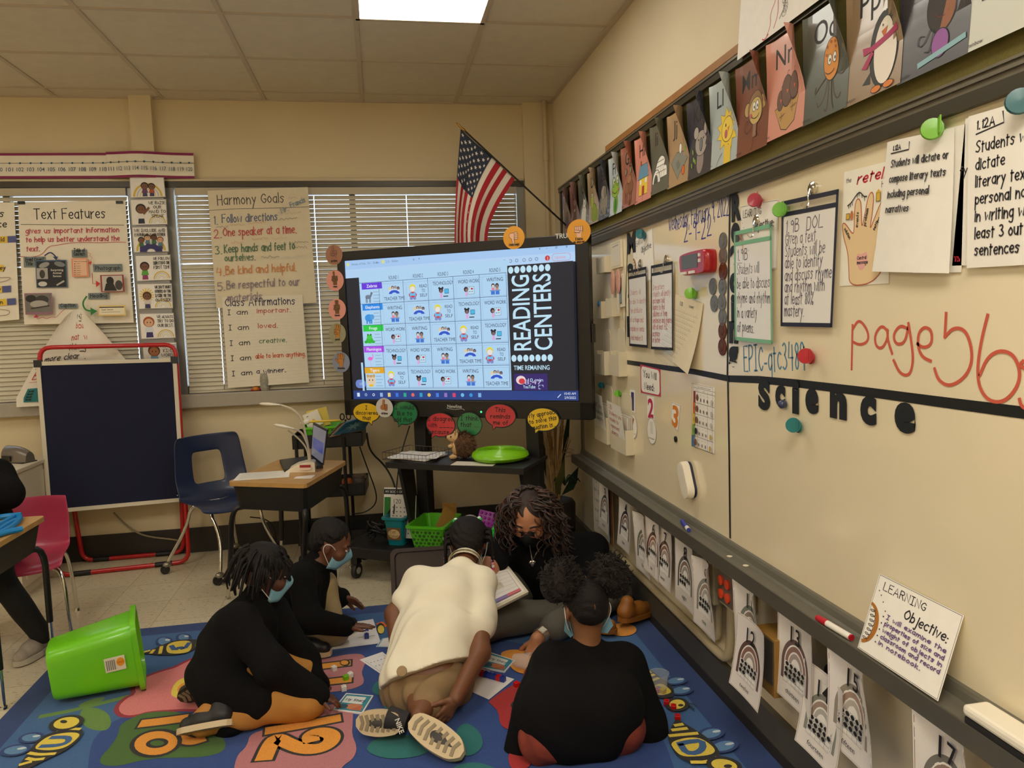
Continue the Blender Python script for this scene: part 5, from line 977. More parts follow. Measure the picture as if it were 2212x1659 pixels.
BWs('goals_chart', 'hand-lettered Harmony Goals chart on the middle window blind', 'chart', [(448, 412), (665, 404), (684, 654), (468, 666)], harmony, y=-.052, paper=(226, 214, 186), bow=lambda a, b: .006*math.sin(4*a+6*b), cuts=6, ucuts=6)
def affirm(a, W, H):
    a.pen('Class Affirmations', W*.04, H*.895, H*.085, (44, 44, 84), .006, fit=W*.86, slant=0)
    for i, (s, c, f) in enumerate((('important.', (206, 90, 90), .42), ('loved.', (196, 60, 60), .24), ('creative.', (84, 130, 90), .34), ('able to learn anything.', (224, 110, 76), .62), ('a winner.', (44, 48, 90), .36))):
        y = .80-.168*i; a.pen('I', W*.06, H*y, H*.055, (50, 48, 60), .005); a.pen('am', W*.17, H*y, H*.055, (50, 48, 60), .005, fit=W*.13); a.pen(s, W*(.36 if f > .5 or i == 4 else .42), H*(y+.01), H*.052, c, .0048, fit=W*f)
    for i in range(26): a.line([(0, H*(.03+.037*i)), (W, H*(.035+.037*i))], .0007, (206, 198, 186))
BWs('affirmations_chart', 'lined Class Affirmations chart hanging below the Harmony Goals chart', 'chart', [(479, 641), (653, 637), (668, 826), (493, 838)], affirm, y=-.058, paper=(234, 226, 206))
# things on the sill
t = thing('vase', 'small grey patterned cup standing on the window sill before the affirmations chart', 'cup', at(573, 851, y=-.035)+np.array([0, 0, 0])); t.location.z = WZ0; t.location.x = at(573, 845, y=-.035)[0]
MB().use(mat('marbled_ceramic', (158, 154, 140), .4, noise=.25, nscale=50)).lathe([(0, 0), (.026, 0), (.034, .03), (.038, .06), (.036, .09), (.033, .118), (.030, .118), (.033, .09), (.033, .02), (0, .015)], n=20).build('body', t)
t = thing('toy', 'tiny orange toy lying on the sill beside the grey cup', 'toy', (at(553, 849, y=-.03)[0], -.032, WZ0)); MB().use(mat('orange_toy', (222, 140, 50), .4)).ball((0, 0, .018), (.022, .018, .018), 12).build('body', t); MB().use(mat('red_toy', (186, 50, 40), .4)).ball((.022, 0, .012), (.010, .01, .012), 10).ball((-.02, -.004, .008), (.012, .008, .008), 8).build('feet', t)
# ================================================================ interactive screen on its wheeled stand
SL, SR = np.array([-1.4415, -.606]), np.array([-.1178, -1.4282])
SU = np.append((SR-SL)/np.linalg.norm(SR-SL), 0); SN = np.array([SU[1], -SU[0], 0]); SW = float(np.linalg.norm(SR-SL))
SN = SN if SN[1] < 0 else -SN
SRZ = math.atan2(SU[1], SU[0]); SZ0, SZ1 = .949, 1.932
SPL = ((SL[0], SL[1], 1), SN)
tv = thing('interactive_screen', 'large black interactive screen showing the reading centers schedule, on a wheeled stand', 'screen', (SL[0], SL[1], 0), SRZ)
# local frame of the screen: x along the width, y away from the room (back), z up
BK = mat('black_bezel', (22, 21, 22), .35); BKM = mat('black_powder_coat', (24, 22, 22), .5)
def suv(px, py): p = at(px, py, pl=SPL); return (float(np.dot(p-np.append(SL, 0), SU)), p[2])
c_ = [suv(*q) for q in ((743.5, 560.5), (1242, 516.5), (1250, 865), (765, 862))]
u0, u1 = (c_[0][0]+c_[3][0])/2, (c_[1][0]+c_[2][0])/2; v0, v1 = (c_[2][1]+c_[3][1])/2, (c_[0][1]+c_[1][1])/2
b = MB().use(BK)
b.bx(0, SW, -.012, .055, SZ1-.055, SZ1, .004).bx(0, SW, -.012, .055, SZ0, v0-.004, .004).bx(0, u0-.004, -.012, .055, SZ0, SZ1, .004).bx(u1+.004, SW, -.012, .055, SZ0, SZ1, .004).bx(.01, SW-.01, .0, .07, SZ0+.01, SZ1-.01)
b.bx(SW, SW+.012, .0, .05, 1.36, 1.46, .004); b.build('housing', tv)
S0, S1 = c_[0], c_[1]
def sc_mat(rgb, k=.92):
    m = mat('pixels_%d_%d_%d' % rgb, rgb, .25, emit=k, spec=.3); m.node_tree.nodes['Principled BSDF'].inputs['Base Color'].default_value = (.01, .01, .012, 1); return m
PXS = lambda rgb: sc_mat(tuple(int(v) for v in rgb))
class Scr(Art):
    def _m(s, rgb):
        m = rgb if isinstance(rgb, bpy.types.Material) else PXS(rgb)
        if m not in s.m: s.m.append(m)
        return s.m.index(m)
sa = Scr(u1-u0, v1-v0, .00010); Wd, Hd = sa.w, sa.h
LB, DK, WT_, IN = (178, 216, 246), (34, 36, 46), (196, 232, 250), (40, 48, 84)
sa.rect(0, 0, Wd, Hd, DK)
def q(px, py): p = suv(px, py); return (p[0]-u0, p[1]-v0)
sa.rect(0, Hd*.865, Wd, Hd, (168, 204, 246)); sa.rect(0, Hd*.865, Wd, Hd*.925, (182, 214, 248))
sa.rect(0, 0, Wd, Hd*.062, (40, 66, 136)); 
for i in range(16):
    x = Wd*(.018+.0378*i); c = ((214, 232, 250), (190, 214, 246), (236, 246, 252), (150, 180, 226), (226, 206, 130), (60, 120, 226), (50, 170, 140), (220, 110, 96), (50, 160, 200), (226, 190, 90), (70, 130, 220), (150, 120, 190), (214, 70, 110), (110, 190, 230), (50, 150, 220), (120, 180, 230))[i]
    if i in (1, 2): sa.line(ell(x+.009, Hd*.032, .007, .007, n=12), .003, c, closed=True)
    elif i in (7, 9, 13, 14): sa.oval(x+.009, Hd*.032, .011, .011, c, n=14)
    else: sa.rect(x, Hd*.018, x+.019, Hd*.046, c)
sa.type('10:43 AM', Wd*.945, Hd*.036, Hd*.016, (226, 236, 248), fit=Wd*.045); sa.type('2/9/2022', Wd*.945, Hd*.010, Hd*.016, (226, 236, 248), fit=Wd*.045); sa.line([(Wd*.918, Hd*.018), (Wd*.93, Hd*.038)], .004, (226, 236, 248))
sa.type('Week of Feb. 7th - Slides', Wd*.035, Hd*.952, Hd*.016, (110, 130, 160)); sa.type('2.5 - Slides', Wd*.20, Hd*.952, Hd*.016, (110, 130, 160)); sa.type('x', Wd*.155, Hd*.952, Hd*.018, (70, 84, 110)); sa.type('x', Wd*.325, Hd*.952, Hd*.018, (70, 84, 110)); sa.type('+', Wd*.35, Hd*.952, Hd*.018, (70, 84, 110))
sa.rect(Wd*.013, Hd*.95, Wd*.024, Hd*.972, (226, 226, 120)); sa.rect(Wd*.182, Hd*.95, Wd*.193, Hd*.972, (226, 226, 120)); sa.type('slides/presentation/d/11oP-cbuFqdmAngsMYPzbazbVwdDnZ2vdd-LAYAUedit', Wd*.11, Hd*.888, Hd*.018, (120, 142, 178), fit=Wd*.58)
for x in (.72, .745, .77, .80, .825, .85): sa.line(ell(Wd*x, Hd*.897, .008, .008, n=10), .0025, (90, 100, 140), closed=True)
sa.oval(Wd*.893, Hd*.897, .014, .014, (206, 60, 60)); sa.type('J', Wd*.893, Hd*.889, Hd*.018, (250, 240, 240), center=True); sa.line(rr(Wd*.07, Hd*.045, .015) and [(x+Wd*.912, y+Hd*.875) for x, y in rr(Wd*.07, Hd*.045, .015)], .002, (206, 130, 150), closed=True); sa.type('Update', Wd*.922, Hd*.889, Hd*.018, (226, 150, 160))
for x, s in ((.86, 'v'), (.89, '-'), (.925, 'o'), (.965, 'x')): sa.type(s, Wd*x, Hd*.952, Hd*.020, (84, 96, 130))
# slide
sx0, sx1, sy0, sy1 = Wd*.068, Wd*.741, Hd*.066, Hd*.905
sa.rect(sx0, sy0, sx1, sy1, LB)
gx = [Wd*(.079+.0985+.1115*i) for i in range(6)]; gx[0] = Wd*.176; lx = Wd*.079; gy = [Hd*(.822-.1475*i) for i in range(6)]
for i in range(5): sa.type('ROUND %d' % (i+1), (gx[i]+gx[i+1])/2, Hd*.835, Hd*.026, IN, center=True, fit=Wd*.045)
def ic_teacher(x, y, s):
    for k, (sk, hr) in enumerate((((226, 206, 190), (236, 210, 110)), ((206, 176, 156), (70, 50, 50)), ((170, 150, 140), (150, 150, 156)), ((140, 110, 110), (36, 34, 48)))): cx = x+s*(-.36+.24*k); cy = y+s*(.16+(.08 if k in (1, 2) else 0)); sa.oval(cx, cy, s*.12, s*.13, hr, n=12); sa.oval(cx, cy-s*.02, s*.085, s*.09, sk, n=12); sa.rect(cx-s*.07, cy-s*.24, cx+s*.07, cy-s*.1, (210, 224, 240))
    sa.poly(ell(x, y-s*.24, s*.46, s*.28, 0, 180, 14)+ell(x, y-s*.24, s*.2, s*.1, 180, 0, 8), (44, 88, 206))
def ic_read(x, y, s):
    sa.oval(x, y+s*.26, s*.24, s*.24, (234, 222, 60), n=14); sa.oval(x, y+s*.18, s*.2, s*.19, (236, 230, 226), (120, 110, 110), .001, 14); sa.oval(x, y-s*.2, s*.3, s*.2, (206, 60, 70), n=12); sa.poly([(x-s*.22, y-s*.3), (x, y-s*.24), (x+s*.22, y-s*.3), (x+s*.22, y-s*.04), (x, y-s*.1), (x-s*.22, y-s*.04)], (110, 190, 236)); [sa.oval(x+k*s*.12, y-s*.42, s*.12, s*.1, (130, 140, 200), n=10) for k in (-1, 1)]
def ic_tech(x, y, s):
    sa.oval(x-s*.2, y+s*.12, s*.19, s*.2, (36, 36, 50), n=12); [sa.oval(x-s*.2+k*s*.14, y+s*.3, s*.09, s*.09, (36, 36, 50), n=10) for k in (-1, 1)]; sa.oval(x-s*.19, y+s*.05, s*.14, s*.14, (130, 100, 100), n=12); sa.rect(x-s*.3, y-s*.44, x-s*.1, y-s*.1, (226, 170, 220)); sa.rect(x+s*.1, y-s*.14, x+s*.46, y+s*.22, (30, 60, 100)); sa.rect(x+s*.13, y-s*.10, x+s*.43, y+s*.19, (70, 190, 236)); sa.rect(x-s*.02, y-s*.38, x+s*.4, y-s*.30, (60, 60, 76))
def ic_word(x, y, s):
    sa.rect(x-s*.1, y-s*.3, x+s*.44, y+s*.28, (60, 90, 120)); sa.rect(x-s*.08, y-s*.28, x+s*.42, y+s*.26, (200, 228, 246)); sa.oval(x-s*.24, y+s*.08, s*.18, s*.2, (50, 30, 50), n=12); sa.oval(x-s*.2, y+s*.03, s*.12, s*.12, (150, 116, 110), n=10); sa.rect(x-s*.3, y-s*.44, x-s*.12, y-s*.12, (226, 170, 220)); sa.line([(x-s*.12, y-s*.06), (x+s*.1, y+s*.26)], s*.03, (120, 130, 110)); sa.oval(x+s*.26, y+s*.1, s*.1, s*.08, (196, 60, 80), n=10); [sa.rect(x+k*s, y-s*.14, x+(k+.14)*s, y-s*.08, (120, 140, 160)) for k in (0, .2)]
def ic_writ(x, y, s):
    for k, hr, sh, sk in ((-.16, (34, 40, 54), (236, 130, 160), (226, 210, 206)), (.16, (34, 34, 44), (190, 150, 120), (150, 120, 110))): sa.oval(x+k*s, y+s*.22, s*.15, s*.18, hr, n=12); sa.oval(x+k*s, y+s*.18, s*.11, s*.12, sk, n=12); sa.rect(x+(k-.12)*s, y-s*.16, x+(k+.12)*s, y+s*.06, sh)
    sa.rect(x-s*.42, y-s*.18, x+s*.42, y-s*.1, (120, 150, 206)); sa.rect(x-s*.34, y-s*.44, x+s*.34, y-s*.18, (60, 120, 214)); sa.rect(x-s*.03, y-s*.44, x+s*.03, y-s*.18, (178, 216, 246))
ICN = {'T': ('TEACHER TIME', ic_teacher), 'R': ('READ TO SELF', ic_read), 'C': ('TECHNOLOGY', ic_tech), 'W': ('WORD WORK', ic_word), 'P': ('WRITING', ic_writ)}
for r_, row in enumerate(('TRCWP', 'PTRCW', 'WPTRC', 'CWPTR', 'RCWPT')):
    yb, yt = gy[r_+1], gy[r_]; hh = yt-yb
    nm_, cc = (('Zebras', (106, 60, 226)), ('Elephants', (40, 140, 236)), ('Frogs', (40, 206, 70)), ('Flamingos', (176, 80, 236)), ('Tigers', (226, 170, 40)))[r_]
    sa.rect(lx, yt-hh*.30, gx[0], yt, cc); sa.type(nm_, (lx+gx[0])/2, yt-hh*.22, hh*.15, (240, 246, 252), .01, center=True)
    [sa.rect(gx[0]-Wd*.045, yb+hh*(.09+.15*k), gx[0]-Wd*(.012+.006*(k % 2)), yb+hh*(.12+.15*k), (150, 172, 196)) for k in range(4)]
    ax_, ay_ = lx+Wd*.028, yb+hh*.34; s = hh
    if r_ == 0: sa.oval(ax_, ay_, s*.16, s*.10, (120, 130, 150), n=12); sa.poly([(ax_+s*.08, ay_), (ax_+s*.17, ay_+s*.24), (ax_+s*.27, ay_+s*.18), (ax_+s*.16, ay_-s*.02)], (110, 120, 140)); [sa.line([(ax_+k*s, ay_-s*.05), (ax_+k*s, ay_-s*.27)], s*.035, (90, 100, 120)) for k in (-.12, -.06, .06, .12)]
    elif r_ == 1: sa.oval(ax_, ay_, s*.22, s*.18, (60, 150, 226), n=14); sa.oval(ax_+s*.18, ay_+s*.04, s*.12, s*.13, (80, 160, 230), n=12); [sa.rect(ax_+k*s, ay_-s*.28, ax_+(k+.08)*s, ay_-s*.1, (60, 140, 216)) for k in (-.15, .0, .1)]
    elif r_ == 2: sa.oval(ax_, ay_-s*.06, s*.2, s*.16, (50, 190, 60), n=12); sa.oval(ax_, ay_+s*.1, s*.15, s*.12, (70, 206, 70), n=12); [sa.oval(ax_+k*s, ay_+s*.2, s*.05, s*.05, (40, 120, 50), n=8) for k in (-.08, .08)]; [sa.oval(ax_+k*s, ay_-s*.14, s*.1, s*.07, (40, 180, 50), n=10) for k in (-.2, .2)]
    elif r_ == 3: sa.oval(ax_, ay_+s*.06, s*.14, s*.09, (240, 110, 206), n=12); sa.line(smooth_path([(ax_+s*.1, ay_+s*.06), (ax_+s*.18, ay_+s*.16), (ax_+s*.12, ay_+s*.26)], 2), s*.04, (240, 110, 206)); sa.line([(ax_, ay_), (ax_+s*.02, ay_-s*.34)], s*.02, (240, 150, 216))
    else: sa.oval(ax_, ay_, s*.25, s*.3, (226, 206, 176), n=16); [sa.oval(ax_+k*s, ay_+s*.24, s*.07, s*.08, (206, 160, 90), n=10) for k in (-.17, .17)]; [sa.oval(ax_+k*s, ay_+s*.04, s*.03, s*.04, (40, 40, 60), n=8) for k in (-.09, .09)]; [sa.line([(ax_+k*s, ay_+s*.18), (ax_+k*s, ay_+s*.27)], s*.03, (130, 90, 50)) for k in (-.06, 0, .06)]; sa.oval(ax_, ay_-s*.22, s*.12, s*.06, (236, 190, 50), n=10)
    for c, ch in enumerate(row):
        x0, x1 = gx[c], gx[c+1]; xm = (x0+x1)/2; tx, ic = ICN[ch]; sa.box(x0+.004, yb+hh*.05, x1-.004, yt-hh*.10, .0012, (120, 150, 200)); sz = hh*.62
        if ch == 'T': ic(xm, yb+hh*.56, sz); sa.type(tx, xm, yb+hh*.12, hh*.17, IN, .0, center=True, fit=(x1-x0)*.86)
        elif ch == 'R':
            ic(x0+(x1-x0)*.26, yb+hh*.45, sz*1.15)
            for k, s_ in enumerate(('READ', 'TO', 'SELF')): sa.type(s_, x0+(x1-x0)*.70, yb+hh*(.62-.21*k), hh*.15, IN, .0, center=True, fit=(x1-x0)*(.30 if k != 1 else .14))
        else: ic(xm, yb+hh*.36, sz*.95); sa.type(tx, xm, yb+hh*.68, hh*.17, IN, .0, center=True, fit=(x1-x0)*(.82 if ch != 'P' else .62))
for y in gy: sa.line([(lx, y), (gx[5], y)], .0022, (40, 60, 110))
for x in [lx]+gx: sa.line([(x, gy[5]), (x, gy[0])], .0022, (40, 60, 110))
sa.rect(sx1, sy0, Wd, Hd*.865, DK)
for k in range(7):
    for y in (.835, .275): sa.oval(sx1+Wd*(.014+.0245*k), Hd*y, Wd*.0105, Hd*.022, WT_, n=16)
sa.type('READING', sx1+Wd*.085, Hd*.325, Wd*.072, WT_, .012, rot=90, fit=Hd*.475); sa.type('CENTERS', sx1+Wd*.170, Hd*.325, Wd*.072, WT_, .012, rot=90, fit=Hd*.475)
sa.type('TIME REMAINING', sx1+Wd*.085, Hd*.20, Hd*.030, WT_, .01, center=True, fit=Wd*.145)
sa.rect(sx1+Wd*.012, Hd*.070, sx1+Wd*.148, Hd*.175, (54, 36, 110)); sa.oval(sx1+Wd*.04, Hd*.135, Wd*.020, Hd*.028, (236, 216, 216)); sa.oval(sx1+Wd*.044, Hd*.128, Wd*.013, Hd*.018, (214, 60, 70)); sa.type('10 min', sx1+Wd*.07, Hd*.125, Hd*.022, WT_, fit=Wd*.06); sa.type('8:47', sx1+Wd*.055, Hd*.108, Hd*.030, (206, 190, 226), fit=Wd*.07); sa.type('YouTube', sx1+Wd*.048, Hd*.082, Hd*.022, WT_, .01, fit=Wd*.05)
[sa.line(p_, .003, WT_) for p_ in ([(sx1+Wd*.112, Hd*.092), (sx1+Wd*.112, Hd*.102), (sx1+Wd*.118, Hd*.102)], [(sx1+Wd*.124, Hd*.102), (sx1+Wd*.130, Hd*.102), (sx1+Wd*.130, Hd*.092)], [(sx1+Wd*.112, Hd*.086), (sx1+Wd*.112, Hd*.078), (sx1+Wd*.118, Hd*.078)])]
sa.poly([(x+Wd*.035, y+Hd*.085) for x, y in rr(Wd*.05, Hd*.06, Hd*.028)], (110, 136, 206)); sa.type('100', Wd*.055, Hd*.105, Hd*.02, (196, 206, 240))
sa.rect(sx0, sy0, lx-.002, sy0+Hd*.2, LB)
# the slide is seen a little keystoned: fit the four corners of the lit area
cc_ = [(p[0], p[1]) for p in c_]
def scm(u, v, n):
    a, b_ = u/Wd, v/Hd
    x = (cc_[3][0]*(1-a)+cc_[2][0]*a)*(1-b_)+(cc_[0][0]*(1-a)+cc_[1][0]*a)*b_; z = (cc_[3][1]*(1-a)+cc_[2][1]*a)*(1-b_)+(cc_[0][1]*(1-a)+cc_[1][1]*a)*b_
    return (x, -.002-n, z)
sa.mesh('display', scm, tv)
ta = Art(SW, 1); wtx = (206, 204, 200); p = suv(1201, 511); ta.type('TRU', p[0], p[1]-.012, .026, wtx, .02); ta.type('TOUCH', p[0]+.058, p[1]-.012, .026, (170, 168, 164)); ta.mesh('brand_lettering', lambda u, v, n: (u, -.0125-n, v), tv); ta = Art(SW, 1); p = suv(984, 877); ta.type('Newline', p[0], p[1]-.010, .020, wtx, .01, center=True); ta.line(smooth_path([(p[0]-.05, p[1]-.012), (p[0], p[1]-.020), (p[0]+.05, p[1]-.012), (p[0]+.062, p[1]-.022)], 2), .002, wtx)
ta.mesh('brand_lettering', lambda u, v, n: (u, -.0125-n, v), tv)
p = suv(1042, 889); MB().use(BKM).bx(p[0]-.03, p[0]+.03, -.016, -.01, p[1]-.02, p[1]+.015).use(mat('power_led', (60, 220, 120), .4, emit=2)).ball((p[0], -.017, p[1]), (.006, .003, .006), 8).build('power_button', tv)
# stand: base with castors, two uprights, shelf with slanted brackets
st = thing('screen_stand', 'black wheeled metal stand with a shelf under the interactive screen', 'stand', (SL[0], SL[1], 0), SRZ)
def sloc(px, py, **k): p = at(px, py, **k)-np.append(SL, 0); return (float(np.dot(p, SU)), -float(np.dot(p, SN)), p[2])
uc = SW/2
for x in (uc-.32, uc+.40): MB().use(BKM).bx(x-.038, x+.038, .08, .16, .15, 1.2, .004).build('upright', st)
MB().use(BKM).bx(uc-.44, uc+.52, .06, .10, 1.15, 1.35).build('mount_rail', st)
b = MB().use(BKM).bx(.06, SW-.12, -.22, .42, .135, .20, .006); b.build('base_shelf', st)
MB().use(BKM).bx(uc-.36, uc+.47, -.25, .13, .700, .722, .004).bx(uc-.36, uc+.47, -.255, -.245, .69, .722).build('shelf', st)
for x in (uc-.32, uc+.42):
    MB().use(BKM).prism([(-.20, .70), (-.05, .70), (.02, .20), (-.06, .20)], lambda u, v, n, x=x: (x+n, u, v), .02).build('bracket', st)
for x, y in ((.14, -.18), (SW-.22, -.18), (.14, .38), (SW-.22, .38)):
    c = MB().use(mat('castor_wheel', (40, 38, 38), .5)).lathe([(0, -.013), (.042, -.013), (.046, -.008), (.046, .008), (.042, .013), (0, .013)], (x, y, .047), (1, 0, 0), 20); c.use(cmat((176, 170, 160), .4)).lathe([(0, -.016), (.02, -.016), (.02, .016), (0, .016)], (x, y, .047), (1, 0, 0), 14); c.use(BKM).bx(x-.02, x+.02, y-.025, y+.025, .09, .136); c.build('castor', st)
def world(u, y, z): p = np.append(SL, 0)+SU*u-SN*y; return np.array([p[0], p[1], z])
# hand signal circles stuck round the screen
def fist(a, cx, cy, s, sk, up, thumb=None, rot=0):
    """cartoon hand: up = number of raised fingers"""
    c_, s_ = math.cos(math.radians(rot)), math.sin(math.radians(rot)); T = lambda x, y: (cx+s*(x*c_-y*s_), cy+s*(x*s_+y*c_)); LN = (60, 36, 26)
    def cap(p, q_, wd): a.line([T(*p), T(*q_)], wd*s+.004, LN); a.line([T(*p), T(*q_)], wd*s, sk)
    a.poly([T(*p) for p in rr2(-.26, -.62, .26, -.2)], LN); a.poly([T(*p) for p in rr2(-.24, -.62, .24, -.2)], sk)
    order = [1, 2, 0, 3] if up < 4 else [0, 1, 2, 3]; xs = (-.27, -.09, .09, .27)
    fing = {0: [], 1: [1], 2: [1, 2], 3: [1, 2, 3], 5: [0, 1, 2, 3]}[up]
    for i in fing: cap((xs[i], .1), (xs[i]*1.35, .80-(.12 if i in (0, 3) else 0)), .17)
    a.poly([T(*p) for p in smooth_path([(-.36, -.3), (.36, -.3), (.40, .2), (.2, .28), (-.2, .28), (-.40, .2)], 2, True)], LN); a.poly([T(*p) for p in smooth_path([(-.33, -.32), (.33, -.32), (.37, .2), (.2, .25), (-.2, .25), (-.37, .2)], 2, True)], sk)
    for i in range(4):
        if i not in fing: cap((xs[i], .30), (xs[i], .02), .165)
    if thumb == 'out': cap((-.30, -.15), (-.62, .22), .16)
    else: cap((-.34, -.05), (.02, -.10), .16)
def rr2(x0, y0, x1, y1): return [(x0, y0), (x1, y0), (x1, y1), (x0, y1)]
def sidefist(a, cx, cy, s, sk, dn=False):
    k = -1 if dn else 1; T = lambda x, y: (cx+s*x*k*(-1 if dn else 1), cy+s*y*k); LN = (60, 36, 26)
    def cap(p, q_, wd): a.line([T(*p), T(*q_)], wd*s+.004, LN); a.line([T(*p), T(*q_)], wd*s, sk)
    a.poly([T(*p) for p in smooth_path([(-.5, -.32), (.1, -.36), (.3, -.3), (.3, .2), (.0, .3), (-.5, .1)], 1, True)], sk); a.line([T(*p) for p in smooth_path([(-.5, -.32), (.1, -.36), (.3, -.3), (.3, .2), (.0, .3), (-.5, .1)], 1, True)], .002, LN, closed=True)
    for i in range(4): cap((.12, .18-.17*i), (.36-(.05 if i == 3 else 0), .18-.17*i), .15)
    cap((-.12, .1), (-.02, .72), .20); a.poly([T(*p) for p in rr2(-.25, -.2, .02, .22)], sk)
SD, SLT, SMD = (122, 86, 50), (236, 186, 156), (190, 128, 60)
def circle(px, py, r, bg_, label, dr, txt, off=-.018, ry=None):
    c = suv(px, py); a = Art(2*r, 2*r, .0002); a.back_mat = cmat(bg_, .3, 'laminated', coat=.6); dr(a, r, r*1.10, r); 
    for k, s in enumerate(txt): a.pen(s, r, r*(.34-.24*k), r*.17, (60, 50, 40), .003, center=True)
    yo = off
    o = a.mesh('hand_sign', lambda u, v, n: tuple(world(c[0]-r+u, yo-n, c[1]-r+v)), None, ell(r, r, r, r, n=36)); return tag(o, label, 'sign', 'round hand-signal signs around the screen')
SALM, TAUP = (226, 152, 140), (160, 110, 86)
circle(724.5, 551, .060, TAUP, 'round brown hand sign at the top left corner of the screen', lambda a, x, y, s: fist(a, x, y, s*.88, TAUP, 1), ['problem'], -.014)
circle(727, 606, .062, SALM, 'round pink sign with one raised finger at the left edge of the screen', lambda a, x, y, s: fist(a, x, y, s*.88, SD, 1), ['voice'], -.016)
circle(731.5, 668, .062, SALM, 'round pink sign with two raised fingers at the left edge of the screen', lambda a, x, y, s: fist(a, x, y, s*.88, SD, 2), ['tissue'], -.016)
circle(732, 720, .061, (150, 146, 116), 'round grey-green sign with three raised fingers at the left edge of the screen', lambda a, x, y, s: fist(a, x, y, s*.88, SMD, 3), ['pencil'], -.016)
circle(740, 782, .062, (130, 140, 166), 'round grey-blue sign with an open hand at the left edge of the screen', lambda a, x, y, s: fist(a, x, y, s*.88, SMD, 5, 'out'), ['Question'], -.016)
circle(837, 879, .058, (206, 202, 196), 'round white thumbs-up sign under the lower left of the screen', lambda a, x, y, s: sidefist(a, x, y, s*.88, (186, 116, 64)), ['All Done'], -.035)
circle(1112, 514, .062, (226, 156, 40), 'round orange thumbs-down sign reading Need help on the top screen edge', lambda a, x, y, s: sidefist(a, x, y, s*.88, SLT, True), ['Need help!'], -.014)
circle(1252, 501, .064, (226, 156, 40), 'round orange sign with a fist at the top right screen corner', lambda a, x, y, s: fist(a, x, y, s*.88, SLT, 0), ['I have', 'an answer'], -.014)
# speech bubble signs hanging from the lower edge
def bubble(px, py, w_, h_, rgb, txt, label, tail=-.3, off=-.022, rot=0):
    c = suv(px, py); hw, hh = w_/2, h_/2; a = Art(w_, h_, .0002); a.back_mat = cmat(rgb, .3, 'laminated', coat=.6)
    out = []
    for x, y in ell(hw, hh, hw, hh, n=44): 
        out.append((x, y))
    k = min(range(44), key=lambda i: abs(out[i][0]-(hw+tail*hw))+(0 if out[i][1] < hh else 9)); out[k] = (out[k][0]+tail*hw*.25, out[k][1]-h_*.16)
    a.line(out, .006, (26, 34, 30), closed=True)
    for i, s in enumerate(txt): W2 = strokes(s, h_*.19)[1]; a.pen(s, hw, h_*(.66-.27*i), h_*.19, (30, 28, 28), .0038, fit=min(W2*1.15, w_*.86), center=True, rot=rot)
    return tag(a.mesh('speech_bubble_sign', lambda u, v, n: tuple(world(c[0]-hw+u, off-n, c[1]-hh+v)), None, out), label, 'sign', 'speech bubble signs along the lower screen edge')
GN, RD, YW = (36, 122, 74), (196, 44, 58), (232, 190, 30)
bubble(796, 890, .19, .118, YW, ['I', 'discovered', 'that'], 'yellow speech bubble sign reading I discovered that', .3)
bubble(878, 891, .172, .138, GN, ['I would', 'like to', 'add that...'], 'green speech bubble sign reading I would like to add that', -.4)
bubble(957, 916, .185, .140, RD, ['I disagree', 'with ____', 'because...'], 'red speech bubble sign reading I disagree with because', -.5, -.030)
bubble(1018, 915, .155, .138, GN, ['I think', 'that ...'], 'green speech bubble sign reading I think that', -.4, -.024)
bubble(1084, 897, .185, .132, RD, ['This', 'reminds', 'me of'], 'red speech bubble sign reading This reminds me of', -.4)
bubble(1176, 905, .185, .128, YW, ['My approach', 'to solve this', 'equation is...'], 'yellow speech bubble sign reading My approach to solve this equation is', -.4, rot=10)
# things on the stand's shelf
t = thing('plush_hedgehog', 'small brown plush hedgehog sitting on the stand shelf facing left', 'plush toy', world(*sloc(1000, 990, z=.723)[:2], .7225), SRZ+.25)
FURD, FURL = mat('hedgehog_quills', (96, 66, 44), .95, noise=.35, nscale=60, bump=1, bscale=160), mat('hedgehog_face', (206, 168, 120), .95, noise=.1, nscale=60, bump=.6, bscale=200)
b = MB().use(FURD); b.ball((.01, .0, .075), (.062, .055, .075), 18); r_ = random.Random(3)
for i in range(520):
    th, ph = r_.uniform(0, 6.283), math.acos(r_.uniform(-.7, 1)); d = Vector((math.sin(ph)*math.cos(th), math.sin(ph)*math.sin(th), math.cos(ph))); 
    if d.x < -.55 and d.z < .75: continue
    o = Vector((.01+.060*d.x, .053*d.y, .075+.073*d.z)); e = o+(d+Vector((.5, 0, -.35))).normalized()*.020; s_ = d.orthogonal().normalized()*.0035; b.add([o+s_, o-s_, e], [(0, 1, 2)])
b.build('body', t)
b = MB().use(FURL).ball((-.036, 0, .118), (.034, .032, .030), 14).lathe([(.026, 0), (.018, .02), (.009, .036), (0, .038)], (-.052, 0, .116), (-1, 0, .18), 12).ball((-.036, 0, .062), (.026, .040, .045), 12); b.build('face', t)
MB().use(cmat((20, 18, 18), .3)).ball((-.092, 0, .124), .0085, 10).build('nose', t); 
for s_ in (-1, 1): MB().use(cmat((20, 18, 18), .2)).ball((-.060, s_*.022, .128), .005, 8).build('eye', t); MB().use(FURL).ball((-.035, s_*.026, .150), (.006, .012, .013), 8).build('ear', t); MB().use(FURL).ball((-.05, s_*.03, .014), (.024, .015, .014), 10).build('foot', t); MB().use(FURL).ball((-.062, s_*.03, .075), (.016, .011, .012), 10).build('paw', t)
t = thing('wobble_cushion', 'lime green round wobble cushion with ridged top on the stand shelf', 'cushion', world(*sloc(1081, 990, z=.73)[:2], .724), SRZ)
LIME = mat('lime_rubber', (126, 196, 16), .35, coat=.2)
pr = [(0, 0), (.12, 0), (.148, .008), (.160, .025), (.155, .042), (.142, .050)]; k = 14
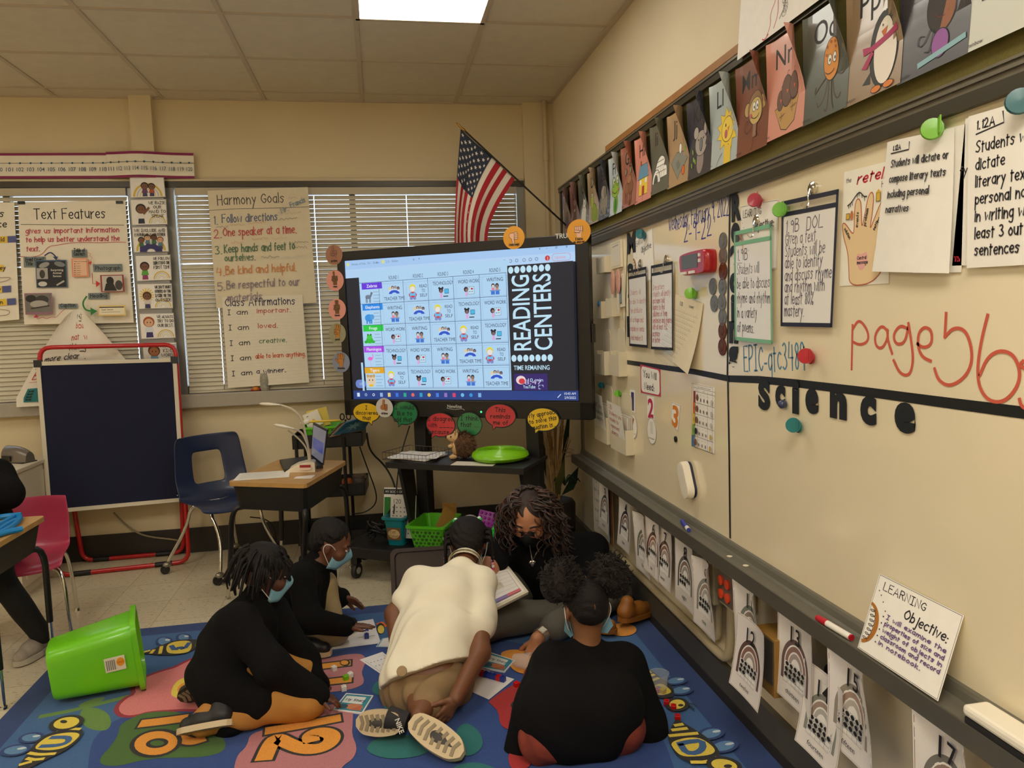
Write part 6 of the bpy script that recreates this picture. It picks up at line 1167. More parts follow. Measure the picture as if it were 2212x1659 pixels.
for i in range(k): r0 = .140-.140*i/k; pr += [(r0, .052+.004*math.sin(i*.2)), (r0-.003, .056+.004*math.sin(i*.2)), (r0-.006, .052)] if r0 > .01 else []
MB().use(LIME).lathe(pr+[(0, .055)], n=48).build('body', t)
tag(MB().use(cmat((226, 214, 196), .5, 'paper')).box((0, 0, 0), (.24, .10, .0015), Matrix.Rotation(SRZ+.1, 3, 'Z')).build('paper'), 'printed paper under the green cushion on the stand shelf', 'paper').location = tuple(world(uc+.16, -.19, .7232))
# wire tray with papers
t = thing('wire_tray', 'flat wire letter tray at the left end of the stand shelf', 'tray', world(uc-.24, -.10, .7225), SRZ-.15); WIRE = mat('dark_wire', (92, 86, 80), .35, metal=.6)
b = MB().use(WIRE); hx, hy = .155, .125
for z in (.004, .045): b.tube([(-hx, -hy, z), (hx, -hy, z), (hx, hy, z), (-hx, hy, z), (-hx, -hy, z)], .002, 5, smooth=False)
for i in range(13): x = -hx+2*hx*i/12; b.tube([(x, -hy, .045), (x, -hy, .003), (x, hy, .003), (x, hy, .045)], .0012, 4, smooth=False)
for i in range(9): y = -hy+2*hy*i/8; b.tube([(-hx, y, .045), (-hx, y, .003), (hx, y, .003), (hx, y, .045)], .0012, 4, smooth=False)
b.build('basket', t)
def grid_paper(a, W, H):
    for i in range(5): a.line([(W*.08, H*(.1+.2*i)), (W*.92, H*(.1+.2*i))], .0015, (60, 60, 64)); a.line([(W*(.08+.21*i), H*.1), (W*(.08+.21*i), H*.9)], .0015, (60, 60, 64))
for i, (dx, dy, rz_) in enumerate(((.0, 0, .0), (.015, .012, .35))):
    a = Art(.27, .21); a.back_mat = cmat((236, 232, 226), .5, 'paper'); grid_paper(a, .27, .21); o = a.mesh('worksheet', lambda u, v, n, i=i: (u-.135, v-.105, n+.0035), None, True, thick=.008 if i == 0 else .0006)
    o.location = tuple(world(uc-.24+dx, -.10-dy, .7345+.004*i)); o.rotation_euler = (0, 0, SRZ-.15+rz_); tag(o, ('stack of grid worksheets lying flat in the wire tray', 'single grid worksheet lying crooked on top in the wire tray')[i], 'paper')
# bins on the base shelf
def tapered(b, w0, d0, w1, d1, h, th=.004, rim=.012, holes=None):
    o = lambda w_, d_, z, r=.02: [(x-w_/2, y-d_/2, z) for x, y in rr(w_, d_, r, 3)]
    b.surf([o(w0, d0, .0), o(w1, d1, h), o(w1+2*rim, d1+2*rim, h), o(w1+2*rim, d1+2*rim, h-.012)], closed=True, smooth=False); b.surf([o(w1-2*th, d1-2*th, h), o(w0-2*th, d0-2*th, th)], closed=True, smooth=False); b.surf([o(w1, d1, h+.0002), o(w1-2*th, d1-2*th, h+.0002)], closed=True, smooth=False)
    k = len(rr(1, 1, .1, 3)); b.add(o(w0, d0, 0), [tuple(range(k))]); b.add(o(w0-2*th, d0-2*th, th), [tuple(range(k))])
def bin_at(name, label, cat, px, py, z, rz_, dims, rgb, part='bin', **k):
    t = thing(name, label, cat, at(px, py, z=z), rz_, **k); m = mat('plastic_%d_%d_%d' % rgb, rgb, .35)
    b = MB().use(m); tapered(b, *dims); b.build(part, t); return t
tb = bin_at('book_bin', 'teal plastic book bin with paper label on the base of the screen stand', 'bin', 872, 1165, .20, SRZ+.12, (.10, .24, .125, .28, .17), (14, 124, 136))
a = Art(.085, .075); a.rect(0, 0, .085, .075, (120, 84, 50)); a.oval(.043, .037, .036, .028, (206, 180, 130)); a.pen('Exit', .018, .04, .018, (60, 40, 30), .002); a.pen('Tickets', .012, .015, .016, (60, 40, 30), .002); a.mesh('label', lambda u, v, n: (u-.043, -.1315-n-.1*(v-.02), v+.035), tb)
def bk(x, y, z, w_, h_, t_, rgb, label, tilt, rz_, dr=None, base=tb, name='book'):
    a = Art(w_, h_, .0002); a.back_mat = cmat(rgb, .45, 'cover'); (dr or (lambda *q: 0))(a, w_, h_); o = a.mesh(name, lambda u, v, n: (u-w_/2, -n, v), None, True, thick=t_)
    o.location = base.matrix_basis @ Vector((x, y, z)); o.rotation_euler = (tilt, .0, base.rotation_euler.z+rz_); return tag(o, label, 'book' if name == 'book' else 'paper')
def greenbook(a, W, H): a.rect(.0, H*.86, W, H*.97, (26, 26, 26)); a.type('MY BOOK OF LETTERS', W*.05, H*.89, H*.05, (236, 232, 226), fit=W*.9); a.rect(W*.02, 0, W*.98, H*.80, (40, 120, 40)); a.type('GO', W*.42, H*.45, H*.17, (190, 210, 60), .03, fit=W*.36); a.type('Time to', W*.4, H*.66, H*.06, (226, 236, 220), .02)
bk(-.02, -.03, .03, .20, .285, .008, (236, 232, 224), 'tall green and white workbook standing in the teal book bin', -.22, .05, greenbook)
def chart2(a, W, H): a.type('120', W*.12, H*.80, H*.11, (90, 88, 86)); a.type('CHA', W*.55, H*.83, H*.08, (30, 28, 28), .02); [a.rect(W*(.1+.15*c), H*(.10+.1*r_), W*(.15+.15*c), H*(.125+.1*r_), (110, 106, 100)) for r_ in range(7) for c in range(6)]
bk(.03, -.085, .035, .165, .25, .004, (232, 228, 220), 'white 120 chart booklet leaning in front in the teal book bin', -.16, -.05, chart2)
gb = bin_at('basket', 'lime green plastic basket with round holes on the base of the screen stand', 'basket', 940, 1177, .20, SRZ+.12, (.17, .23, .215, .29, .15), (92, 190, 30))
HOLE = cmat((44, 92, 24), .6)
b = MB().use(HOLE); r_ = random.Random(5)
for i in range(7):
    for j in range(5):
        x = -.075+.025*i+(.0125 if j % 2 else 0); z = .025+.022*j; b.lathe([(.0095-.0035*((i+j) % 3 == 0), 0), (0, .0008)], (x, -(.115+.03*z/.15)-.0012, z), (0, -1, 0), 12)
        if i < 7: b.lathe([(.0095-.0035*((i+j) % 3 == 0), 0), (0, .0008)], ((.085+.0225*z/.15)+.0012, -.09+.03*i, z), (1, 0, 0), 12)
b.build('hole_pattern', gb)
ENV = (196, 146, 76)
for i in range(6): bk(.03+.006*i, .01+.022*i, .07, .13, .19-.01*(i % 2), .003, mix(ENV, (170, 120, 60), (i % 3)*.4), 'manila envelope standing in the lime green basket, number %s from the front' % ('one', 'two', 'three', 'four', 'five', 'six')[i], -.25, .9, None, gb, 'envelope')['group'] = 'manila envelopes in the lime green basket'
for o in bpy.data.objects:
    if o.name.startswith('envelope'): o['label'] = 'manila envelope fanned out in the lime green basket'; o['category'] = 'envelope'; o.rotation_euler[1] = .75-.13*int((o.name+'.000').split('.')[1]); o.scale = (.75, .4, .8)
wb = bin_at('basket', 'small white slotted basket beside the lime green basket', 'basket', 1003, 1192, .20, SRZ+.1, (.13, .16, .155, .19, .105), (226, 220, 206))
b = MB().use(cmat((90, 80, 66)))
for i in range(5):
    for j in range(3): b.box((-.052+.026*i, -(.08+.015*(.025+.03*j)/.105)-.0016, .022+.030*j), (.013, .001, .015))
b.build('slot_pattern', wb)
for i in range(4): bk(-.02+.018*i, -.03+.02*i, .075, .085, .085, .001, (126, 176, 146), 'mint green paper slip standing in the small white basket', -.2+.1*i, .4+.5*i, None, wb, 'paper_slip')['group'] = 'mint slips in the small white basket'
t = thing('cable_roll', 'white rolled cord lying behind the small white basket', 'cord', world(*sloc(1014, 1118, z=.33)[:2], .2)); MB().use(cmat((226, 224, 216), .4)).tube([(.055*math.cos(a_), .0, .085+.055*math.sin(a_)) for a_ in [i*.3 for i in range(42)]], .008, 8).build('cord', t)
bb = bin_at('toy_bin', 'blue bin of bubble fidget toys on the base shelf behind the girl in white', 'bin', 1058, 1205, .20, SRZ+.1, (.16, .18, .19, .21, .12), (22, 110, 160))
def popit(px, py, z, rgb, label, rz_, w_=.10, h_=.13):
    t = thing('bubble_fidget', label, 'fidget toy', world(*sloc(px, py, z=z)[:2], z-.05), SRZ+rz_); m = mat('silicone_%d_%d_%d' % rgb, rgb, .4); t.rotation_euler = (-.3, .25, SRZ+rz_)
    b = MB().use(m).box((0, 0, h_/2), (w_, .008, h_), None, .003)
    for i in range(4):
        for j in range(5): b.ball((-w_*.36+w_*.24*i, -.004, h_*(.12+.19*j)), (.009, .006, .009), 8)
    b.build('bubble_sheet', t)
popit(1043, 1135, .36, (150, 30, 150), 'purple bubble fidget toy at the left of the blue bin', .3); popit(1072, 1145, .37, (40, 200, 60), 'bright green bubble fidget toy in the blue bin', -.3); popit(1088, 1130, .35, (140, 30, 130), 'purple bubble fidget toy behind the green one in the blue bin', -.1)
# magenta toy under the stand and tangle of dark leads
t = thing('toy', 'magenta toy lying on the floor under the left castor of the stand', 'toy', at(768, 1198, z=0)); t.location.z = 0; MB().use(mat('magenta_plush', (196, 20, 130), .7)).ball((0, 0, .038), (.045, .04, .038), 14).ball((.03, -.01, .028), (.03, .03, .028), 12).build('body', t)
t = thing('cable_heap', 'heap of black cables and adapters on the base shelf beside the teal bin', 'cables', world(*sloc(825, 1160, z=.22)[:2], .20)); r_ = random.Random(11); b = MB().use(cmat((16, 15, 15), .5))
for i in range(9): b.tube(smooth_path([(r_.uniform(-.09, .09), r_.uniform(-.07, .07), .012+r_.uniform(0, .10)) for _ in range(6)], 2), .006, 6)
b.box((0, 0, .03), (.09, .06, .06)).box((.04, .03, .05), (.06, .05, .04)); b.build('cables', t)
# cables hanging from the screen and the cart
def cable(pts, r, label, rgb=(22, 20, 20)): return tag(MB().use(cmat(rgb, .5)).tube(smooth_path(pts, 3), r, 7).build('cable'), label, 'cable')
y_ = -.40
cable([at(792, 935, y=-.6), at(798, 975, y=-.55), at(832, 1005, y=-.5), at(853, 1045, y=-.55), at(855, 1080, y=-.7), at(836, 1115, y=-.85), at(820, 1140, y=-.8)], .006, 'thick black cable sagging from the cart down past the green workbook')
cable([at(777, 965, y=-.5), at(793, 1010, y=-.45), at(814, 1065, y=-.42), at(812, 1090, y=-.42), at(790, 1107, y=-.42), at(765, 1110, y=-.45)], .004, 'thin black cable hanging in a loop behind the cart')
cable([at(885, 920, y=-.62), at(872, 960, y=-.66), at(862, 1000, y=-.75), at(856, 1060, y=-.8), at(850, 1110, y=-.85)], .004, 'black cable running down the left upright of the screen stand')
cable([at(245, 1107, y=-.03), at(262, 1125, y=-.03), at(290, 1148, y=-.03), at(320, 1160, y=-.03), at(385, 1166, y=-.03), at(430, 1180, z=.01), at(510, 1182, z=.01), at(600, 1185, z=.01)], .006, 'beige cable running down the wall behind the easel and along the baseboard', (150, 136, 104))
cable([at(145, 1110, y=-.10), at(146, 1150, y=-.10), at(142, 1190, y=-.10), at(135, 1212, y=-.10), at(120, 1216, y=-.12)], .005, 'black lead hanging behind the left leg of the easel')
cable([at(540, 1117, y=-.3), at(572, 1120, y=-.28), at(592, 1135, y=-.25), at(598, 1175, y=-.22)], .004, 'black lead arching behind the desk legs')
# ================================================================ flag over the screen
t = thing('flag', 'small American flag on a black pole slanting up from the right wall behind the screen', 'flag', (0, 0, 0))
fy = -.55; tip = at(985, 265, y=fy); base = at(1236, 499, y=fy)
lerp = lambda a, b, k: a*(1-k)+b*k
top = lerp(tip, base, .075)
MB().use(mat('black_pole', (24, 20, 20), .4)).tube([top, base], .006, 8).build('pole', t)
MB().use(mat('gold_finial', (170, 128, 60), .3, metal=.8)).lathe([(.006, 0), (.009, .004), (.009, .02), (.006, .024), (.007, .05), (.004, .07), (0, .075)], top, tip-top, 12).build('finial', t)
MB().use(CHROME).bx(.0, .04, fy-.02, fy+.02, base[2]-.03, base[2]+.03).build('bracket', t)
cols = [[(995, 279), (988, 360), (980, 455), (982, 565)], [(1027, 309), (1000, 388), (986, 480), (996, 570)], [(1060, 337), (1012, 412), (998, 482), (1014, 572)], [(1086, 363), (1040, 430), (1013, 490), (1032, 575)], [(1112, 387), (1064, 460), (1036, 500), (1064, 580)]]
def bez(p, k): a, b, c, d = [np.array(x, float) for x in p]; return a*(1-k)**3+3*b*k*(1-k)**2+3*c*k*k*(1-k)+d*k**3
FL, FH = .72, .46
fa = Art(FL, FH, .0012); fa.back_mat = mat('flag_white', (232, 222, 208), .8)
FR, FB = mat('flag_red', (176, 30, 46), .8), mat('flag_blue', (44, 52, 72), .8)
for i in range(0, 13, 2): fa.rect(0, FH-FH*(i+1)/13, FL, FH-FH*i/13, FR, same=i > 0)
fa.rect(0, FH*6/13, FL*.40, FH, FB)
fa.lay += 1
for r_ in range(9):
    for c in range(6 if r_ % 2 == 0 else 5):
        x, y = FL*.40*(.085+.166*c+(.083 if r_ % 2 else 0)), FH-FH*7/13*(.1+.1*r_)
        fa.raw([(x, y)]+[(x+(.0125 if k % 2 == 0 else .005)*math.sin(k*math.pi/5), y+(.0125 if k % 2 == 0 else .005)*math.cos(k*math.pi/5)) for k in range(10)], [(0, k+1, (k+1) % 10+1) for k in range(10)], fa.back_mat, True)
def fm(u, v, n):
    s = max(0, min(3.9999, 4*(1-v/FH))); i = int(s); k = u/FL; a, b = bez(cols[i], k), bez(cols[i+1], k); f_ = s-i; f_ = f_*f_*(3-2*f_)*.5+f_*.5
    q_ = a*(1-f_)+b*f_; p = at(q_[0], q_[1], y=fy+.02-.035*k*math.sin(s*2.6+1.2))
    return (p[0], p[1]-n, p[2])
fa.mesh('cloth', fm, t, True, 13, 12, .0002)

# ================================================================ easel
RED_ = mat('red_tube', (190, 20, 24), .35, coat=.3); NVY = mat('navy_felt', (22, 26, 52), .95, noise=.06, nscale=300); FRM = mat('cream_frame', (214, 204, 182), .45)
en = np.array([.098, -.99, .085]); en /= np.linalg.norm(en); eo = np.array([-2.9, -.30, .02])
EP = lambda px, py: at(px, py, pl=(eo, en))
t = thing('easel', 'red-tubed easel with a navy felt board in a cream frame by the left window', 'easel', (0, 0, 0))
def rtube(pts, r=.014): 
    p = [Vector(tuple(x)) for x in pts]; out = [p[0]]
    for i in range(1, len(p)-1):
        a, b = (p[i-1]-p[i]).normalized()*.07, (p[i+1]-p[i]).normalized()*.07; out += [p[i]+a*(1-k)**2+b*k**2 for k in (0, .25, .5, .75, 1)]
    return out+[p[-1]]
fl, fr_ = EP(104, 1100), EP(406, 1085); ftl, ftr = EP(84, 751), EP(379, 744); fbl, fbr = EP(124, 1236), EP(408, 1206)
fbl[2] = fbr[2] = .016
MB().use(RED_).tube(rtube([lerp(fbl, fbr, .5), fbl, ftl, ftr, fbr, lerp(fbl, fbr, .5)]), .014, 10).build('front_frame', t)
bl, br_ = np.array([-3.20, -.045, .016]), np.array([-2.58, -.035, .016]); tl, tr_ = np.array([ftl[0]+.02, ftl[1]+.055, ftl[2]-.10]), np.array([ftr[0]-.02, ftr[1]+.055, ftr[2]-.10])
MB().use(RED_).tube(rtube([tl, bl, br_, tr_]), .014, 10).build('rear_frame', t)
for a, b, nm in ((fbl, fbr, ''), (bl, br_, '')):
    for k in (.18, .80): p = lerp(a, b, k); d = (b-a)/np.linalg.norm(b-a); MB().use(cmat((24, 22, 22))).tube([p-d*.05, p+d*.05], .0165, 10).build('rubber_foot', t)
qd = [EP(*q)+en*.018 for q in ((84, 786), (378, 778), (396, 1078), (110, 1104))]; pw = float(np.linalg.norm(qd[1]-qd[0])); ph = float(np.linalg.norm(qd[0]-qd[3])); pm = quad_map(qd, pw, ph, en)
MB().use(NVY).prism([(0, 0), (pw, 0), (pw, ph), (0, ph)], pm, -.014).build('felt_board', t)
f = MB().use(FRM)
for P in ([(-.012, 0), (.012, 0), (.012, ph), (-.012, ph)], [(pw-.012, 0), (pw+.012, 0), (pw+.012, ph), (pw-.012, ph)], [(0, -.012), (pw, -.012), (pw, .012), (0, .012)], [(0, ph-.012), (pw, ph-.012), (pw, ph+.012), (0, ph+.012)]): f.prism(P, lambda u, v, n: pm(u, v, n-.018), .022)
f.build('board_frame', t)
for x, y in ((0, 0), (pw, 0), (0, ph), (pw, ph)): MB().use(cmat((22, 22, 24), .4)).prism(rr2(x-.022, y-.022, x+.022, y+.022), lambda u, v, n: pm(u, v, n-.020), .027).build('corner_bracket', t)
for x in (.03, pw-.03): MB().use(CHROME).ball(tuple(pm(x, .03, .002)), .006, 8).build('screw', t)

# ================================================================ blue chair on castors, desk, laptop, document camera
def shell(t, w_, rgb, seat_z, back_h, hole=True, part='seat_shell', cov=.04):
    m = mat('shell_%d_%d_%d' % rgb, rgb, .38, coat=.15); prof = [(-.21, .0-.025), (-.19, .0), (-.10, .008), (.05, -.004), (.13, .004), (.17, .035), (.20, .10), (.215, .16), (.225, .22), (.235, .29), (.245, back_h-.02), (.248, back_h)]
    b = MB().use(m); nx = 15; g = []; 
    for k, (y, z) in enumerate(prof):
        f_ = k/len(prof); ww = w_*(1-.12*max(0, (k-7)/4)) if k < 11 else w_*.80; row = []
        for i in range(nx):
            u = 2*i/(nx-1)-1; lift = .028*abs(u)**3 if k < 6 else 0; fw = -.05*abs(u)**2.2 if k >= 5 else 0
            row.append((u*ww/2, y+fw, seat_z+z+lift))
        g.append(row)
    R_, C_ = len(g), nx; vs_ = [p for r in g for p in r]; fs = []
    for i in range(R_-1):
        for j in range(C_-1):
            if hole and 6 <= i <= 8 and 4 <= j <= 9: continue
            fs.append((i*C_+j, i*C_+j+1, (i+1)*C_+j+1, (i+1)*C_+j))
    b.add(vs_, fs, True); o = b.build(part, t); md = o.modifiers.new('thick', 'SOLIDIFY'); md.thickness = .009; md.offset = 0; md2 = o.modifiers.new('round', 'SUBSURF'); md2.levels = md2.render_levels = 2
    return o
t = thing('school_chair', 'navy plastic school chair on chrome castor legs beside the easel', 'chair', (-2.215, -.43, 0), .62)
shell(t, .46, (32, 44, 76), .43, .40)
R0 = Matrix.Rotation(-.62, 3, 'Z')
def cl(x, y, z): return R0 @ Vector((x+2.215, y+.43, z))
for (x, y) in ((-2.575, -.42), (-2.206, -.722), (-1.90, -.42), (-2.22, -.13)):
    e = cl(x, y, .075); s_ = Vector((.16 if e.x > 0 else -.16, .12 if e.y > 0 else -.12, .425)); k = Vector((s_.x*.6, s_.y*1.25, .41))
    MB().use(CHROME).tube(smooth_path([Vector((0, s_.y*.6, .427)), s_, k*.6+e*.4, e], 2), .011, 10).build('leg', t)
    b = MB().use(cmat((24, 24, 26), .4)).lathe([(0, -.012), (.026, -.012), (.028, 0), (.026, .012), (0, .012)], (e.x-.02, e.y, .028), (.3, 1, 0), 18); b.use(mat('castor_hood', (150, 144, 130), .3, metal=.7)).ball((e.x-.006, e.y, .055), (.028, .02, .020), 12); b.build('castor', t)
WOODT = mat('desk_laminate', (188, 144, 84), .4, noise=.10, nscale=22); BLKD = mat('desk_black', (26, 24, 22), .45); DLEG = mat('desk_leg_metal', (36, 34, 32), .35, metal=.3)
def desk(label, cs, z, depth, legs, chrome=False, taper=.03):
    """cs: the four corners of the top (x, y) in order"""
    c0 = np.mean(np.array(cs), 0); t = thing('school_desk', label, 'desk', (c0[0], c0[1], 0)); P = [np.array(c)-c0 for c in cs]; ins = lambda k: [tuple(p*(1-k/np.linalg.norm(p))) for p in P]
    def rnd_poly(P_, r=.03):
        out = []
        for i in range(4): p, a, b = [np.array(P_[j]) for j in (i, i-1, (i+1) % 4)]; u, v = (a-p)/np.linalg.norm(a-p), (b-p)/np.linalg.norm(b-p); out += [p+u*r*(1-k)**2+v*r*k**2 for k in (0, .3, .7, 1)]
        return [tuple(x) for x in out]
    MB().use(WOODT).prism(rnd_poly(P), lambda u, v, n: (u, v, z-.022+n), .022).build('desk_top', t)
    b = MB().use(BLKD); r0, r1 = rnd_poly(ins(.02)), rnd_poly(ins(.02+taper)); b.surf([[(x, y, z-.022) for x, y in r0], [(x, y, z-depth) for x, y in r1]], closed=True, smooth=False); b.add([(x, y, z-depth) for x, y in r1], [tuple(range(len(r1)))]); b.build('book_box', t)
    for i, (fx, fy_) in enumerate(legs):
        s_ = Vector((*ins(.10)[i], z-depth+.01)); e = Vector((fx-c0[0], fy_-c0[1], 0)); k = lerp(Vector((*ins(.02)[i], z-depth-.02)), e, .12)
        MB().use(DLEG).tube(smooth_path([s_, Vector((k.x, k.y, z-depth+.0)), lerp(k, e, .3), lerp(k, e, .62)], 2), .014, 10).build('leg', t)
        b = MB().use(CHROME).tube([lerp(k, e, .55), lerp(k, e, .97)], .010, 10); b.use(CHROME).lathe([(0, 0), (.016, 0), (.014, .012), (0, .014)], (e.x, e.y, 0), n=14); b.build('leg_extension', t)
    return t, c0
dz = .70; dc = [at(*q, z=dz)[:2] for q in ((490.8, 1041), (660.8, 1046), (749, 995), (603, 992))]
dk, dc0 = desk('small wood-topped desk with a black book box carrying the laptop', dc, dz, .155, [(-2.12, -.98), (-1.70, -1.22), (-1.46, -.62), (-1.90, -.44)])
t = thing('laptop', 'open black laptop on the wood-topped desk', 'laptop', (0, 0, 0))
lc = [at(*q, z=dz+.012) for q in ((604, 995), (614, 1016), (698, 1007), (672, 986))]; LT = mat('laptop_black', (34, 34, 36), .4)
b = MB().use(LT); vs_ = [Vector(tuple(p)) for p in lc]; b.add([v-Vector((0, 0, .0115)) for v in vs_]+[v+Vector((0, 0, .006)) for v in vs_], [(0, 1, 2, 3), (7, 6, 5, 4), (0, 4, 5, 1), (1, 5, 6, 2), (2, 6, 7, 3), (3, 7, 4, 0)])
b.use(cmat((60, 60, 62), .4)); kq = quad_map([lc[0], lc[3], lc[2], lc[1]], 1, 1)
for i in range(11):
    for j in range(5): b.add([kq(.40+.05*i+.006+a_*.038, .12+.16*j+b_*.12, 0)+Vector((0, 0, .0075)) for a_, b_ in ((0, 0), (1, 0), (1, 1), (0, 1))], [(0, 1, 2, 3)])
b.build('keyboard_base', t)
h0, h1 = vs_[2]+Vector((0, 0, .006)), vs_[3]+Vector((0, 0, .006)); e0, e1 = Vector(tuple(at(707, 928, pl=((h0.x, h0.y, 0), (1, .35, .12))))), None
upv = (e0-h0); e1 = h1+upv*.97; tn = (h1-h0).cross(upv).normalized()*.006
b = MB().use(LT).add([h0, h1, e1, e0, h0+tn, h1+tn, e1+tn, e0+tn], [(0, 1, 2, 3), (7, 6, 5, 4), (0, 4, 5, 1), (1, 5, 6, 2), (2, 6, 7, 3), (3, 7, 4, 0)]); b.build('lid', t)
sq = quad_map([e1, e0, h0, h1], 1, 1); sgn = -1 if (Vector(tuple(CAM))-h0).dot(tn) < 0 else 1
o_ = (lambda u, v, n: sq(u, v, 0)+tn.normalized()*((.0068 if sgn > 0 else -.0008)+n*sgn)); a = Art(1, 1, .0003); a.rect(.04, .05, .96, .95, sc_mat((128, 126, 136), .55)); a.rect(.10, .30, .90, .62, sc_mat((66, 82, 150), .6)); a.mesh('screen', o_, t)
t = thing('document_camera', 'white document camera with two gooseneck arms on the wood-topped desk', 'document camera', tuple(at(652, 1017, z=dz))); WPL = mat('camera_white', (232, 222, 200), .35, coat=.2)
d0 = Vector(t.location); L3 = lambda px, py, y: Vector(tuple(at(px, py, y=y)))-d0; yb_ = d0.y
b = MB().use(WPL)
for i in range(2): pass
prof = [(-.10, .004), (-.07, .022), (-.03, .042), (.02, .054), (.06, .056), (.07, .050), (.07, .004)]
b.prism([(-.105, .0)]+prof+[(.07, 0)], lambda u, v, n: (u*.95+.01, -.045+n+u*-.25, v), .09); b.build('base', t)
a = Art(.06, .03); a.rect(0, 0, .06, .03, (226, 206, 190)); a.rect(.0, .015, .06, .03, (160, 40, 44)); a.mesh('label', lambda u, v, n: (u-.005, -.047-n-(u-.005)*.25+.001-.004, v+.012), t)
st_ = L3(672, 1003, yb_); 
MB().use(mat('gooseneck', (196, 184, 160), .35)).tube(smooth_path([st_, L3(664, 955, yb_), L3(652, 905, yb_-.02), L3(634, 884, yb_-.03), L3(604, 874.5, yb_-.04)], 3), .0065, 10).build('camera_arm', t)
MB().use(MATS['gooseneck']).tube(smooth_path([st_+Vector((0, 0, -.01)), L3(668, 970, yb_), L3(655, 938, yb_-.02), L3(645, 930, yb_-.03), L3(632, 926, yb_-.05)], 3), .0055, 10).tube(smooth_path([st_+Vector((-.01, 0, .0)), L3(664, 968, yb_), L3(640, 942, yb_-.02), L3(622, 930, yb_-.05)], 3), .0045, 8).build('lamp_arm', t)
def head(p, q_, w_, nm): 
    p, q_ = Vector(p), Vector(q_); d = (q_-p); MB().use(WPL).lathe([(.0, 0), (.010, .0), (w_*.7, d.length*.25), (w_, d.length*.55), (w_*.75, d.length*.85), (0, d.length)], p, d, 16, True, 1, .45).build(nm, t)
head(L3(604, 874.5, yb_-.04), L3(559, 872, yb_-.06), .022, 'camera_head'); head(L3(634, 926, yb_-.05), L3(590, 917, yb_-.09), .024, 'lamp_head')
PGS = ((0, 0, dz), (0, 0, 1))
def printed(a, W, H):
    for i in range(16): scrawl(a, W*.08, W*(.55+.35*((i*7) % 5)/5), H*(.92-.055*i), H*.018, (120, 116, 112), i, .0009)
sheet('paper', 'long printed page lying on the wood-topped desk under the document camera', 'paper', [(518, 1023), (627, 1016), (624, 1031), (503, 1039)], PGS, printed, paper=(240, 236, 226), lift=.0015)
sheet('paper', 'slip of paper partly under the document camera base', 'paper', [(640, 1030), (682, 1026), (672, 1034), (634, 1034)], PGS, None, paper=(240, 232, 222), lift=.001)
# ================================================================ black rolling cart with its load
t = thing('rolling_cart', 'black three-tier rolling cart behind the wood-topped desk', 'cart', (-1.56, -.34, 0), -.06); CT = mat('cart_black', (20, 18, 18), .5)
for z, h in ((.735, .085), (.42, .08), (.12, .08)):
    b = MB().use(CT).bx(-.215, .215, -.155, .155, z, z+.006)
    for x0, x1, y0, y1 in ((-.215, .215, -.155, -.150), (-.215, .215, .150, .155), (-.215, -.210, -.155, .155), (.210, .215, -.155, .155)): b.bx(x0, x1, y0, y1, z, z+h)
    b.build('tray', t)
for x in (-.19, .10):
    for y in (-.165, .165): MB().use(CT).tube([(x, y, .05), (x, y, .80)], .011, 8).build('post', t)
for x in (-.19, .19):
    for y in (-.14, .14): MB().use(CT).lathe([(0, -.012), (.03, -.012), (.03, .012), (0, .012)], (x, y, .03), (0, 1, 0), 14).bx(x-.008, x+.008, y-.008, y+.008, .03, .12).build('castor', t)
tz = .742; cz = lambda px, py, y: at(px, py, y=y)
bk2 = bin_at('basket', 'lime green plastic basket full of supplies on top of the rolling cart', 'basket', 705, 958, tz, .1, (.19, .16, .24, .20, .12), (100, 200, 40)); bk2.location = (-1.60, -.33, tz)
b = MB().use(HOLE)
for i in range(5):
    for j in range(3): b.lathe([(.007, 0), (0, .0006)], (-.07+.03*i+.008*(j % 2), -(.08+.02*(.035+.028*j)/.12)-.0014, .035+.028*j), (0, -1, 0), 10)
b.build('hole_pattern', bk2)
def upright(px, py, y, w_, h_, rgb, label, rz_, tilt, dr=None, roll=0):
    p = cz(px, py, y); a = Art(w_, h_, .0003); a.back_mat = cmat(rgb, .45, 'cover'); (dr or (lambda *q: 0))(a, w_, h_)
    o = a.mesh('book', lambda u, v, n: (u-w_/2, -n, v-h_/2), None, True, thick=.006); o.location = tuple(p); o.rotation_euler = (tilt, roll, rz_); return tag(o, label, 'book', 'books and cards in the cart basket')
upright(688, 903, -.28, .13, .12, (232, 206, 90), 'yellow book standing at the back of the cart basket', .1, -.1, None, -.2)
upright(676, 906, -.30, .10, .10, (236, 228, 214), 'white activity card leaning in the cart basket', .1, -.15, lambda a, W, H: (a.oval(W*.5, H*.4, .012, .012, (226, 180, 60)), a.line([(W*.2, H*.8), (W*.3, H*.8)], .004, K)), -.35)
upright(696, 905, -.27, .08, .10, (110, 40, 96), 'purple book standing beside the white card in the cart basket', .1, -.1, None, -.1)
p0, p1 = cz(652, 912, -.42), cz(735, 908, -.40); t = thing('pointer_stick', 'yellow pointer stick with a white hand tip lying across the cart basket', 'pointer', (0, 0, 0)); MB().use(mat('pointer_yellow', (230, 190, 40), .4)).tube([p0+(p1-p0)*.2, p1], .007, 8).build('rod', t); b = MB().use(cmat((238, 234, 224), .4)).ball(tuple(p0+(p1-p0)*.12), (.022, .014, .018), 10).tube([p0+(p1-p0)*.1, p0-(p1-p0)*.04+np.array([0, 0, -.006])], .005, 6); b.build('hand_tip', t)
t = thing('scissors', 'black-handled scissors standing handles up in the cart', 'scissors', tuple(cz(746, 900, -.36))); b = MB().use(cmat((22, 20, 22), .4))
for s_ in (-1, 1): b.tube([(s_*.020+.013*math.cos(a_), 0, .02*math.sin(a_)) for a_ in [i*math.pi/8 for i in range(17)]], .004, 7)
b.build('handles', t); MB().use(CHROME).bx(-.006, .006, -.001, .001, -.12, -.018).build('blades', t)
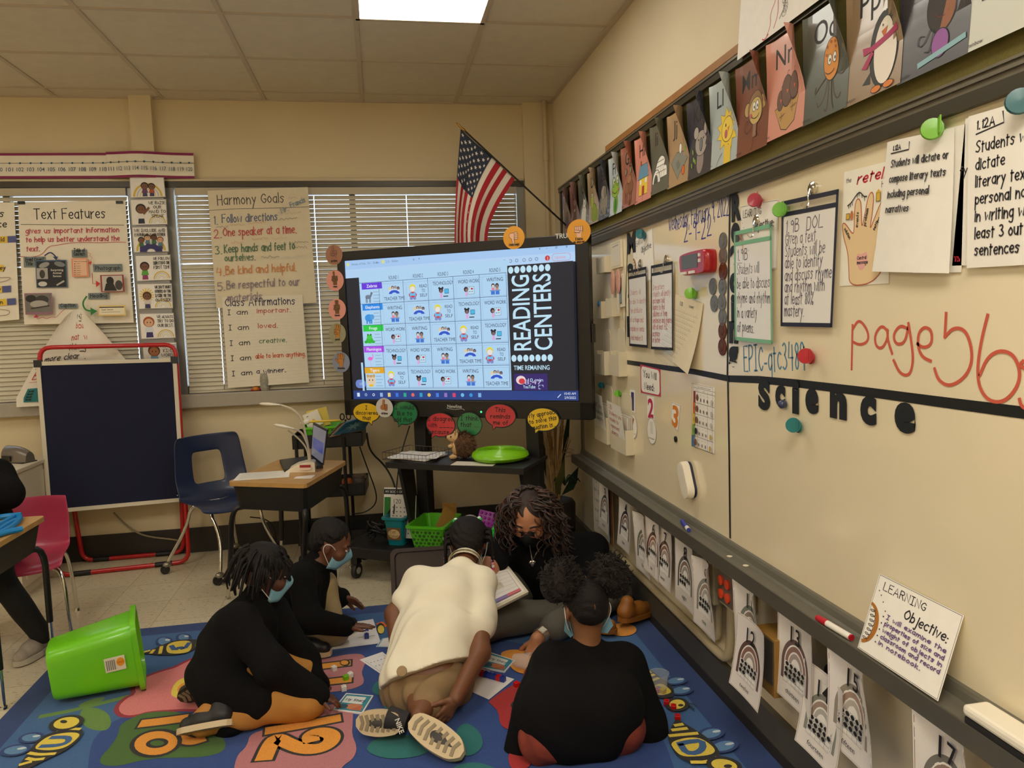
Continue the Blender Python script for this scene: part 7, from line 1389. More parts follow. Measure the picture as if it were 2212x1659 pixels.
def leafy(a, W, H):
    a.poly([(W*.5+(W*.34 if i % 2 else W*.12)*math.cos(i*math.pi/9), H*.45+(H*.36 if i % 2 else H*.12)*math.sin(i*math.pi/9)) for i in range(18)], (96, 130, 140)); a.rect(0, H*.92, W, H, (70, 120, 150))
cq = [cz(748, 912, -.52), cz(808, 893, -.46), cz(787, 928, -.48), cz(719, 941, -.54)]; a = Art(.25, .13); a.back_mat = cmat((26, 74, 96), .4, 'cover'); leafy(a, .25, .13); tag(a.mesh('book', quad_map(cq, .25, .13, None, .002), None, True, thick=.008), 'dark blue book with a pale leaf shape tilted at the front of the cart top', 'book', None)
for i, c in enumerate(((150, 120, 90), (96, 84, 70))): cq2 = [p+np.array([-.02-.02*i, .02+.02*i, -.012]) for p in cq]; a = Art(.25, .13); a.back_mat = cmat(c, .5, 'cover'); tag(a.mesh('book', quad_map(cq2, .25, .13, None, .0), None, True, thick=.008), ('brown book just behind the dark blue leaf book on the cart', 'dark book farthest behind the dark blue leaf book on the cart')[i], 'book')
t = thing('jar', 'clear jar with a metal lid on the middle tray of the cart', 'jar', (cz(775, 1012, -.34)[0], -.34, .427)); MB().use(mat('jar_glass', (220, 210, 196), .06, trans=.85, alpha=.7)).lathe([(0, 0), (.045, 0), (.05, .01), (.05, .065), (.042, .075)], n=20).build('glass', t); MB().use(mat('jar_lid', (150, 140, 130), .3, metal=.8)).lathe([(.046, .072), (.046, .092), (0, .094)], n=20).build('lid', t)
t = thing('jar', 'jar of orange pieces on the middle tray at the corner of the desk', 'jar', (cz(748, 1012, -.36)[0], -.36, .427)); MB().use(mat('orange_pieces', (190, 96, 40), .5, noise=.3, nscale=60)).lathe([(0, 0), (.034, 0), (.034, .06), (.03, .075), (0, .078)], n=16).build('glass', t)
# ================================================================ left: desk, pink chair, cabinet, sharpener
ld, lc0 = desk('desk with a black book box at the left photo edge', [(-3.30, -2.06), (-2.765, -2.06), (-2.765, -1.555), (-3.30, -1.555)], .675, .15, [(-3.30, -2.03), (-2.786, -2.03), (-2.80, -1.53), (-3.30, -1.53)])
b = MB().use(mat('blue_rubber', (20, 130, 200), .4)); q_ = lambda px, py, h=0: tuple(at(px, py, z=.684+h))
for pts in ([(-40, 1150), (10, 1128), (35, 1112), (46, 1118), (30, 1135), (0, 1152), (-40, 1160)], [(-40, 1128), (0, 1116), (46, 1112)], [(-30, 1165), (10, 1150), (48, 1142)], [(-10, 1150), (20, 1130), (44, 1120)]): b.tube(smooth_path([q_(*p, .004) for p in pts], 2), .012, 8)
tag(b.build('blue_strap'), 'bright blue rubber straps heaped on the left desk', 'strap')
t = thing('school_chair', 'pink plastic school chair with chrome legs behind the left desk', 'chair', (-3.02, -1.20, 0), 0.25)
shell(t, .36, (186, 60, 90), .375, .26, False)
for x, y in ((-.16, -.17), (.17, -.20), (-.17, .17), (.15, .20)): MB().use(CHROME).tube(smooth_path([(x*.3, y*.8, .365), (x*.9, y*.8, .36), (x*1.05, y, .30), (x*1.15, y*1.1, .015)], 2), .0095, 10).lathe([(0, 0), (.015, 0), (.012, .014), (0, .016)], (x*1.15, y*1.1, 0), n=14).build('leg', t)
t = thing('drawer_cabinet', 'white wooden cabinet under the pencil sharpener by the left window', 'cabinet', (-3.285, -.68, 0)); CW_ = mat('white_wood', (226, 214, 190), .45)
MB().use(CW_).bx(-.5, 0, .0, .50, .06, .72).bx(-.48, -.02, .03, .48, 0, .06).build('body', t); MB().use(CW_).bx(-.52, .015, -.02, .52, .72, .745, .005).build('top', t)
for z0, z1 in ((.09, .38), (.41, .70)):
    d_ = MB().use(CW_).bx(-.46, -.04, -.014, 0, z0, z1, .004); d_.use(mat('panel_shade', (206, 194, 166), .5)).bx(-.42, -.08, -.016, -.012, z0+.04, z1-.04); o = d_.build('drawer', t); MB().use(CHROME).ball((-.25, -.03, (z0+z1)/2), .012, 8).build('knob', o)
MB().use(CW_).bx(0, .006, .05, .45, .10, .68).build('side_panel', t)
t = thing('pencil_sharpener', 'grey electric pencil sharpener on the white cabinet', 'sharpener', (at(42, 998, z=.745)[0], at(42, 998, z=.745)[1], .745), -.5); SG = mat('sharpener_silver', (120, 112, 104), .3, metal=.4)
b = MB().use(SG); g = []
for i in range(9):
    x = -.09+.18*i/8; k = 1-.35*((i/8)**3); g.append([(x, -.05*k+.10*k*(j/10)+0, .004+.095*k*math.sin(math.pi*min(1, max(0, j/10)))**.45) for j in range(11)])
b.surf(g); b.add(g[0], [tuple(range(11))]); b.add(g[-1], [tuple(range(11))]); b.build('housing', t)
MB().use(cmat((30, 26, 26), .3)).bx(-.07, -.005, -.054, -.046, .012, .045).build('shavings_drawer', t); MB().use(CHROME).lathe([(0, 0), (.024, 0), (.022, .006), (.008, .008), (0, .004)], (-.091, .0, .06), (-1, 0, 0), 16).build('pencil_port', t); MB().use(cmat((40, 36, 34))).bx(-.085, .085, -.048, .048, 0, .006).build('foot', t)
# ================================================================ plant in the corner
t = thing('dried_plant', 'tall dried grass and leaf arrangement in the back corner behind the screen stand', 'plant', (-.15, -.60, 0)); r_ = random.Random(21)
STR, DGR, LGR, DKP = mat('dried_straw', (196, 156, 100), .8, noise=.2, nscale=30), mat('dark_leaf', (36, 60, 40), .6), mat('olive_leaf', (96, 96, 44), .6), mat('dark_pot', (40, 32, 28), .5)
MB().use(DKP).lathe([(0, 0), (.10, 0), (.13, .12), (.135, .30), (.12, .32), (.10, .30), (0, .28)], n=20).build('pot', t)
for i in range(46):
    a_, l_ = r_.uniform(0, 6.28), r_.uniform(.55, 1.0); s_ = r_.uniform(.02, .11); q = [(math.cos(a_)*.03, math.sin(a_)*.03, .28), (math.cos(a_)*s_*.5, math.sin(a_)*s_*.5, .28+l_*.4), (math.cos(a_)*s_*1.1+r_.uniform(-.03, .03), math.sin(a_)*s_+r_.uniform(-.03, .03), .28+l_*.72)]
    MB().use(STR).tube(smooth_path(q, 2), [.0035]*6+[.001]*99 if False else .0028, 5).build('stem', t)
def blade(p0, p1, w_, m, nm='leaf'): 
    p0, p1 = Vector(p0), Vector(p1); s_ = (p1-p0).cross(Vector((.3, -1, .1))).normalized()*w_; mid = (p0+p1)/2+Vector((0, -.01, 0)); MB().use(m).add([p0, mid+s_, p1, mid-s_, mid+Vector((0, -.004, 0))], [(0, 1, 4), (1, 2, 4), (2, 3, 4), (3, 0, 4)], True).build(nm, t)
for x, y, z, X, Y, Z, w_, m in ((.04, -.03, .5, .11, -.06, .98, .02, DGR), (-.05, 0, .45, -.10, -.02, .86, .018, DGR), (.0, -.05, .35, .05, -.10, .62, .03, LGR), (.03, -.04, .36, -.02, -.12, .50, .03, LGR), (-.04, -.03, .34, -.16, -.08, .55, .026, DGR), (-.05, -.02, .4, -.2, -.05, .62, .022, LGR), (.08, -.02, .4, .14, -.10, .55, .03, DGR), (.05, .02, .34, .16, -.02, .46, .03, DGR)): blade((x, y, z), (X, Y, Z), w_, m)
for i in range(10): a_ = i*.9; MB().use(DGR).tube(smooth_path([(.06, -.04, .42), (.06+.05*math.cos(a_), -.05+.03*math.sin(a_), .50), (.07+.09*math.cos(a_), -.05+.05*math.sin(a_), .44)], 2), .004, 5).build('leaf', t)
MB().use(cmat((206, 186, 150))).tube([(.09+.03*math.cos(a_), -.06+.02*math.sin(a_), .60+.004*a_) for a_ in [i*.4 for i in range(40)]], .003, 5).build('raffia_tie', t)
MB().use(cmat((196, 180, 150))).tube(smooth_path([(-.10, -.10, .90), (-.06, -.10, .70), (-.04, -.1, .45)], 2), .003, 5).build('twig', t)
# ================================================================ things lying on the rug
t = thing('bucket', 'lime green waste bin lying on its side on the rug', 'bin', (0, 0, 0)); BG = mat('lime_bin', (112, 200, 22), .35, coat=.25)
c0, c1 = Vector((-2.60, -2.02, .125)), Vector((-2.285, -1.93, .150)); d = (c1-c0).normalized(); lat = d.cross(Vector((0, 0, 1))).normalized(); upb = lat.cross(d)
def bo(k, w_, h_, r=.05): return [c0+d*k+lat*(x-w_/2)+upb*(y-h_/2) for x, y in rr(w_, h_, r, 6)]
L_ = (c1-c0).length; b = MB().use(BG); b.surf([bo(0, .185, .205), bo(.012, .20, .22), bo(L_-.02, .245, .275), bo(L_-.02, .275, .305), bo(L_, .275, .305), bo(L_, .262, .292), bo(L_, .24, .27), bo(.02, .19, .21)], closed=True); n_ = len(bo(0, 1, 1)); b.add(bo(0, .185, .205), [tuple(range(n_))]); b.add(bo(.02, .19, .21), [tuple(range(n_))]); o = b.build('body', t)
zmin = min(v[2] for v in b.v); t.location.z = RZ+.001-zmin
a = Art(.075, .06, .0003); a.rect(0, 0, .075, .06, (226, 218, 196)); a.oval(.058, .034, .015, .018, (232, 150, 30)); a.type('SALE', .047, .03, .008, (170, 40, 30)); [a.rect(.006+.007*i, .008, .010+.007*i, .05, (130, 126, 120)) for i in range(5)]; fo = c0+d*(L_*.60)-upb*.03+Vector((0, 0, 0)); sd = lat if lat.y < 0 else -lat
a.mesh('sticker', lambda u, v, n: fo+d*u+upb*v+sd*(.1195+n+.08*(u)), t)
CUB = {}
def cube_at(px, py, rgb, label, rz_=.3, z=RZ, s=.021, p=None):
    t = thing('linking_cube', label, 'cube', p if p is not None else tuple(at(px, py, z=z)), rz_, 'plastic linking cubes'); m = mat('cube_%d_%d_%d' % rgb, rgb, .35)
    MB().use(m).box((0, 0, s/2), (s, s, s), None, .0018).build('block', t); MB().use(m).lathe([(.0055, 0), (.005, .004), (0, .0042)], (0, 0, s), n=12).build('peg', t); return t
CRD, CWT, CGR, CBL = (206, 22, 24), (236, 230, 222), (120, 190, 30), (34, 56, 150)
cube_at(722, 1449, CWT, 'single white linking cube lying on the number 11 leaf of the rug', .5); cube_at(757, 1463, CWT, 'white linking cube joined to the lime green one', .45); cube_at(747.5, 1469, CGR, 'lime green linking cube joined to a white one', .45); cube_at(743, 1492, CWT, 'white linking cube just below the lime green one', .2)
cube_at(832, 1462, CWT, 'white linking cube on the dotted worksheet by the girl in white', .4)
cube_at(1116, 1484, CRD, 'red linking cube alone to the left of the girl with two puffs', .4); cube_at(1138, 1468, (150, 206, 30), 'yellow-green linking cube behind the shoulder of the girl with two puffs', .4)
for (x, y), w_ in (((1413, 1508), 'farthest of the four'), ((1440, 1524), 'second farthest of the four'), ((1455, 1534), 'third of the four'), ((1464, 1556), 'nearest of the four')): cube_at(x, y, CRD, 'red linking cube beside the person with two puffs, %s' % w_, .3+.002*x % 1)
def rod(p0, p1, cols, lab):
    a, b_ = Vector(tuple(at(*p0, z=RZ))), Vector(tuple(at(*p1, z=RZ))); a.z = b_.z = RZ+.003; d = (b_-a).normalized(); rz_ = math.atan2(d.y, d.x)
    for i, c in enumerate(cols): cube_at(0, 0, c, lab % ('first', 'second', 'third', 'fourth', 'fifth', 'sixth')[i], rz_, p=tuple(a+d*.0205*i))
rod((1042, 1461), (1075, 1470), [CRD, CBL, CBL, CBL, CRD, CBL], '%s cube from the left in the blue and red rod by the girl in white')
rod((792, 1372), (793, 1388), [CBL, CWT, CBL], '%s cube from the back of the short blue rod under the boy hand')
RGP = ((0, 0, RZ), (0, 0, 1))
def RS(label, px, dr, cat='paper', nm='worksheet', lift=.0022, **k): return sheet(nm, label, cat, px, RGP, dr, lift=lift, paper=(240, 234, 232), **k)
RS('white sorting mat under the hand of the person with short curls', [(718, 1352), (806, 1338), (823, 1390), (716, 1404)], lambda a, W, H: (a.type('yes', W*.80, H*.3, H*.05, MK), a.type('no', W*.58, H*.3, H*.05, MK)))
RS('dotted worksheet beside the left hip of the girl in white', [(826, 1409), (905, 1470), (852, 1477), (777, 1426)], lambda a, W, H: (a.box(W*.1, H*.1, W*.9, H*.9, .0012, MK), [a.oval(W*(.2+.15*i), H*(.2+.15*j), .0035, .003, MK, n=8) for i in range(5) for j in range(5)]))
RS('white sheet under the blue and red cube rod', [(1030, 1442), (1111, 1468), (1056, 1512), (985, 1480)], lambda a, W, H: a.rect(W*.05, H*.8, W*.4, H*.95, (226, 110, 60)))
RS('small corner of a blue-edged sheet under the girl in white', [(826, 1380), (868, 1372), (880, 1400), (812, 1398)], lambda a, W, H: a.box(.004, .004, W-.004, H-.004, .006, (110, 180, 200)))
def cover(a, W, H):
    a.rect(W*.04, H*.05, W*.96, H*.95, (60, 140, 160)); a.rect(W*.10, H*.45, W*.8, H*.85, (226, 230, 226)); a.oval(W*.6, H*.28, W*.3, H*.16, (206, 130, 90)); a.oval(W*.25, H*.25, W*.15, H*.12, (60, 90, 110)); a.poly([(W*.5, H*.1), (W*.9, H*.1), (W*.85, H*.4)], (190, 110, 80)); a.pen('My Story', W*.18, H*.58, H*.12, (60, 60, 80), .003)
RS('thin picture booklet with a teal cover beside the shoe soles of the girl in white', [(748, 1500), (807, 1505), (783, 1544), (719, 1536)], cover, 'booklet', 'booklet', .006, thick=.006); RS('thin picture booklet between the girl in white and the teacher hand', [(1058, 1411), (1113, 1429), (1090, 1454), (1036, 1444)], cover, 'booklet', 'booklet', .006, thick=.006)
RS('small orange paper tag on the rug edge beside the sorting mat', [(812, 1348), (827, 1343), (837, 1353), (822, 1359)], lambda a, W, H: a.pen('pull', W*.2, H*.3, H*.4, (120, 50, 30), .002), 'tag', 'paper_tag', thick=.001, paper_mat=cmat((236, 106, 40), .6))
def cup(px, py, label, z=RZ): t = thing('clear_cup', label, 'cup', tuple(at(px, py, z=z))); MB().use(mat('clear_plastic', (236, 240, 242), .05, alpha=.16, coat=.5)).lathe([(.027, 0), (.038, .085), (.040, .086), (.040, .089), (.037, .088), (.026, .002)], n=28).build('wall', t); return t
t = cup(1424, 1500, 'clear plastic cup of cubes on the bee beside the person with two puffs')
for i, (x, y, c) in enumerate(((-.008, .004, (190, 120, 130)), (.012, -.004, (226, 190, 40)))): cube_at(0, 0, c, ('pinkish linking cube inside the clear cup', 'yellow linking cube inside the clear cup')[i], .5, p=(t.location.x+x, t.location.y+y, RZ+.003))
cup(1112, 1446, 'clear plastic cup on its side under the teacher hand').rotation_euler = (1.45, 0, .9)
bpy.data.objects['clear_cup.001'].location.z = RZ+.041
t = thing('baking_tray', 'grey metal baking tray standing on edge behind the girl in white', 'tray', (-1.0, -1.40, .012), 0); t.rotation_euler = (-.12, 0, -.05); TM = mat('tray_grey', (104, 94, 88), .4, metal=.5)
m_ = plane_map((-.22, 0, 0), (1, 0, 0), (0, 0, 1)); b = MB().use(TM); P = lambda w_, h_, r: [(x+.22-w_/2, y+.155-h_/2) for x, y in rr(w_, h_, r, 5)]
b.surf([[m_(u, v, n) for u, v in P(w_, h_, r)] for w_, h_, r, n in ((.44, .31, .035, .020), (.40, .27, .03, .018), (.385, .255, .028, .0))], closed=True); b.add([m_(u, v, 0) for u, v in P(.385, .255, .028)], [tuple(range(len(P(1, 1, .1))))]); b.build('pan', t)
tag(MB().use(cmat((226, 222, 214), .4)).lathe([(0, 0), (.012, 0), (.011, .005), (0, .006)], at(881, 1249, y=-1.41), (0, -1, .1), 14).build('round_magnet'), 'small white round magnet on the upright baking tray', 'magnet')
# ================================================================ people: smooth bodies grown from tapered limbs
def sdf_mesh(prims, cell, fold=0, ff=22, seed=0, cuts=()):
    """prims: (a, b, ra, rb, k) tapered limbs or ('e', centre, radii, 3x3 axes, k); returns verts, quads of one closed smooth surface"""
    P = []
    for p in prims:
        if isinstance(p[0], str): c = np.array(p[1], float); m = max(p[2]); lo, hi = c-m, c+m
        else: a, b = np.array(p[0], float), np.array(p[1], float); m = max(p[2], p[3]); lo, hi = np.minimum(a, b)-m, np.maximum(a, b)+m
        P.append((lo, hi))
    lo = np.min([x[0] for x in P], 0)-4*cell-fold; hi = np.max([x[1] for x in P], 0)+4*cell+fold; n = np.ceil((hi-lo)/cell).astype(int)+1
    D = np.full(n, .2, np.float32); ax = [lo[i]+cell*np.arange(n[i]) for i in range(3)]
    for p, (l, h) in zip(prims, P):
        k = p[-1]; mg = k*1.2+3*cell+fold; i0 = np.maximum(0, np.floor((l-mg-lo)/cell).astype(int)); i1 = np.minimum(n, np.ceil((h+mg-lo)/cell).astype(int)+1)
        sl = tuple(slice(i0[i], i1[i]) for i in range(3)); X, Y, Z = np.meshgrid(*[ax[i][sl[i]] for i in range(3)], indexing='ij'); Q = np.stack([X, Y, Z], -1)
        if isinstance(p[0], str):
            q = (Q-np.array(p[1]))@np.array(p[3]).T; r = np.array(p[2]); k0 = np.linalg.norm(q/r, axis=-1); k1 = np.linalg.norm(q/(r*r), axis=-1)+1e-9; d = k0*(k0-1)/k1
        else:
            a, b = np.array(p[0], float), np.array(p[1], float); ba = b-a; t = np.clip(((Q-a)@ba)/max(1e-9, ba@ba), 0, 1); d = np.linalg.norm(Q-a-t[..., None]*ba, axis=-1)-(p[2]+(p[3]-p[2])*t)
        o = D[sl]; hh = np.clip(.5+.5*(o-d)/k, 0, 1); D[sl] = o*(1-hh)+d*hh-k*hh*(1-hh)
    if fold:
        X, Y, Z = np.meshgrid(*ax, indexing='ij'); s = seed
        w_ = np.sin(ff*(X*.8+Z*.9+.3*np.sin(9*Y+s))+2.2*np.sin(7*Z+5*X+s))*np.sin(ff*.55*(Y*1.1-Z*.6)+1.7*np.sin(8*X-s)+s); D = D+fold*w_.astype(np.float32)
    if cuts:
        X, Y, Z = np.meshgrid(*ax, indexing='ij')
        for p0, nn in cuts: nn = np.array(nn, float)/np.linalg.norm(nn); D = np.maximum(D, ((X-p0[0])*nn[0]+(Y-p0[1])*nn[1]+(Z-p0[2])*nn[2]).astype(np.float32))
    S = D < 0; c = [S[i:n[0]-1+i, j:n[1]-1+j, k:n[2]-1+k] for i in (0, 1) for j in (0, 1) for k in (0, 1)]
    sm = sum(x.astype(np.int8) for x in c); act = (sm > 0) & (sm < 8); idx = np.full(act.shape, -1, np.int64); I = np.argwhere(act); idx[act] = np.arange(len(I))
    acc = np.zeros((len(I), 3)); cnt = np.zeros(len(I))
    for e0, e1 in [((0, j, k), (1, j, k)) for j in (0, 1) for k in (0, 1)]+[((i, 0, k), (i, 1, k)) for i in (0, 1) for k in (0, 1)]+[((i, j, 0), (i, j, 1)) for i in (0, 1) for j in (0, 1)]:
        A, B = I+e0, I+e1; da, db = D[tuple(A.T)], D[tuple(B.T)]; m = (da < 0) != (db < 0); t = np.where(m, da/(da-db+1e-12), 0); acc += np.where(m[:, None], A+t[:, None]*(B-A), 0); cnt += m
    V = lo+cell*acc/cnt[:, None]; F = []
    for d in range(3):
        a = [slice(1, -1)]*3; b = [slice(1, -1)]*3; a[d] = slice(0, -1); b[d] = slice(1, None); e, g = [(1, 2), (2, 0), (0, 1)][d]
        A, B = S[tuple(a)], S[tuple(b)]; off = np.array([1, 1, 1]); off[d] = 0
        E_ = np.argwhere(A != B)+off
        if not len(E_): continue
        flip = S[tuple(E_.T)]; q = []
        for (de, dg) in ((-1, -1), (0, -1), (0, 0), (-1, 0)): c_ = E_.copy(); c_[:, e] += de; c_[:, g] += dg; q.append(idx[tuple(c_.T)])
        q = np.stack(q, 1); q[~flip] = q[~flip][:, ::-1]; F.append(q)
    return V, np.concatenate(F)
def v3(*a): return np.array(a, float)
def nrm(a): a = np.array(a, float); return a/np.linalg.norm(a)
class Person:
    def __init__(s, label, loc, name='person'): s.t = thing(name, label, 'person', loc); s.o = np.array(loc, float); s.bodyV = []; s.bodyF = []
    def part(s, name, prims, m, cell=.007, fold=0, ff=22, parent=None, seed=0, cuts=()):
        V, F = sdf_mesh(prims, cell, fold, ff, seed, cuts); return mesh_obj(name, V-s.o, F.tolist(), m, parent or s.t, None, True)
    def skin(s, prims, cell=.007): V, F = sdf_mesh(prims, cell); b = sum(len(v) for v in s.bodyV); s.bodyV.append(V); s.bodyF.append(F+b)
    def body(s, m): return mesh_obj('body', np.concatenate(s.bodyV)-s.o, np.concatenate(s.bodyF).tolist(), m, s.t, None, True)
    def mb(s, b, name, parent=None): b.v = [tuple(np.array(v)-s.o) for v in b.v]; return b.build(name, parent or s.t)
def hand(w_, d, n, s=1.0, curl=(.2,)*5, spread=.12, left=False, tcurl=.3):
    """limbs of a hand: wrist w_, direction d, back-of-hand normal n; thumb on the lat side (left flips)"""
    d = nrm(d); n = np.array(n, float); n = nrm(n-d*(n@d)); lat = np.cross(d, n)*(-1 if left else 1); s = .085*s/.085; out = []; w_ = np.array(w_, float)
    L = (.060, .068, .064, .050); kx = (.024, .008, -.008, -.023)
    out.append((w_-d*.01*s, w_+d*.02*s, .019*s, .021*s, .008*s))
    for i in range(4): out.append((w_+d*.012*s+lat*kx[i]*.6*s, w_+d*(.072-.005*abs(i-1))*s+lat*kx[i]*s, .013*s, .0105*s, .010*s))
    for i in range(4):
        p = w_+d*(.070-.005*abs(i-1))*s+lat*kx[i]*s; dd = nrm(d+lat*spread*(1.5-i)); nn = -n; a = curl[i]*.5
        for seg, (l, r0, r1) in enumerate(((.42, .0095, .0088), (.32, .0088, .0080), (.26, .0080, .0064))):
            v = dd*math.cos(a)+nn*math.sin(a); q = p+v*L[i]*l*s; out.append((p, q, r0*s, r1*s, .0035*s)); p = q; a += curl[i]
    p = w_+d*.018*s+lat*.018*s; v = nrm(d*.75+lat*.85-n*tcurl*.6)
    for l, r0, r1, add in ((.034, .0125, .0105, 0), (.028, .0105, .0092, .35), (.022, .0092, .0070, .35)):
        v = nrm(v+(d*.5-n*tcurl)*add); q = p+v*l*s; out.append((p, q, r0*s, r1*s, .005*s)); p = q
    return out
def headprims(c, f, u, s=1.0, neck=None, nr=.042):
    f = nrm(f); u = nrm(np.array(u)-f*(np.array(u)@f)); r = np.cross(f, u); A = np.array([r, f, u]); P = lambda x, y, z: c+s*(r*x+f*y+u*z)
    h = [('e', P(0, -.008, .018), (.073*s, .092*s, .085*s), A, .02), ('e', P(0, .030, -.035), (.056*s, .058*s, .066*s), A, .03), ('e', P(0, .050, -.075), (.030*s, .030*s, .026*s), A, .03), (P(0, .085, -.010), P(0, .100, -.038), .009*s, .0135*s, .016), ('e', P(0, .080, -.066), (.024*s, .013*s, .011*s), A, .01)]
    for k in (-1, 1): h += [('e', P(k*.030, .076, .018), (.020*s, .012*s, .008*s), A, .012), ('e', P(k*.077, -.004, -.012), (.009*s, .018*s, .028*s), A, .006), ('e', P(k*.040, .060, -.030), (.024*s, .022*s, .02*s), A, .02)]
    if neck is not None: h.append((P(0, -.012, -.05), neck, nr*s, nr*1.12*s, .025))
    return h, P, r, f, u
def face(p, P, f, r, u, s, m_skin, gaze=0, lash=True, glasses=False):
    for k in (-1, 1):
        b = MB().use(cmat((236, 230, 224), .2, 'eye_white')).ball(tuple(P(k*.030, .080, .002)), .0115*s, 10); o = p.mb(b, 'eye'); b = MB().use(cmat((30, 18, 14), .15, 'iris')).ball(tuple(P(k*.030, .0885, -.001)), .0062*s, 8); p.mb(b, 'iris', o)
        b = MB().use(cmat((26, 18, 16), .8, 'brow')).tube([tuple(P(k*.016, .088, .021)), tuple(P(k*.031, .087, .027)), tuple(P(k*.047, .076, .021))], .0035*s, 6); p.mb(b, 'eyebrow')
        b = MB().use(m_skin).ball((0, 0, 0), 1, 10); c0 = P(k*.030, .081, .006); b.v = [tuple(c0+s*(r*x*.0135+f*y*.0120+u*max(z, -.35)*.0105)) for x, y, z in b.v]; p.mb(b, 'eyelid')
def mask(p, P, m, s=1.0, loop=(232, 230, 226)):
    g = []
    for i in range(9):
        v = i/8; row = []
        for j in range(15):
            a = (j/14-.5)*2*1.25; z = .002-.108*v; bul = .012*math.sin(math.pi*v)+.022*math.exp(-(a/.35)**2)*math.exp(-((v-.25)/.3)**2)
            row.append(tuple(P((.066-.006*v)*math.sin(a)*(1-.10*v), .010+(.083+bul-.022*max(0, v-.55))*math.cos(a)-.010, z+.004*math.sin(9*a)*.3)))
        g.append(row)
    b = MB().use(m).surf(g); o = p.mb(b, 'face_mask'); md = o.modifiers.new('t', 'SOLIDIFY'); md.thickness = .002; md.offset = 1
    for k in (-1, 1):
        b = MB().use(cmat(loop, .6, 'elastic')).tube(smooth_path([tuple(P(k*.0635, .034, -.008)), tuple(P(k*.080, .012, .012)), tuple(P(k*.087, -.018, .010)), tuple(P(k*.087, -.022, -.02)), tuple(P(k*.078, .008, -.055)), tuple(P(k*.056, .036, -.092))], 2), .0017, 6); p.mb(b, 'ear_loop', o)
    return o
def strand(b, pts, r0, r1, n=5): q = smooth_path([tuple(x) for x in pts], 2); k = len(q); b.tube(q, [r0+(r1-r0)*i/(k-1) for i in range(k)], n)
BLUEM = mat('mask_blue', (130, 182, 204), .7, bump=.2, bscale=60); SWB = mat('black_fleece', (15, 14, 15), .95, noise=.12, nscale=60, bump=.5, bscale=300, spec=.2)
HAIRB = mat('black_hair', (22, 16, 14), .6, noise=.3, nscale=120, bump=.8, bscale=260, spec=.3); SOLE = mat('shoe_sole', (206, 186, 150), .6); SHB = mat('shoe_black', (28, 26, 28), .5)
def skinm(n, c): return mat(n, c, .5, noise=.05, nscale=30, bump=.08, bscale=300)
def limb(a, b, r0, r1, k=.03): return (a, b, r0, r1, k)
def torso(pel, ch, nk, sl, sr, rh, rw, rc, g=0, k=.05):
    lat = nrm(np.array(sr)-np.array(sl)); o = []
    for q in (-1, 1): o += [(pel+lat*q*rh*.55, lerp(pel, ch, .5)+lat*q*rw*.42, rh*.85+g, rw*.9+g, k), (lerp(pel, ch, .5)+lat*q*rw*.42, ch+lat*q*rc*.5, rw*.9+g, rc*.88+g, k)]
    return o+[(ch, lerp(ch, nk, .8), rc*.85+g, rc*.45+g, k), (sl, sr, rc*.46+g, rc*.46+g, k)]
def arm(sh, el, wr, r=(.045, .036, .026), g=0, f=1.0, k=.03):
    o = [(sh, el if f >= .5 else lerp(sh, el, f*2), r[0]+g, (r[1] if f >= .5 else r[0]*.95)+g, k)]
    if f > .5: o.append((el, lerp(el, wr, (f-.5)*2), r[1]+g, r[2]+g, k))
    return o
def shoe(p, heel, toe, up, mu=SHB, ms=SOLE, s=1.0, ankle=None, logo=None):
    """a low sneaker from heel to toe with its sole away from up"""
    heel, toe = np.array(heel, float), np.array(toe, float); d = nrm(toe-heel); u = nrm(np.array(up)-d*(np.array(up)@d)); l = np.cross(d, u); L = np.linalg.norm(toe-heel)
    pr = [(heel+d*.035+u*.030*s, heel+d*L*.55+u*.028*s, .036*s, .036*s, .02), (heel+d*L*.5+u*.022*s, toe-d*.035+u*.018*s, .036*s, .030*s, .02), (heel+d*.04+u*.035*s, heel+d*.05+u*.075*s, .035*s, .032*s, .02)]
    if ankle is not None: pr.append((heel+d*.05+u*.07*s, heel+d*.05+(np.array(ankle)-heel-d*.05)*.4+u*.03*s, .032*s, .03*s, .02))
    o = p.part('shoe', pr, mu, .005); b = MB().use(ms); w_ = lambda t: (.030+.012*math.sin(math.pi*min(1, t*1.1))**1+.006*t)*s; pts = []
    for i in range(17): t = i/16; pts.append((L*(.0+t), w_(t)*min(1, (t*9+.25))**.5*min(1, ((1-t)*6+.1))**.5))
    ol = [(x, y) for x, y in pts]+[(x, -y) for x, y in pts[::-1]]; f_ = lambda k: (lambda x, y, n: tuple(heel+d*(L/2+(x-L/2)*k)+l*y*k+u*(-.012+n)*s))
    b.prism(ol, f_(1), .022); b.use(cmat(tuple(int(c*.7) for c in (206, 186, 150)), .7, 'tread')) 
    for i in range(1, 8):
        x0 = L*i/8.2; b.prism([(x0, -w_(i/8)*.7), (x0+.012, -w_(i/8)*.62), (x0+.004, 0), (x0+.012, w_(i/8)*.62), (x0, w_(i/8)*.7), (x0-.009, 0)], lambda x, y, n: tuple(heel+d*x+l*y+u*(-.0145+n)*s), .003)
    p.mb(b, 'sole', o); return o, d, u, l
Jp = lambda px, py, y: at(px, py, y=y)
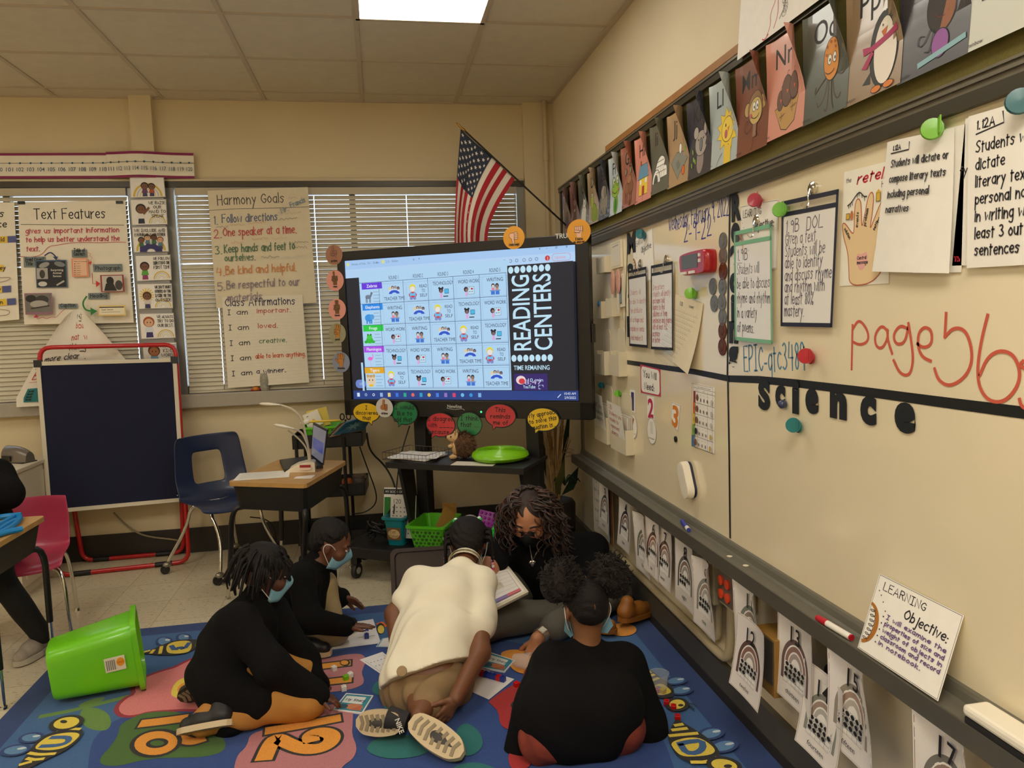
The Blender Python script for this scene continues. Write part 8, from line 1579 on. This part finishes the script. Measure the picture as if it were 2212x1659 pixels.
# ---------------------------------------------------------------- boy with twisted locks, kneeling at the left
SK1 = skinm('skin_deep', (92, 54, 36)); G = RZ
p = Person('person with long locks in black fleece and tan trousers, kneeling at the left', (-1.85, -2.32, G))
pel, ch, nk = Jp(500, 1500, -2.28), Jp(522, 1362, -2.24), Jp(556, 1290, -2.21); pel[2] = max(pel[2], .20)
hc = Jp(572, 1236, -2.20); sr_, sl_ = Jp(512, 1330, -2.35)+v3(0, 0, -.02), Jp(588, 1322, -2.10); er, wr_ = Jp(588, 1440, -2.44), Jp(682, 1502, -2.40); el_, wl = Jp(650, 1420, -2.12), Jp(684, 1475, -2.20)
hp, P, r_, f, u = headprims(hc, (.97, .12, -.20), (.15, 0, 1), 1.0, nk)
kr, kl = v3(-1.56, -2.40, G+.065), v3(-1.60, -2.16, G+.07); ar, al = v3(-1.92, -2.46, G+.06), v3(-1.97, -2.22, G+.06); hr, hl = pel+v3(.0, -.08, -.03), pel+v3(.0, .08, -.03)
p.skin(hp+torso(pel, ch, nk, sl_, sr_, .085, .08, .085)+arm(sr_, er, wr_)+arm(sl_, el_, wl)+[limb(hr, kr, .065, .05), limb(kr, ar, .05, .032), limb(hl, kl, .065, .05), limb(kl, al, .05, .032)])
p.skin(hand(wr_, (1, .05, -.35), (.3, 0, 1), .80, (.35,)*4, .1), .0035); p.skin(hand(wl, (.8, -.3, -.5), (.4, 0, 1), .80, (.4,)*4, .1, True), .0035); p.body(SK1)
p.part('fleece', torso(pel+v3(0, 0, -.02), ch, nk, sl_, sr_, .105, .115, .105, .012)+arm(sr_, er, wr_, (.06, .055, .042), .008)+arm(sl_, el_, wl, (.06, .055, .042), .008)+[limb(pel+v3(-.05, -.04, -.02), pel+v3(.02, -.15, -.15), .10, .07), limb(pel+v3(.0, -.09, -.03), pel+v3(.13, -.14, -.10), .10, .075), limb(pel+v3(-.06, .06, -.02), pel+v3(-.04, .06, -.06), .09, .08), limb(nk+v3(-.01, 0, -.02), nk+v3(.004, 0, .03), .06, .050, .015)], SWB, .007, .006, 20, None, 1)
p.part('trousers', [limb(hr, kr, .085, .070), limb(kr+v3(0, -.005, .0), ar, .066, .052), limb(hl, kl, .085, .068), limb(kl, al, .062, .050), limb(hl, hr, .1, .1)], mat('tan_trousers', (176, 122, 52), .8, noise=.06, nscale=20, bump=.2), .007, .005, 34, None, 2)
shoe(p, v3(-1.81, -2.50, G+.065), v3(-2.01, -2.47, G+.035), (.10, .55, .85), SHB, SOLE, .95); shoe(p, v3(-1.93, -2.24, G+.10), v3(-2.07, -2.20, G+.035), (.75, .25, .5), SHB, mat('dark_sole', (52, 44, 40), .8), .95)
face(p, P, f, r_, u, 1, SK1); mask(p, P, BLUEM)
p.part('hair', [('e', P(0, -.016, .045), (.078, .094, .075), np.array([r_, f, u]), .01)], HAIRB, .006, .004, 60); rn = random.Random(4)
b = MB().use(HAIRB)
for i in range(120):
    th, z0 = rn.uniform(0, 6.283), rn.uniform(.02, .11); rad = .078*math.sqrt(max(.05, 1-((z0-.04)/.085)**2)); x, y = math.cos(th), math.sin(th); L = rn.uniform(.06, .115)*(1.15 if y < .1 else .8)
    s0 = P(rad*x*.95, rad*1.2*y-.016, z0); s1 = P((rad+.018)*x, (rad*1.2+.022)*y-.018, z0-.01); s2 = P((rad+.020+rn.uniform(0, .02)*(y < 0))*x, (rad*1.2+.020+rn.uniform(0, .02))*y-.02, z0-L*.55); s3 = P((rad+.012+rn.uniform(0, .03)*(y < 0))*x+rn.uniform(-.008, .008), (rad*1.2+.014+rn.uniform(0, .04)*(y < -.2))*y-.02, max(-.075 if y < .5 else -.005, z0-L))
    strand(b, [s0, s1, s2, s3], .0062, .0030)
p.mb(b, 'locks')
# ---------------------------------------------------------------- boy with short curls, crouching behind
p = Person('person with short curly hair in black fleece, crouching over the white sorting mat', (-1.62, -1.68, G))
pel, ch, nk = Jp(636, 1352, -1.66), Jp(652, 1268, -1.68), Jp(690, 1208, -1.68); hc = Jp(716, 1172, -1.68); sr_, sl_ = Jp(650, 1248, -1.83), Jp(696, 1238, -1.53); er, wr_ = Jp(664, 1340, -1.92), Jp(748, 1354, -1.84); el_, wl = Jp(706, 1300, -1.48), Jp(738, 1290, -1.58)
hp, P, r_, f, u = headprims(hc, (.93, -.10, -.42), (.35, 0, 1), 1.0, nk)
kl, al = Jp(700, 1262, -1.60), Jp(722, 1356, -1.62); al[2] = .09; kr, ar = v3(-1.48, -1.78, G+.075), v3(-1.74, -1.82, G+.07); hr, hl = pel+v3(0, -.07, -.03), pel+v3(0, .07, -.03)
p.skin(hp+torso(pel, ch, nk, sl_, sr_, .085, .08, .085)+arm(sr_, er, wr_)+arm(sl_, el_, wl)+[limb(hr, kr, .065, .05), limb(kr, ar, .05, .032), limb(hl, kl, .065, .05), limb(kl, al, .05, .032)])
p.skin(hand(wr_, (1, .06, -.06), (.05, .15, 1), .92, (.10, .08, .10, .14), .10, False, .1), .0033); p.skin(hand(wl, (.95, -.25, -.32), (.1, .75, .7), .90, (.12, .15, .2, .25), .2, True, .2), .0033); p.body(skinm('skin_brown', (104, 64, 44)))
p.part('fleece', torso(pel, ch, nk, sl_, sr_, .10, .105, .10, .012)+arm(sr_, er, lerp(er, wr_, .98), (.056, .052, .038), .008)+arm(sl_, el_, lerp(el_, wl, .95), (.056, .052, .038), .008)+[limb(nk+v3(-.01, 0, -.02), nk+v3(.01, 0, .02), .056, .048, .015)], SWB, .007, .006, 20, None, 3)
BEI = mat('beige_trousers', (184, 162, 122), .8, noise=.05, nscale=20, bump=.2)
p.part('trousers', [limb(hl, kl, .075, .058), limb(kl, al, .056, .046), limb(hl, hr, .09, .09), limb(hr, kr, .075, .06), limb(kr, ar, .055, .045)], BEI, .007, .004, 34, None, 4)
shoe(p, al+v3(-.06, -.01, -.045), al+v3(.12, -.03, -.05), (0, 0, 1), SHB, SOLE, .9); o, d, u_, l = shoe(p, v3(-1.70, -1.84, G+.035), v3(-1.50, -1.90, G+.02), (0, 0, 1), SHB, SOLE, .95)
b = MB().use(cmat((206, 200, 180), .7)); strand(b, [v3(-1.60, -1.89, .07), v3(-1.60, -1.93, .03), v3(-1.62, -1.96, G+.006), v3(-1.70, -1.97, G+.006)], .003, .003); strand(b, [v3(-1.60, -1.89, .07), v3(-1.57, -1.92, .04), v3(-1.66, -1.95, G+.01), v3(-1.55, -1.93, G+.006)], .003, .003); p.mb(b, 'shoelace', o)
face(p, P, f, r_, u, 1, MATS['skin_brown']); mask(p, P, BLUEM)
p.part('hair', [('e', P(0, -.020, .042), (.080, .090, .070), np.array([r_, f, u]), .01), ('e', P(0, -.050, .0), (.070, .052, .066), np.array([r_, f, u]), .02)], HAIRB, .005, .006, 130)
# ---------------------------------------------------------------- girl in the white polo, kneeling with her back to the camera
SK3 = skinm('skin_warm_brown', (118, 74, 48)); p = Person('person in white polo and khaki trousers kneeling bent forward, seen from behind', (-1.08, -2.35, G))
pel, ch, nk = Jp(922, 1455, -2.38), Jp(958, 1300, -2.12), Jp(1005, 1215, -1.98); hc = Jp(1012, 1172, -1.86); sl_, sr_ = Jp(905, 1260, -2.05), Jp(1040, 1262, -2.08); er, wr_ = Jp(1036, 1410, -2.36), Jp(985, 1508, -2.575); el_, wl = v3(-1.21, -2.10, .26), v3(-1.205, -2.31, G+.07)
hp, P, r_, f, u = headprims(hc, (.12, .80, -.55), (.05, .5, .8), 1.0, nk)
kr, kl = v3(-.93, -2.20, G+.075), v3(-1.15, -2.16, G+.075); ar, al = at(905, 1548, z=.085), at(885, 1556, z=.075)+v3(.03, .06, 0); hr, hl = pel+v3(.075, .01, -.03), pel+v3(-.075, .02, -.03)
p.skin(hp+torso(pel, ch, nk, sl_, sr_, .09, .08, .085)+arm(sr_, er, wr_, (.047, .040, .027))+arm(sl_, el_, wl, (.047, .040, .027))+[limb(hr, kr, .068, .052), limb(kr, ar, .05, .032), limb(hl, kl, .068, .052), limb(kl, al, .05, .032)], .006)
p.skin(hand(wr_, (-.62, -.25, -.70), (.5, -.8, .1), .95, (.25, .3, .35, .4), .12, False, .25), .0033); p.skin(hand(wl, (-.35, .25, -.55), (-.3, -.6, .7), .90, (.7, .7, .75, .8), .1, True, .4), .0033); p.body(SK3)
WPO = mat('white_polo', (238, 230, 208), .85, noise=.03, nscale=10, bump=.25, bscale=500)
p.part('polo_shirt', torso(pel+v3(0, -.01, -.02), ch, nk, sl_, sr_, .128, .116, .110, .010)+[limb(sr_, lerp(sr_, er, .62), .070, .066), limb(sl_, lerp(sl_, el_, .5), .068, .064)]+[limb(pel+v3(.04, -.02, -.02), ch+v3(.03, -.03, 0), .115, .09)], WPO, .006, .008, 26, None, 5, [(Jp(905, 1440, -2.50), (.18, -.62, -.75))])
b = MB().use(WPO); ax = nrm(hc-nk); q_, w2, _ = [np.array(x) for x in frame(ax, (0, -1, 0))]
b.surf([[tuple(nk+ax*h+(q_*math.cos(a)+w2*math.sin(a))*rr_) for a in [i*math.pi/12 for i in range(24)]] for h, rr_ in ((-.012, .072), (.012, .064), (.030, .058), (.026, .064), (.0, .078))], closed=True); p.mb(b, 'collar')
KHA = mat('khaki_trousers', (140, 114, 80), .85, noise=.05, nscale=20, bump=.25)
tro = p.part('trousers', [limb(hr+v3(0, 0, -.03), kr, .098, .078), limb(kr, lerp(kr, ar, .78), .072, .062), limb(hl+v3(0, 0, -.03), kl, .098, .072), limb(kl, lerp(kl, al, .72), .066, .058), limb(hl+v3(.015, .0, -.03), hr+v3(-.015, .0, -.03), .118, .118)], KHA, .006, .007, 30, None, 6)
for px, py, r0 in ((868, 1450, .02), (938, 1500, .028)): q = Jp(px, py, -2.517); b = MB().use(mat('khaki_flap', (166, 140, 104), .85)).lathe([(r0, 0), (r0*.9, .004), (0, .005)], q, CAM-q, 14); p.mb(b, 'pocket_flap', tro)
DSO = mat('tread_grey', (70, 64, 60), .7)
shoe(p, at(868, 1562, z=.085), at(772, 1560, z=.07), (.35, .72, -.25), mat('shoe_grey', (64, 60, 58), .6), SOLE, 1.0); shoe(p, at(890, 1556, z=.10), at(1000, 1632, z=.045), (-.15, .75, -.45), MATS['shoe_grey'], SOLE, 1.08)
q = Jp(862, 1560, -2.44); b = MB().use(cmat((40, 38, 40), .8, 'sock')).tube([at(838, 1550, z=.09), at(880, 1562, z=.075)], [.042, .036], 14); so = p.mb(b, 'sock')
a = Art(.06, .02, .0003); a.type('NIKE', 0, 0, .018, (206, 200, 190), .02, fit=.05); c_ = at(864, 1568, z=.085); vw = nrm(CAM-c_); ux = np.array([.25, 0, -.95]); ux = nrm(ux-vw*(ux@vw)); vx = np.cross(vw, ux); o = a.mesh('sock_lettering', lambda x, y, n: tuple(c_+vw*(.034+n)+ux*(x-.025)+vx*(y-.01)-p.o), so)
face(p, P, f, r_, u, 1, SK3); mask(p, P, BLUEM)
p.part('hair', [('e', P(0, -.018, .030), (.090, .100, .086), np.array([r_, f, u]), .01), ('e', P(0, -.062, -.005), (.074, .052, .066), np.array([r_, f, u]), .02)], HAIRB, .0055, .004, 150); rn = random.Random(8); PB = [cmat(c, .25, 'bead') for c in ((226, 70, 130), (240, 150, 180), (236, 232, 230))]
for i in range(26):
    sd = (-1 if i % 2 else 1); a0 = rn.uniform(-.2, .9); zz = rn.uniform(-.02, .05); s0 = P(sd*.084, -.03+.05*a0-.02, zz); L = rn.uniform(.09, .15)
    hang = v3(rn.uniform(-.01, .01)+sd*.012, 0, -1); s1 = s0+sd*r_*.022+v3(0, -.01, .0); s2 = s1+hang*L*.5; s3 = s1+hang*L; b = MB().use(HAIRB); strand(b, [s0, s1, s2, s3], .0078, .0055, 6); o = p.mb(b, 'braid')
    b = MB()
    for k in range(4 if i % 3 else 2): b.use(PB[(i+k) % 3]).ball(tuple(s3+hang*(.004+.014*k)), .0082, 8)
    p.mb(b, 'hair_beads', o)
for sd in (-1, 1): b = MB().use(cmat((226, 236, 226), .3)).ball(tuple(P(sd*.055, -.02, .105)), .012, 8); b.use(cmat((60, 180, 80), .3)).ball(tuple(P(sd*.062, -.03, .098)), .009, 8); p.mb(b, 'hair_bobble')
# ---------------------------------------------------------------- teacher
SK4 = skinm('skin_light', (186, 128, 92)); p = Person('person with long dark curls, glasses and black mask, sitting with a clipboard', (-.55, -1.62, G))
pel, ch, nk = v3(-.44, -1.45, .13), Jp(1196, 1215, -1.60), Jp(1180, 1150, -1.66); ch[2] = min(ch[2], .47); hc = Jp(1146, 1118, -1.76); sl_, sr_ = Jp(1278, 1185, -1.52), Jp(1098, 1178, -1.66); el_, wl = Jp(1268, 1296, -1.84), Jp(1160, 1380, -2.08); er, wr_ = Jp(1058, 1222, -1.80), Jp(1040, 1292, -1.94)
hp, P, r_, f, u = headprims(hc, (-.36, -.80, -.46), (-.15, -.35, 1), 1.10, nk, .048)
kl, kr = v3(-.12, -1.75, .12), v3(-.80, -1.93, .115); al, ar = v3(-.50, -2.02, .09), v3(-.42, -1.82, .07); hl, hr = pel+v3(.11, -.02, 0), pel+v3(-.11, -.04, 0)
p.skin(hp+torso(pel, ch, nk, sl_, sr_, .13, .115, .12)+arm(sl_, el_, wl, (.058, .048, .030))+arm(sr_, er, wr_, (.058, .050, .030))+[limb(hl, kl, .09, .065), limb(kl, al, .06, .04), limb(hr, kr, .09, .065), limb(kr, ar, .06, .04)], .008)
p.skin([limb(lerp(el_, wl, .15), wl, .046, .029)]+hand(wl, (-.42, -.35, -.72), (-.55, -.75, .35), 1.0, (.35, .4, .45, .5), .08, False, .5), .0035); p.skin([limb(er, wr_, .050, .030)]+hand(wr_, (.2, -.6, -.25), (0, -.2, 1), 1.0, (.5,)*4, .08, False, .4), .004); p.body(SK4)
KNIT = mat('black_knit', (14, 13, 15), .9, noise=.10, nscale=80, bump=.4, bscale=400, spec=.2)
p.part('top', torso(pel, ch, nk, sl_, sr_, .145, .145, .145, .012)+[limb(sl_, el_, .085, .070), limb(el_, lerp(el_, wl, .22), .066, .058), limb(sr_, lerp(sr_, er, .80), .085, .072), limb(nk+v3(0, 0, -.03), nk, .07, .06, .02)], KNIT, .008, .006, 18, None, 7)
p.part('trousers', [limb(hl, kl, .11, .085), limb(kl, al, .078, .065), limb(hr, kr, .115, .09), limb(kr, ar, .085, .07), limb(hl, hr, .13, .13)], mat('grey_check_trousers', (88, 84, 76), .9, noise=.30, nscale=420, bump=.2), .008, .005, 26, None, 8)
shoe(p, v3(-.16, -1.95, G+.05), v3(.05, -1.82, G+.03), (0, 0, 1), mat('brown_shoe', (150, 92, 30), .5), MATS['brown_shoe'], 1.0); shoe(p, v3(-.40, -1.88, G+.05), v3(-.20, -2.02, G+.03), (0, 0, 1), MATS['brown_shoe'], MATS['brown_shoe'], 1.0)
face(p, P, f, r_, u, 1.1, SK4); mask(p, P, mat('black_mask', (16, 15, 16), .8), 1.1, (20, 18, 18))
b = MB().use(cmat((110, 60, 46), .25, 'tortoise'))
for k in (-1, 1): b.tube([tuple(P(k*.033+.026*math.cos(a)*1.1, .100-.012*abs(math.cos(a))*(k*math.cos(a) > 0), .0+.021*math.sin(a))) for a in [i*math.pi/10 for i in range(21)]], .0025, 6); b.tube([tuple(P(k*.060, .090, .004)), tuple(P(k*.078, .02, .006)), tuple(P(k*.080, -.01, .0))], .0022, 5)
b.tube([tuple(P(-.006, .104, .004)), tuple(P(.006, .104, .004))], .0025, 5); p.mb(b, 'glasses')
TH = mat('dark_brown_curls', (44, 27, 21), .55, noise=.35, nscale=60, bump=.5, bscale=200); HI = mat('brown_curls', (74, 45, 33), .5, noise=.3, nscale=60)
p.part('hair', [('e', P(0, -.022, .040), (.092, .100, .082), np.array([r_, f, u]), .01), ('e', P(0, -.07, -.03), (.085, .06, .09), np.array([r_, f, u]), .03)], TH, .006, .006, 70); rn = random.Random(12); b = MB(); b.use(TH)
for i in range(560):
    th = rn.uniform(0, 6.283); y0 = math.sin(th); x0 = math.cos(th); z0 = rn.uniform(.0, .115); b.use(HI if rn.random() < .22 else TH)
    if y0 > .30 and (z0 < .09 or abs(x0) < .3): continue
    rad = .088*math.sqrt(max(.08, 1-((z0-.03)/.095)**2)); s0 = P(rad*x0, rad*1.1*y0-.02, z0); out = (r_*x0+f*y0*.6) if y0 < .05 else (r_*(1 if x0 > 0 else -1)*1.15+f*.05); L = rn.uniform(.16, .30); ph = rn.uniform(0, 6.28); pts = [s0]; cr = .010+rn.uniform(0, .009); dn = v3(rn.uniform(-.06, .06), rn.uniform(-.10, .02), -1)
    for k in range(1, 17): t = k/16; c = s0+out*(.055+.03*rn.random()*0+.030*math.sin(ph))*min(1, t*2.4)**.7+dn*L*max(0, t-.12); pts.append(c+cr*(np.array([math.cos(ph+t*24), math.sin(ph+t*24), .4*math.sin(ph+t*24)])))
    q = smooth_path([tuple(x) for x in pts], 1); b.tube(q, [.0043*(1-.5*j/len(q)) for j in range(len(q))], 4)
p.mb(b, 'curls')
b = MB().use(CHROME); n0 = Jp(1150, 1212, -1.83); strand(b, [Jp(1176, 1172, -1.80), Jp(1160, 1192, -1.83), n0], .0016, .0016, 5); strand(b, [Jp(1144, 1176, -1.82), Jp(1147, 1195, -1.83), n0], .0016, .0016, 5); b.ball(tuple(n0+v3(-.006, 0, -.006)), (.011, .005, .010), 10).ball(tuple(n0+v3(.006, 0, -.006)), (.010, .005, .010), 10).ball(tuple(n0+v3(0, 0, -.016)), (.009, .005, .012), 10); p.mb(b, 'heart_necklace')
d = nrm(wl-el_); c_ = lerp(el_, wl, .93); q_, w2, _ = [np.array(x) for x in frame(d)]; b = MB().use(mat('steel_mesh_band', (186, 176, 160), .3, metal=.8)).surf([[tuple(c_+d*h+(q_*math.cos(a)+w2*math.sin(a))*(.0335+rr_)) for a in [i*math.pi/12 for i in range(24)]] for h, rr_ in ((-.011, 0), (-.011, .003), (.011, .003), (.011, 0))], closed=True); o = p.mb(b, 'watch')
vw = nrm(CAM-c_); vw = nrm(vw-d*(vw@d)+v3(-.3, 0, .3)); vw = nrm(vw-d*(vw@d)); sd = np.cross(d, vw); b = MB().use(CHROME).box((0, 0, 0), (.032, .036, .008), Matrix((sd, d, vw)).transposed(), .002); b.use(cmat((206, 202, 190), .3)).box((0, 0, .0045), (.024, .028, .001), None); b.v = [tuple(np.array(v)) for v in b.v[:-8]]+[tuple(sd*v[0]+d*v[1]+vw*v[2]) for v in b.v[-8:]]; b.v = [tuple(c_+vw*.037+np.array(v)) for v in b.v]; p.mb(b, 'watch_face', o)
b = MB().use(CHROME); fg = wl+nrm(v3(-.42, -.35, -.72))*.082; b.lathe([(.0105, -.003), (.0125, -.003), (.0125, .003), (.0105, .003)], fg, (-.42, -.35, -.72), 14).ball(tuple(fg+v3(-.006, -.012, .004)), .005, 8); p.mb(b, 'ring')
cbq = [Jp(1020, 1238, -1.86), Jp(1098, 1222, -1.80), Jp(1142, 1278, -2.02), Jp(1040, 1330, -2.10)]
a = Art(.25, .32, .0006); a.rect(.015, .02, .235, .285, (240, 236, 230)); a.box(.03, .035, .22, .265, .002, (150, 60, 50)); [a.line([(.03, .06+.034*i), (.22, .06+.034*i)], .0012, (150, 140, 140)) for i in range(6)]; a.rect(.03, .035, .09, .06, (120, 150, 200)); a.rect(.09, .035, .15, .06, (140, 120, 180)); a.rect(.15, .035, .22, .06, (206, 110, 120)); a.rect(.10, .285, .16, .31, (26, 26, 28)); a.back_mat = mat('clipboard_white', (214, 206, 184), .5)
tag(a.mesh('clipboard', quad_map(cbq, .25, .32, nrm(np.cross(cbq[1]-cbq[0], cbq[0]-cbq[3])), .0), None, True, thick=.016), 'white clipboard with a coloured record sheet on the lap of the person with long curls', 'clipboard')
# ---------------------------------------------------------------- girl with two puffs, seen from behind
SK5 = skinm('skin_medium_brown', (124, 80, 48)); p = Person('person with hair in two round puffs and black fleece, sitting with back to the camera', (-.60, -2.80, G))
pel, ch, nk = v3(-.60, -2.80, .16), Jp(1266, 1490, -2.76), Jp(1266, 1400, -2.72); hc = Jp(1266, 1312, -2.69); sl_, sr_ = Jp(1190, 1432, -2.74), Jp(1348, 1432, -2.74); el_, wl = Jp(1150, 1560, -2.80), Jp(1112, 1655, -2.78); er, wr_ = Jp(1392, 1560, -2.80), Jp(1424, 1662, -2.80)
hp, P, r_, f, u = headprims(hc, (-.05, .95, -.30), (0, .3, 1), 1.0, nk, .046)
kl, kr = v3(-.66, -2.50, .08), v3(-.54, -2.50, .08); al, ar = v3(-.70, -2.78, .06), v3(-.50, -2.78, .06); hl, hr = pel+v3(-.08, 0, -.03), pel+v3(.08, 0, -.03)
p.skin(hp+torso(pel, ch, nk, sl_, sr_, .09, .085, .09)+arm(sl_, el_, wl)+arm(sr_, er, wr_)+[limb(hl, kl, .07, .055), limb(kl, al, .05, .035), limb(hr, kr, .07, .055), limb(kr, ar, .05, .035)], .006)
for w_, lf in ((wl, True), (wr_, False)): p.skin(hand(w_, (-.3 if lf else .3, .3, -.8), (0, -.8, .4), .85, (.3,)*4, .1, lf), .004)
p.body(SK5)
p.part('fleece', torso(pel+v3(0, -.02, -.02), ch, nk, sl_, sr_, .135, .122, .112, .012)+arm(sl_, el_, wl, (.066, .062, .050), .008)+arm(sr_, er, wr_, (.066, .062, .050), .008)+[limb(nk+v3(0, -.015, -.04), nk+v3(0, .0, -.014), .070, .064, .015), limb(pel+v3(-.085, -.04, -.01), pel+v3(.085, -.04, -.01), .14, .14), limb(pel+v3(-.05, -.06, -.06), pel+v3(.05, -.06, -.06), .12, .12)], SWB, .007, .006, 18, None, 9)
b = MB().use(SWB); ax = nrm(hc-nk); q_, w2, _ = [np.array(x) for x in frame(ax, (0, -1, 0))]
b.surf([[tuple(nk+ax*(h-.012*math.cos(a-1.57)*0)+(q_*math.cos(a)+w2*math.sin(a))*rr_) for a in [i*math.pi/12 for i in range(24)]] for h, rr_ in ((-.035, .080), (-.006, .074), (.008, .068), (.004, .076), (-.03, .094))], closed=True); p.mb(b, 'collar')
p.part('trousers', [limb(hl, kl, .09, .075), limb(kl, al, .07, .055), limb(hr, kr, .09, .075), limb(kr, ar, .07, .055), limb(hl+v3(-.06, -.07, -.05), hr+v3(.06, -.07, -.05), .085, .085)], mat('rust_trousers', (128, 52, 36), .85, noise=.15, nscale=30, bump=.2), .007, .004, 30, None, 10)
for a_, k in ((al, -1), (ar, 1)): shoe(p, a_+v3(0, .03, .02), a_+v3(.02*k, -.13, -.02), (0, .5, -.85))
face(p, P, f, r_, u, 1, SK5); mo = mask(p, P, BLUEM)
for k in (-1, 1): b = MB().use(BLUEM).surf([[tuple(P(k*.066, .034, -.02)), tuple(P(k*.085, .0, -.04))], [tuple(P(k*.064, .03, -.07)), tuple(P(k*.093, -.008, -.072))], [tuple(P(k*.052, .03, -.095)), tuple(P(k*.070, -.002, -.098))]]); p.mb(b, 'mask_side', mo)
A = np.array([r_, f, u]); p.part('hair', [('e', P(0, -.014, .032), (.079, .094, .076), A, .01), ('e', P(0, -.055, -.010), (.062, .044, .050), A, .02)], HAIRB, .005, .002, 150)
rn = random.Random(15); FZ = mat('puff_hair', (30, 21, 17), .9, noise=.3, nscale=90, bump=1, bscale=160)
for k in (-1, 1):
    c = P(k*.090, -.030, .108); o = p.part('hair_puff', [('e', c, (.072, .066, .066), A, .02), ('e', c+r_*k*.02+v3(0, 0, -.03), (.056, .055, .05), A, .03), (P(k*.045, -.02, .085), c, .03, .05, .02)], FZ, .005, .010, 75, None, 11+k)
    b = MB().use(FZ)
    for i in range(420):
        d = nrm(v3(rn.gauss(0, 1), rn.gauss(0, 1), rn.gauss(0, 1))); s0 = c+d*.060; s1 = c+d*.076+v3(rn.uniform(-.012, .012), rn.uniform(-.012, .012), rn.uniform(-.012, .012)); s2 = s1+v3(rn.uniform(-.012, .012), rn.uniform(-.012, .012), rn.uniform(-.010, .010)); b.tube([tuple(s0), tuple(s1), tuple(s2)], .0022, 4, False)
    p.mb(b, 'puff_curls', o)
b = MB().use(SK5).tube([tuple(P(.002, -.020, .112)), tuple(P(.0, -.075, .078)), tuple(P(0, -.105, .03)), tuple(P(.0, -.104, .0))], .0022, 5); p.mb(b, 'hair_parting')
# ---------------------------------------------------------------- child at the left desk, mostly outside the frame
p = Person('person in black sitting on the pink chair, cut by the left photo edge', (-3.16, -1.30, 0))
pel, ch, nk = v3(-3.16, -1.24, .46), v3(-3.20, -1.33, .74), v3(-3.20, -1.36, .88); hc = v3(-3.20, -1.42, .99); sl_, sr_ = v3(-3.05, -1.34, .84), v3(-3.35, -1.34, .84); el_, wl = Jp(16, 1066, -1.42), v3(-3.16, -1.62, .75); er, wr_ = v3(-3.44, -1.46, .74), v3(-3.30, -1.64, .74)
hp, P, r_, f, u = headprims(hc, (-.2, -.95, -.25), (0, 0, 1), 1.0, nk); kl, al = v3(-3.00, -1.56, .44), Jp(90, 1372, -1.50); kr, ar = v3(-3.26, -1.58, .44), v3(-3.26, -1.52, .09); hl, hr = pel+v3(.07, -.02, 0), pel+v3(-.07, -.02, 0)
p.skin(hp+torso(pel, ch, nk, sl_, sr_, .085, .08, .085)+arm(sl_, el_, wl)+arm(sr_, er, wr_)+[limb(hl, kl, .065, .05), limb(kl, al, .048, .034), limb(hr, kr, .065, .05), limb(kr, ar, .048, .034)], .008)
for w_, lf in ((wl, True), (wr_, False)): p.skin(hand(w_, (0, -1, -.1), (0, 0, 1), .85, (.2,)*4, .1, lf), .005)
p.body(SK1); p.part('fleece', torso(pel, ch, nk, sl_, sr_, .10, .10, .10, .012)+arm(sl_, el_, wl, (.062, .058, .042), .01)+arm(sr_, er, wr_, (.060, .055, .042), .008), SWB, .009, .006, 22)
p.part('trousers', [limb(hl, kl, .08, .066), limb(kl, al, .062, .046), limb(hr, kr, .08, .066), limb(kr, ar, .062, .046), limb(hl, hr, .09, .09)], mat('black_trousers', (18, 17, 18), .9, noise=.1), .008, .003, 30)
GSH = mat('worn_grey_shoe', (150, 138, 124), .7, noise=.15, nscale=30); shoe(p, v3(-2.86, -1.44, .02), v3(-2.91, -1.64, .02), (0, 0, 1), GSH, mat('grey_sole', (176, 166, 150), .7), 1.05, al); shoe(p, v3(-3.26, -1.46, .02), v3(-3.28, -1.66, .02), (0, 0, 1), GSH, MATS['grey_sole'], 1.05, ar)
face(p, P, f, r_, u, 1, SK1); p.part('hair', [('e', P(0, -.018, .035), (.080, .094, .076), np.array([r_, f, u]), .01)], HAIRB, .007, .004, 100)
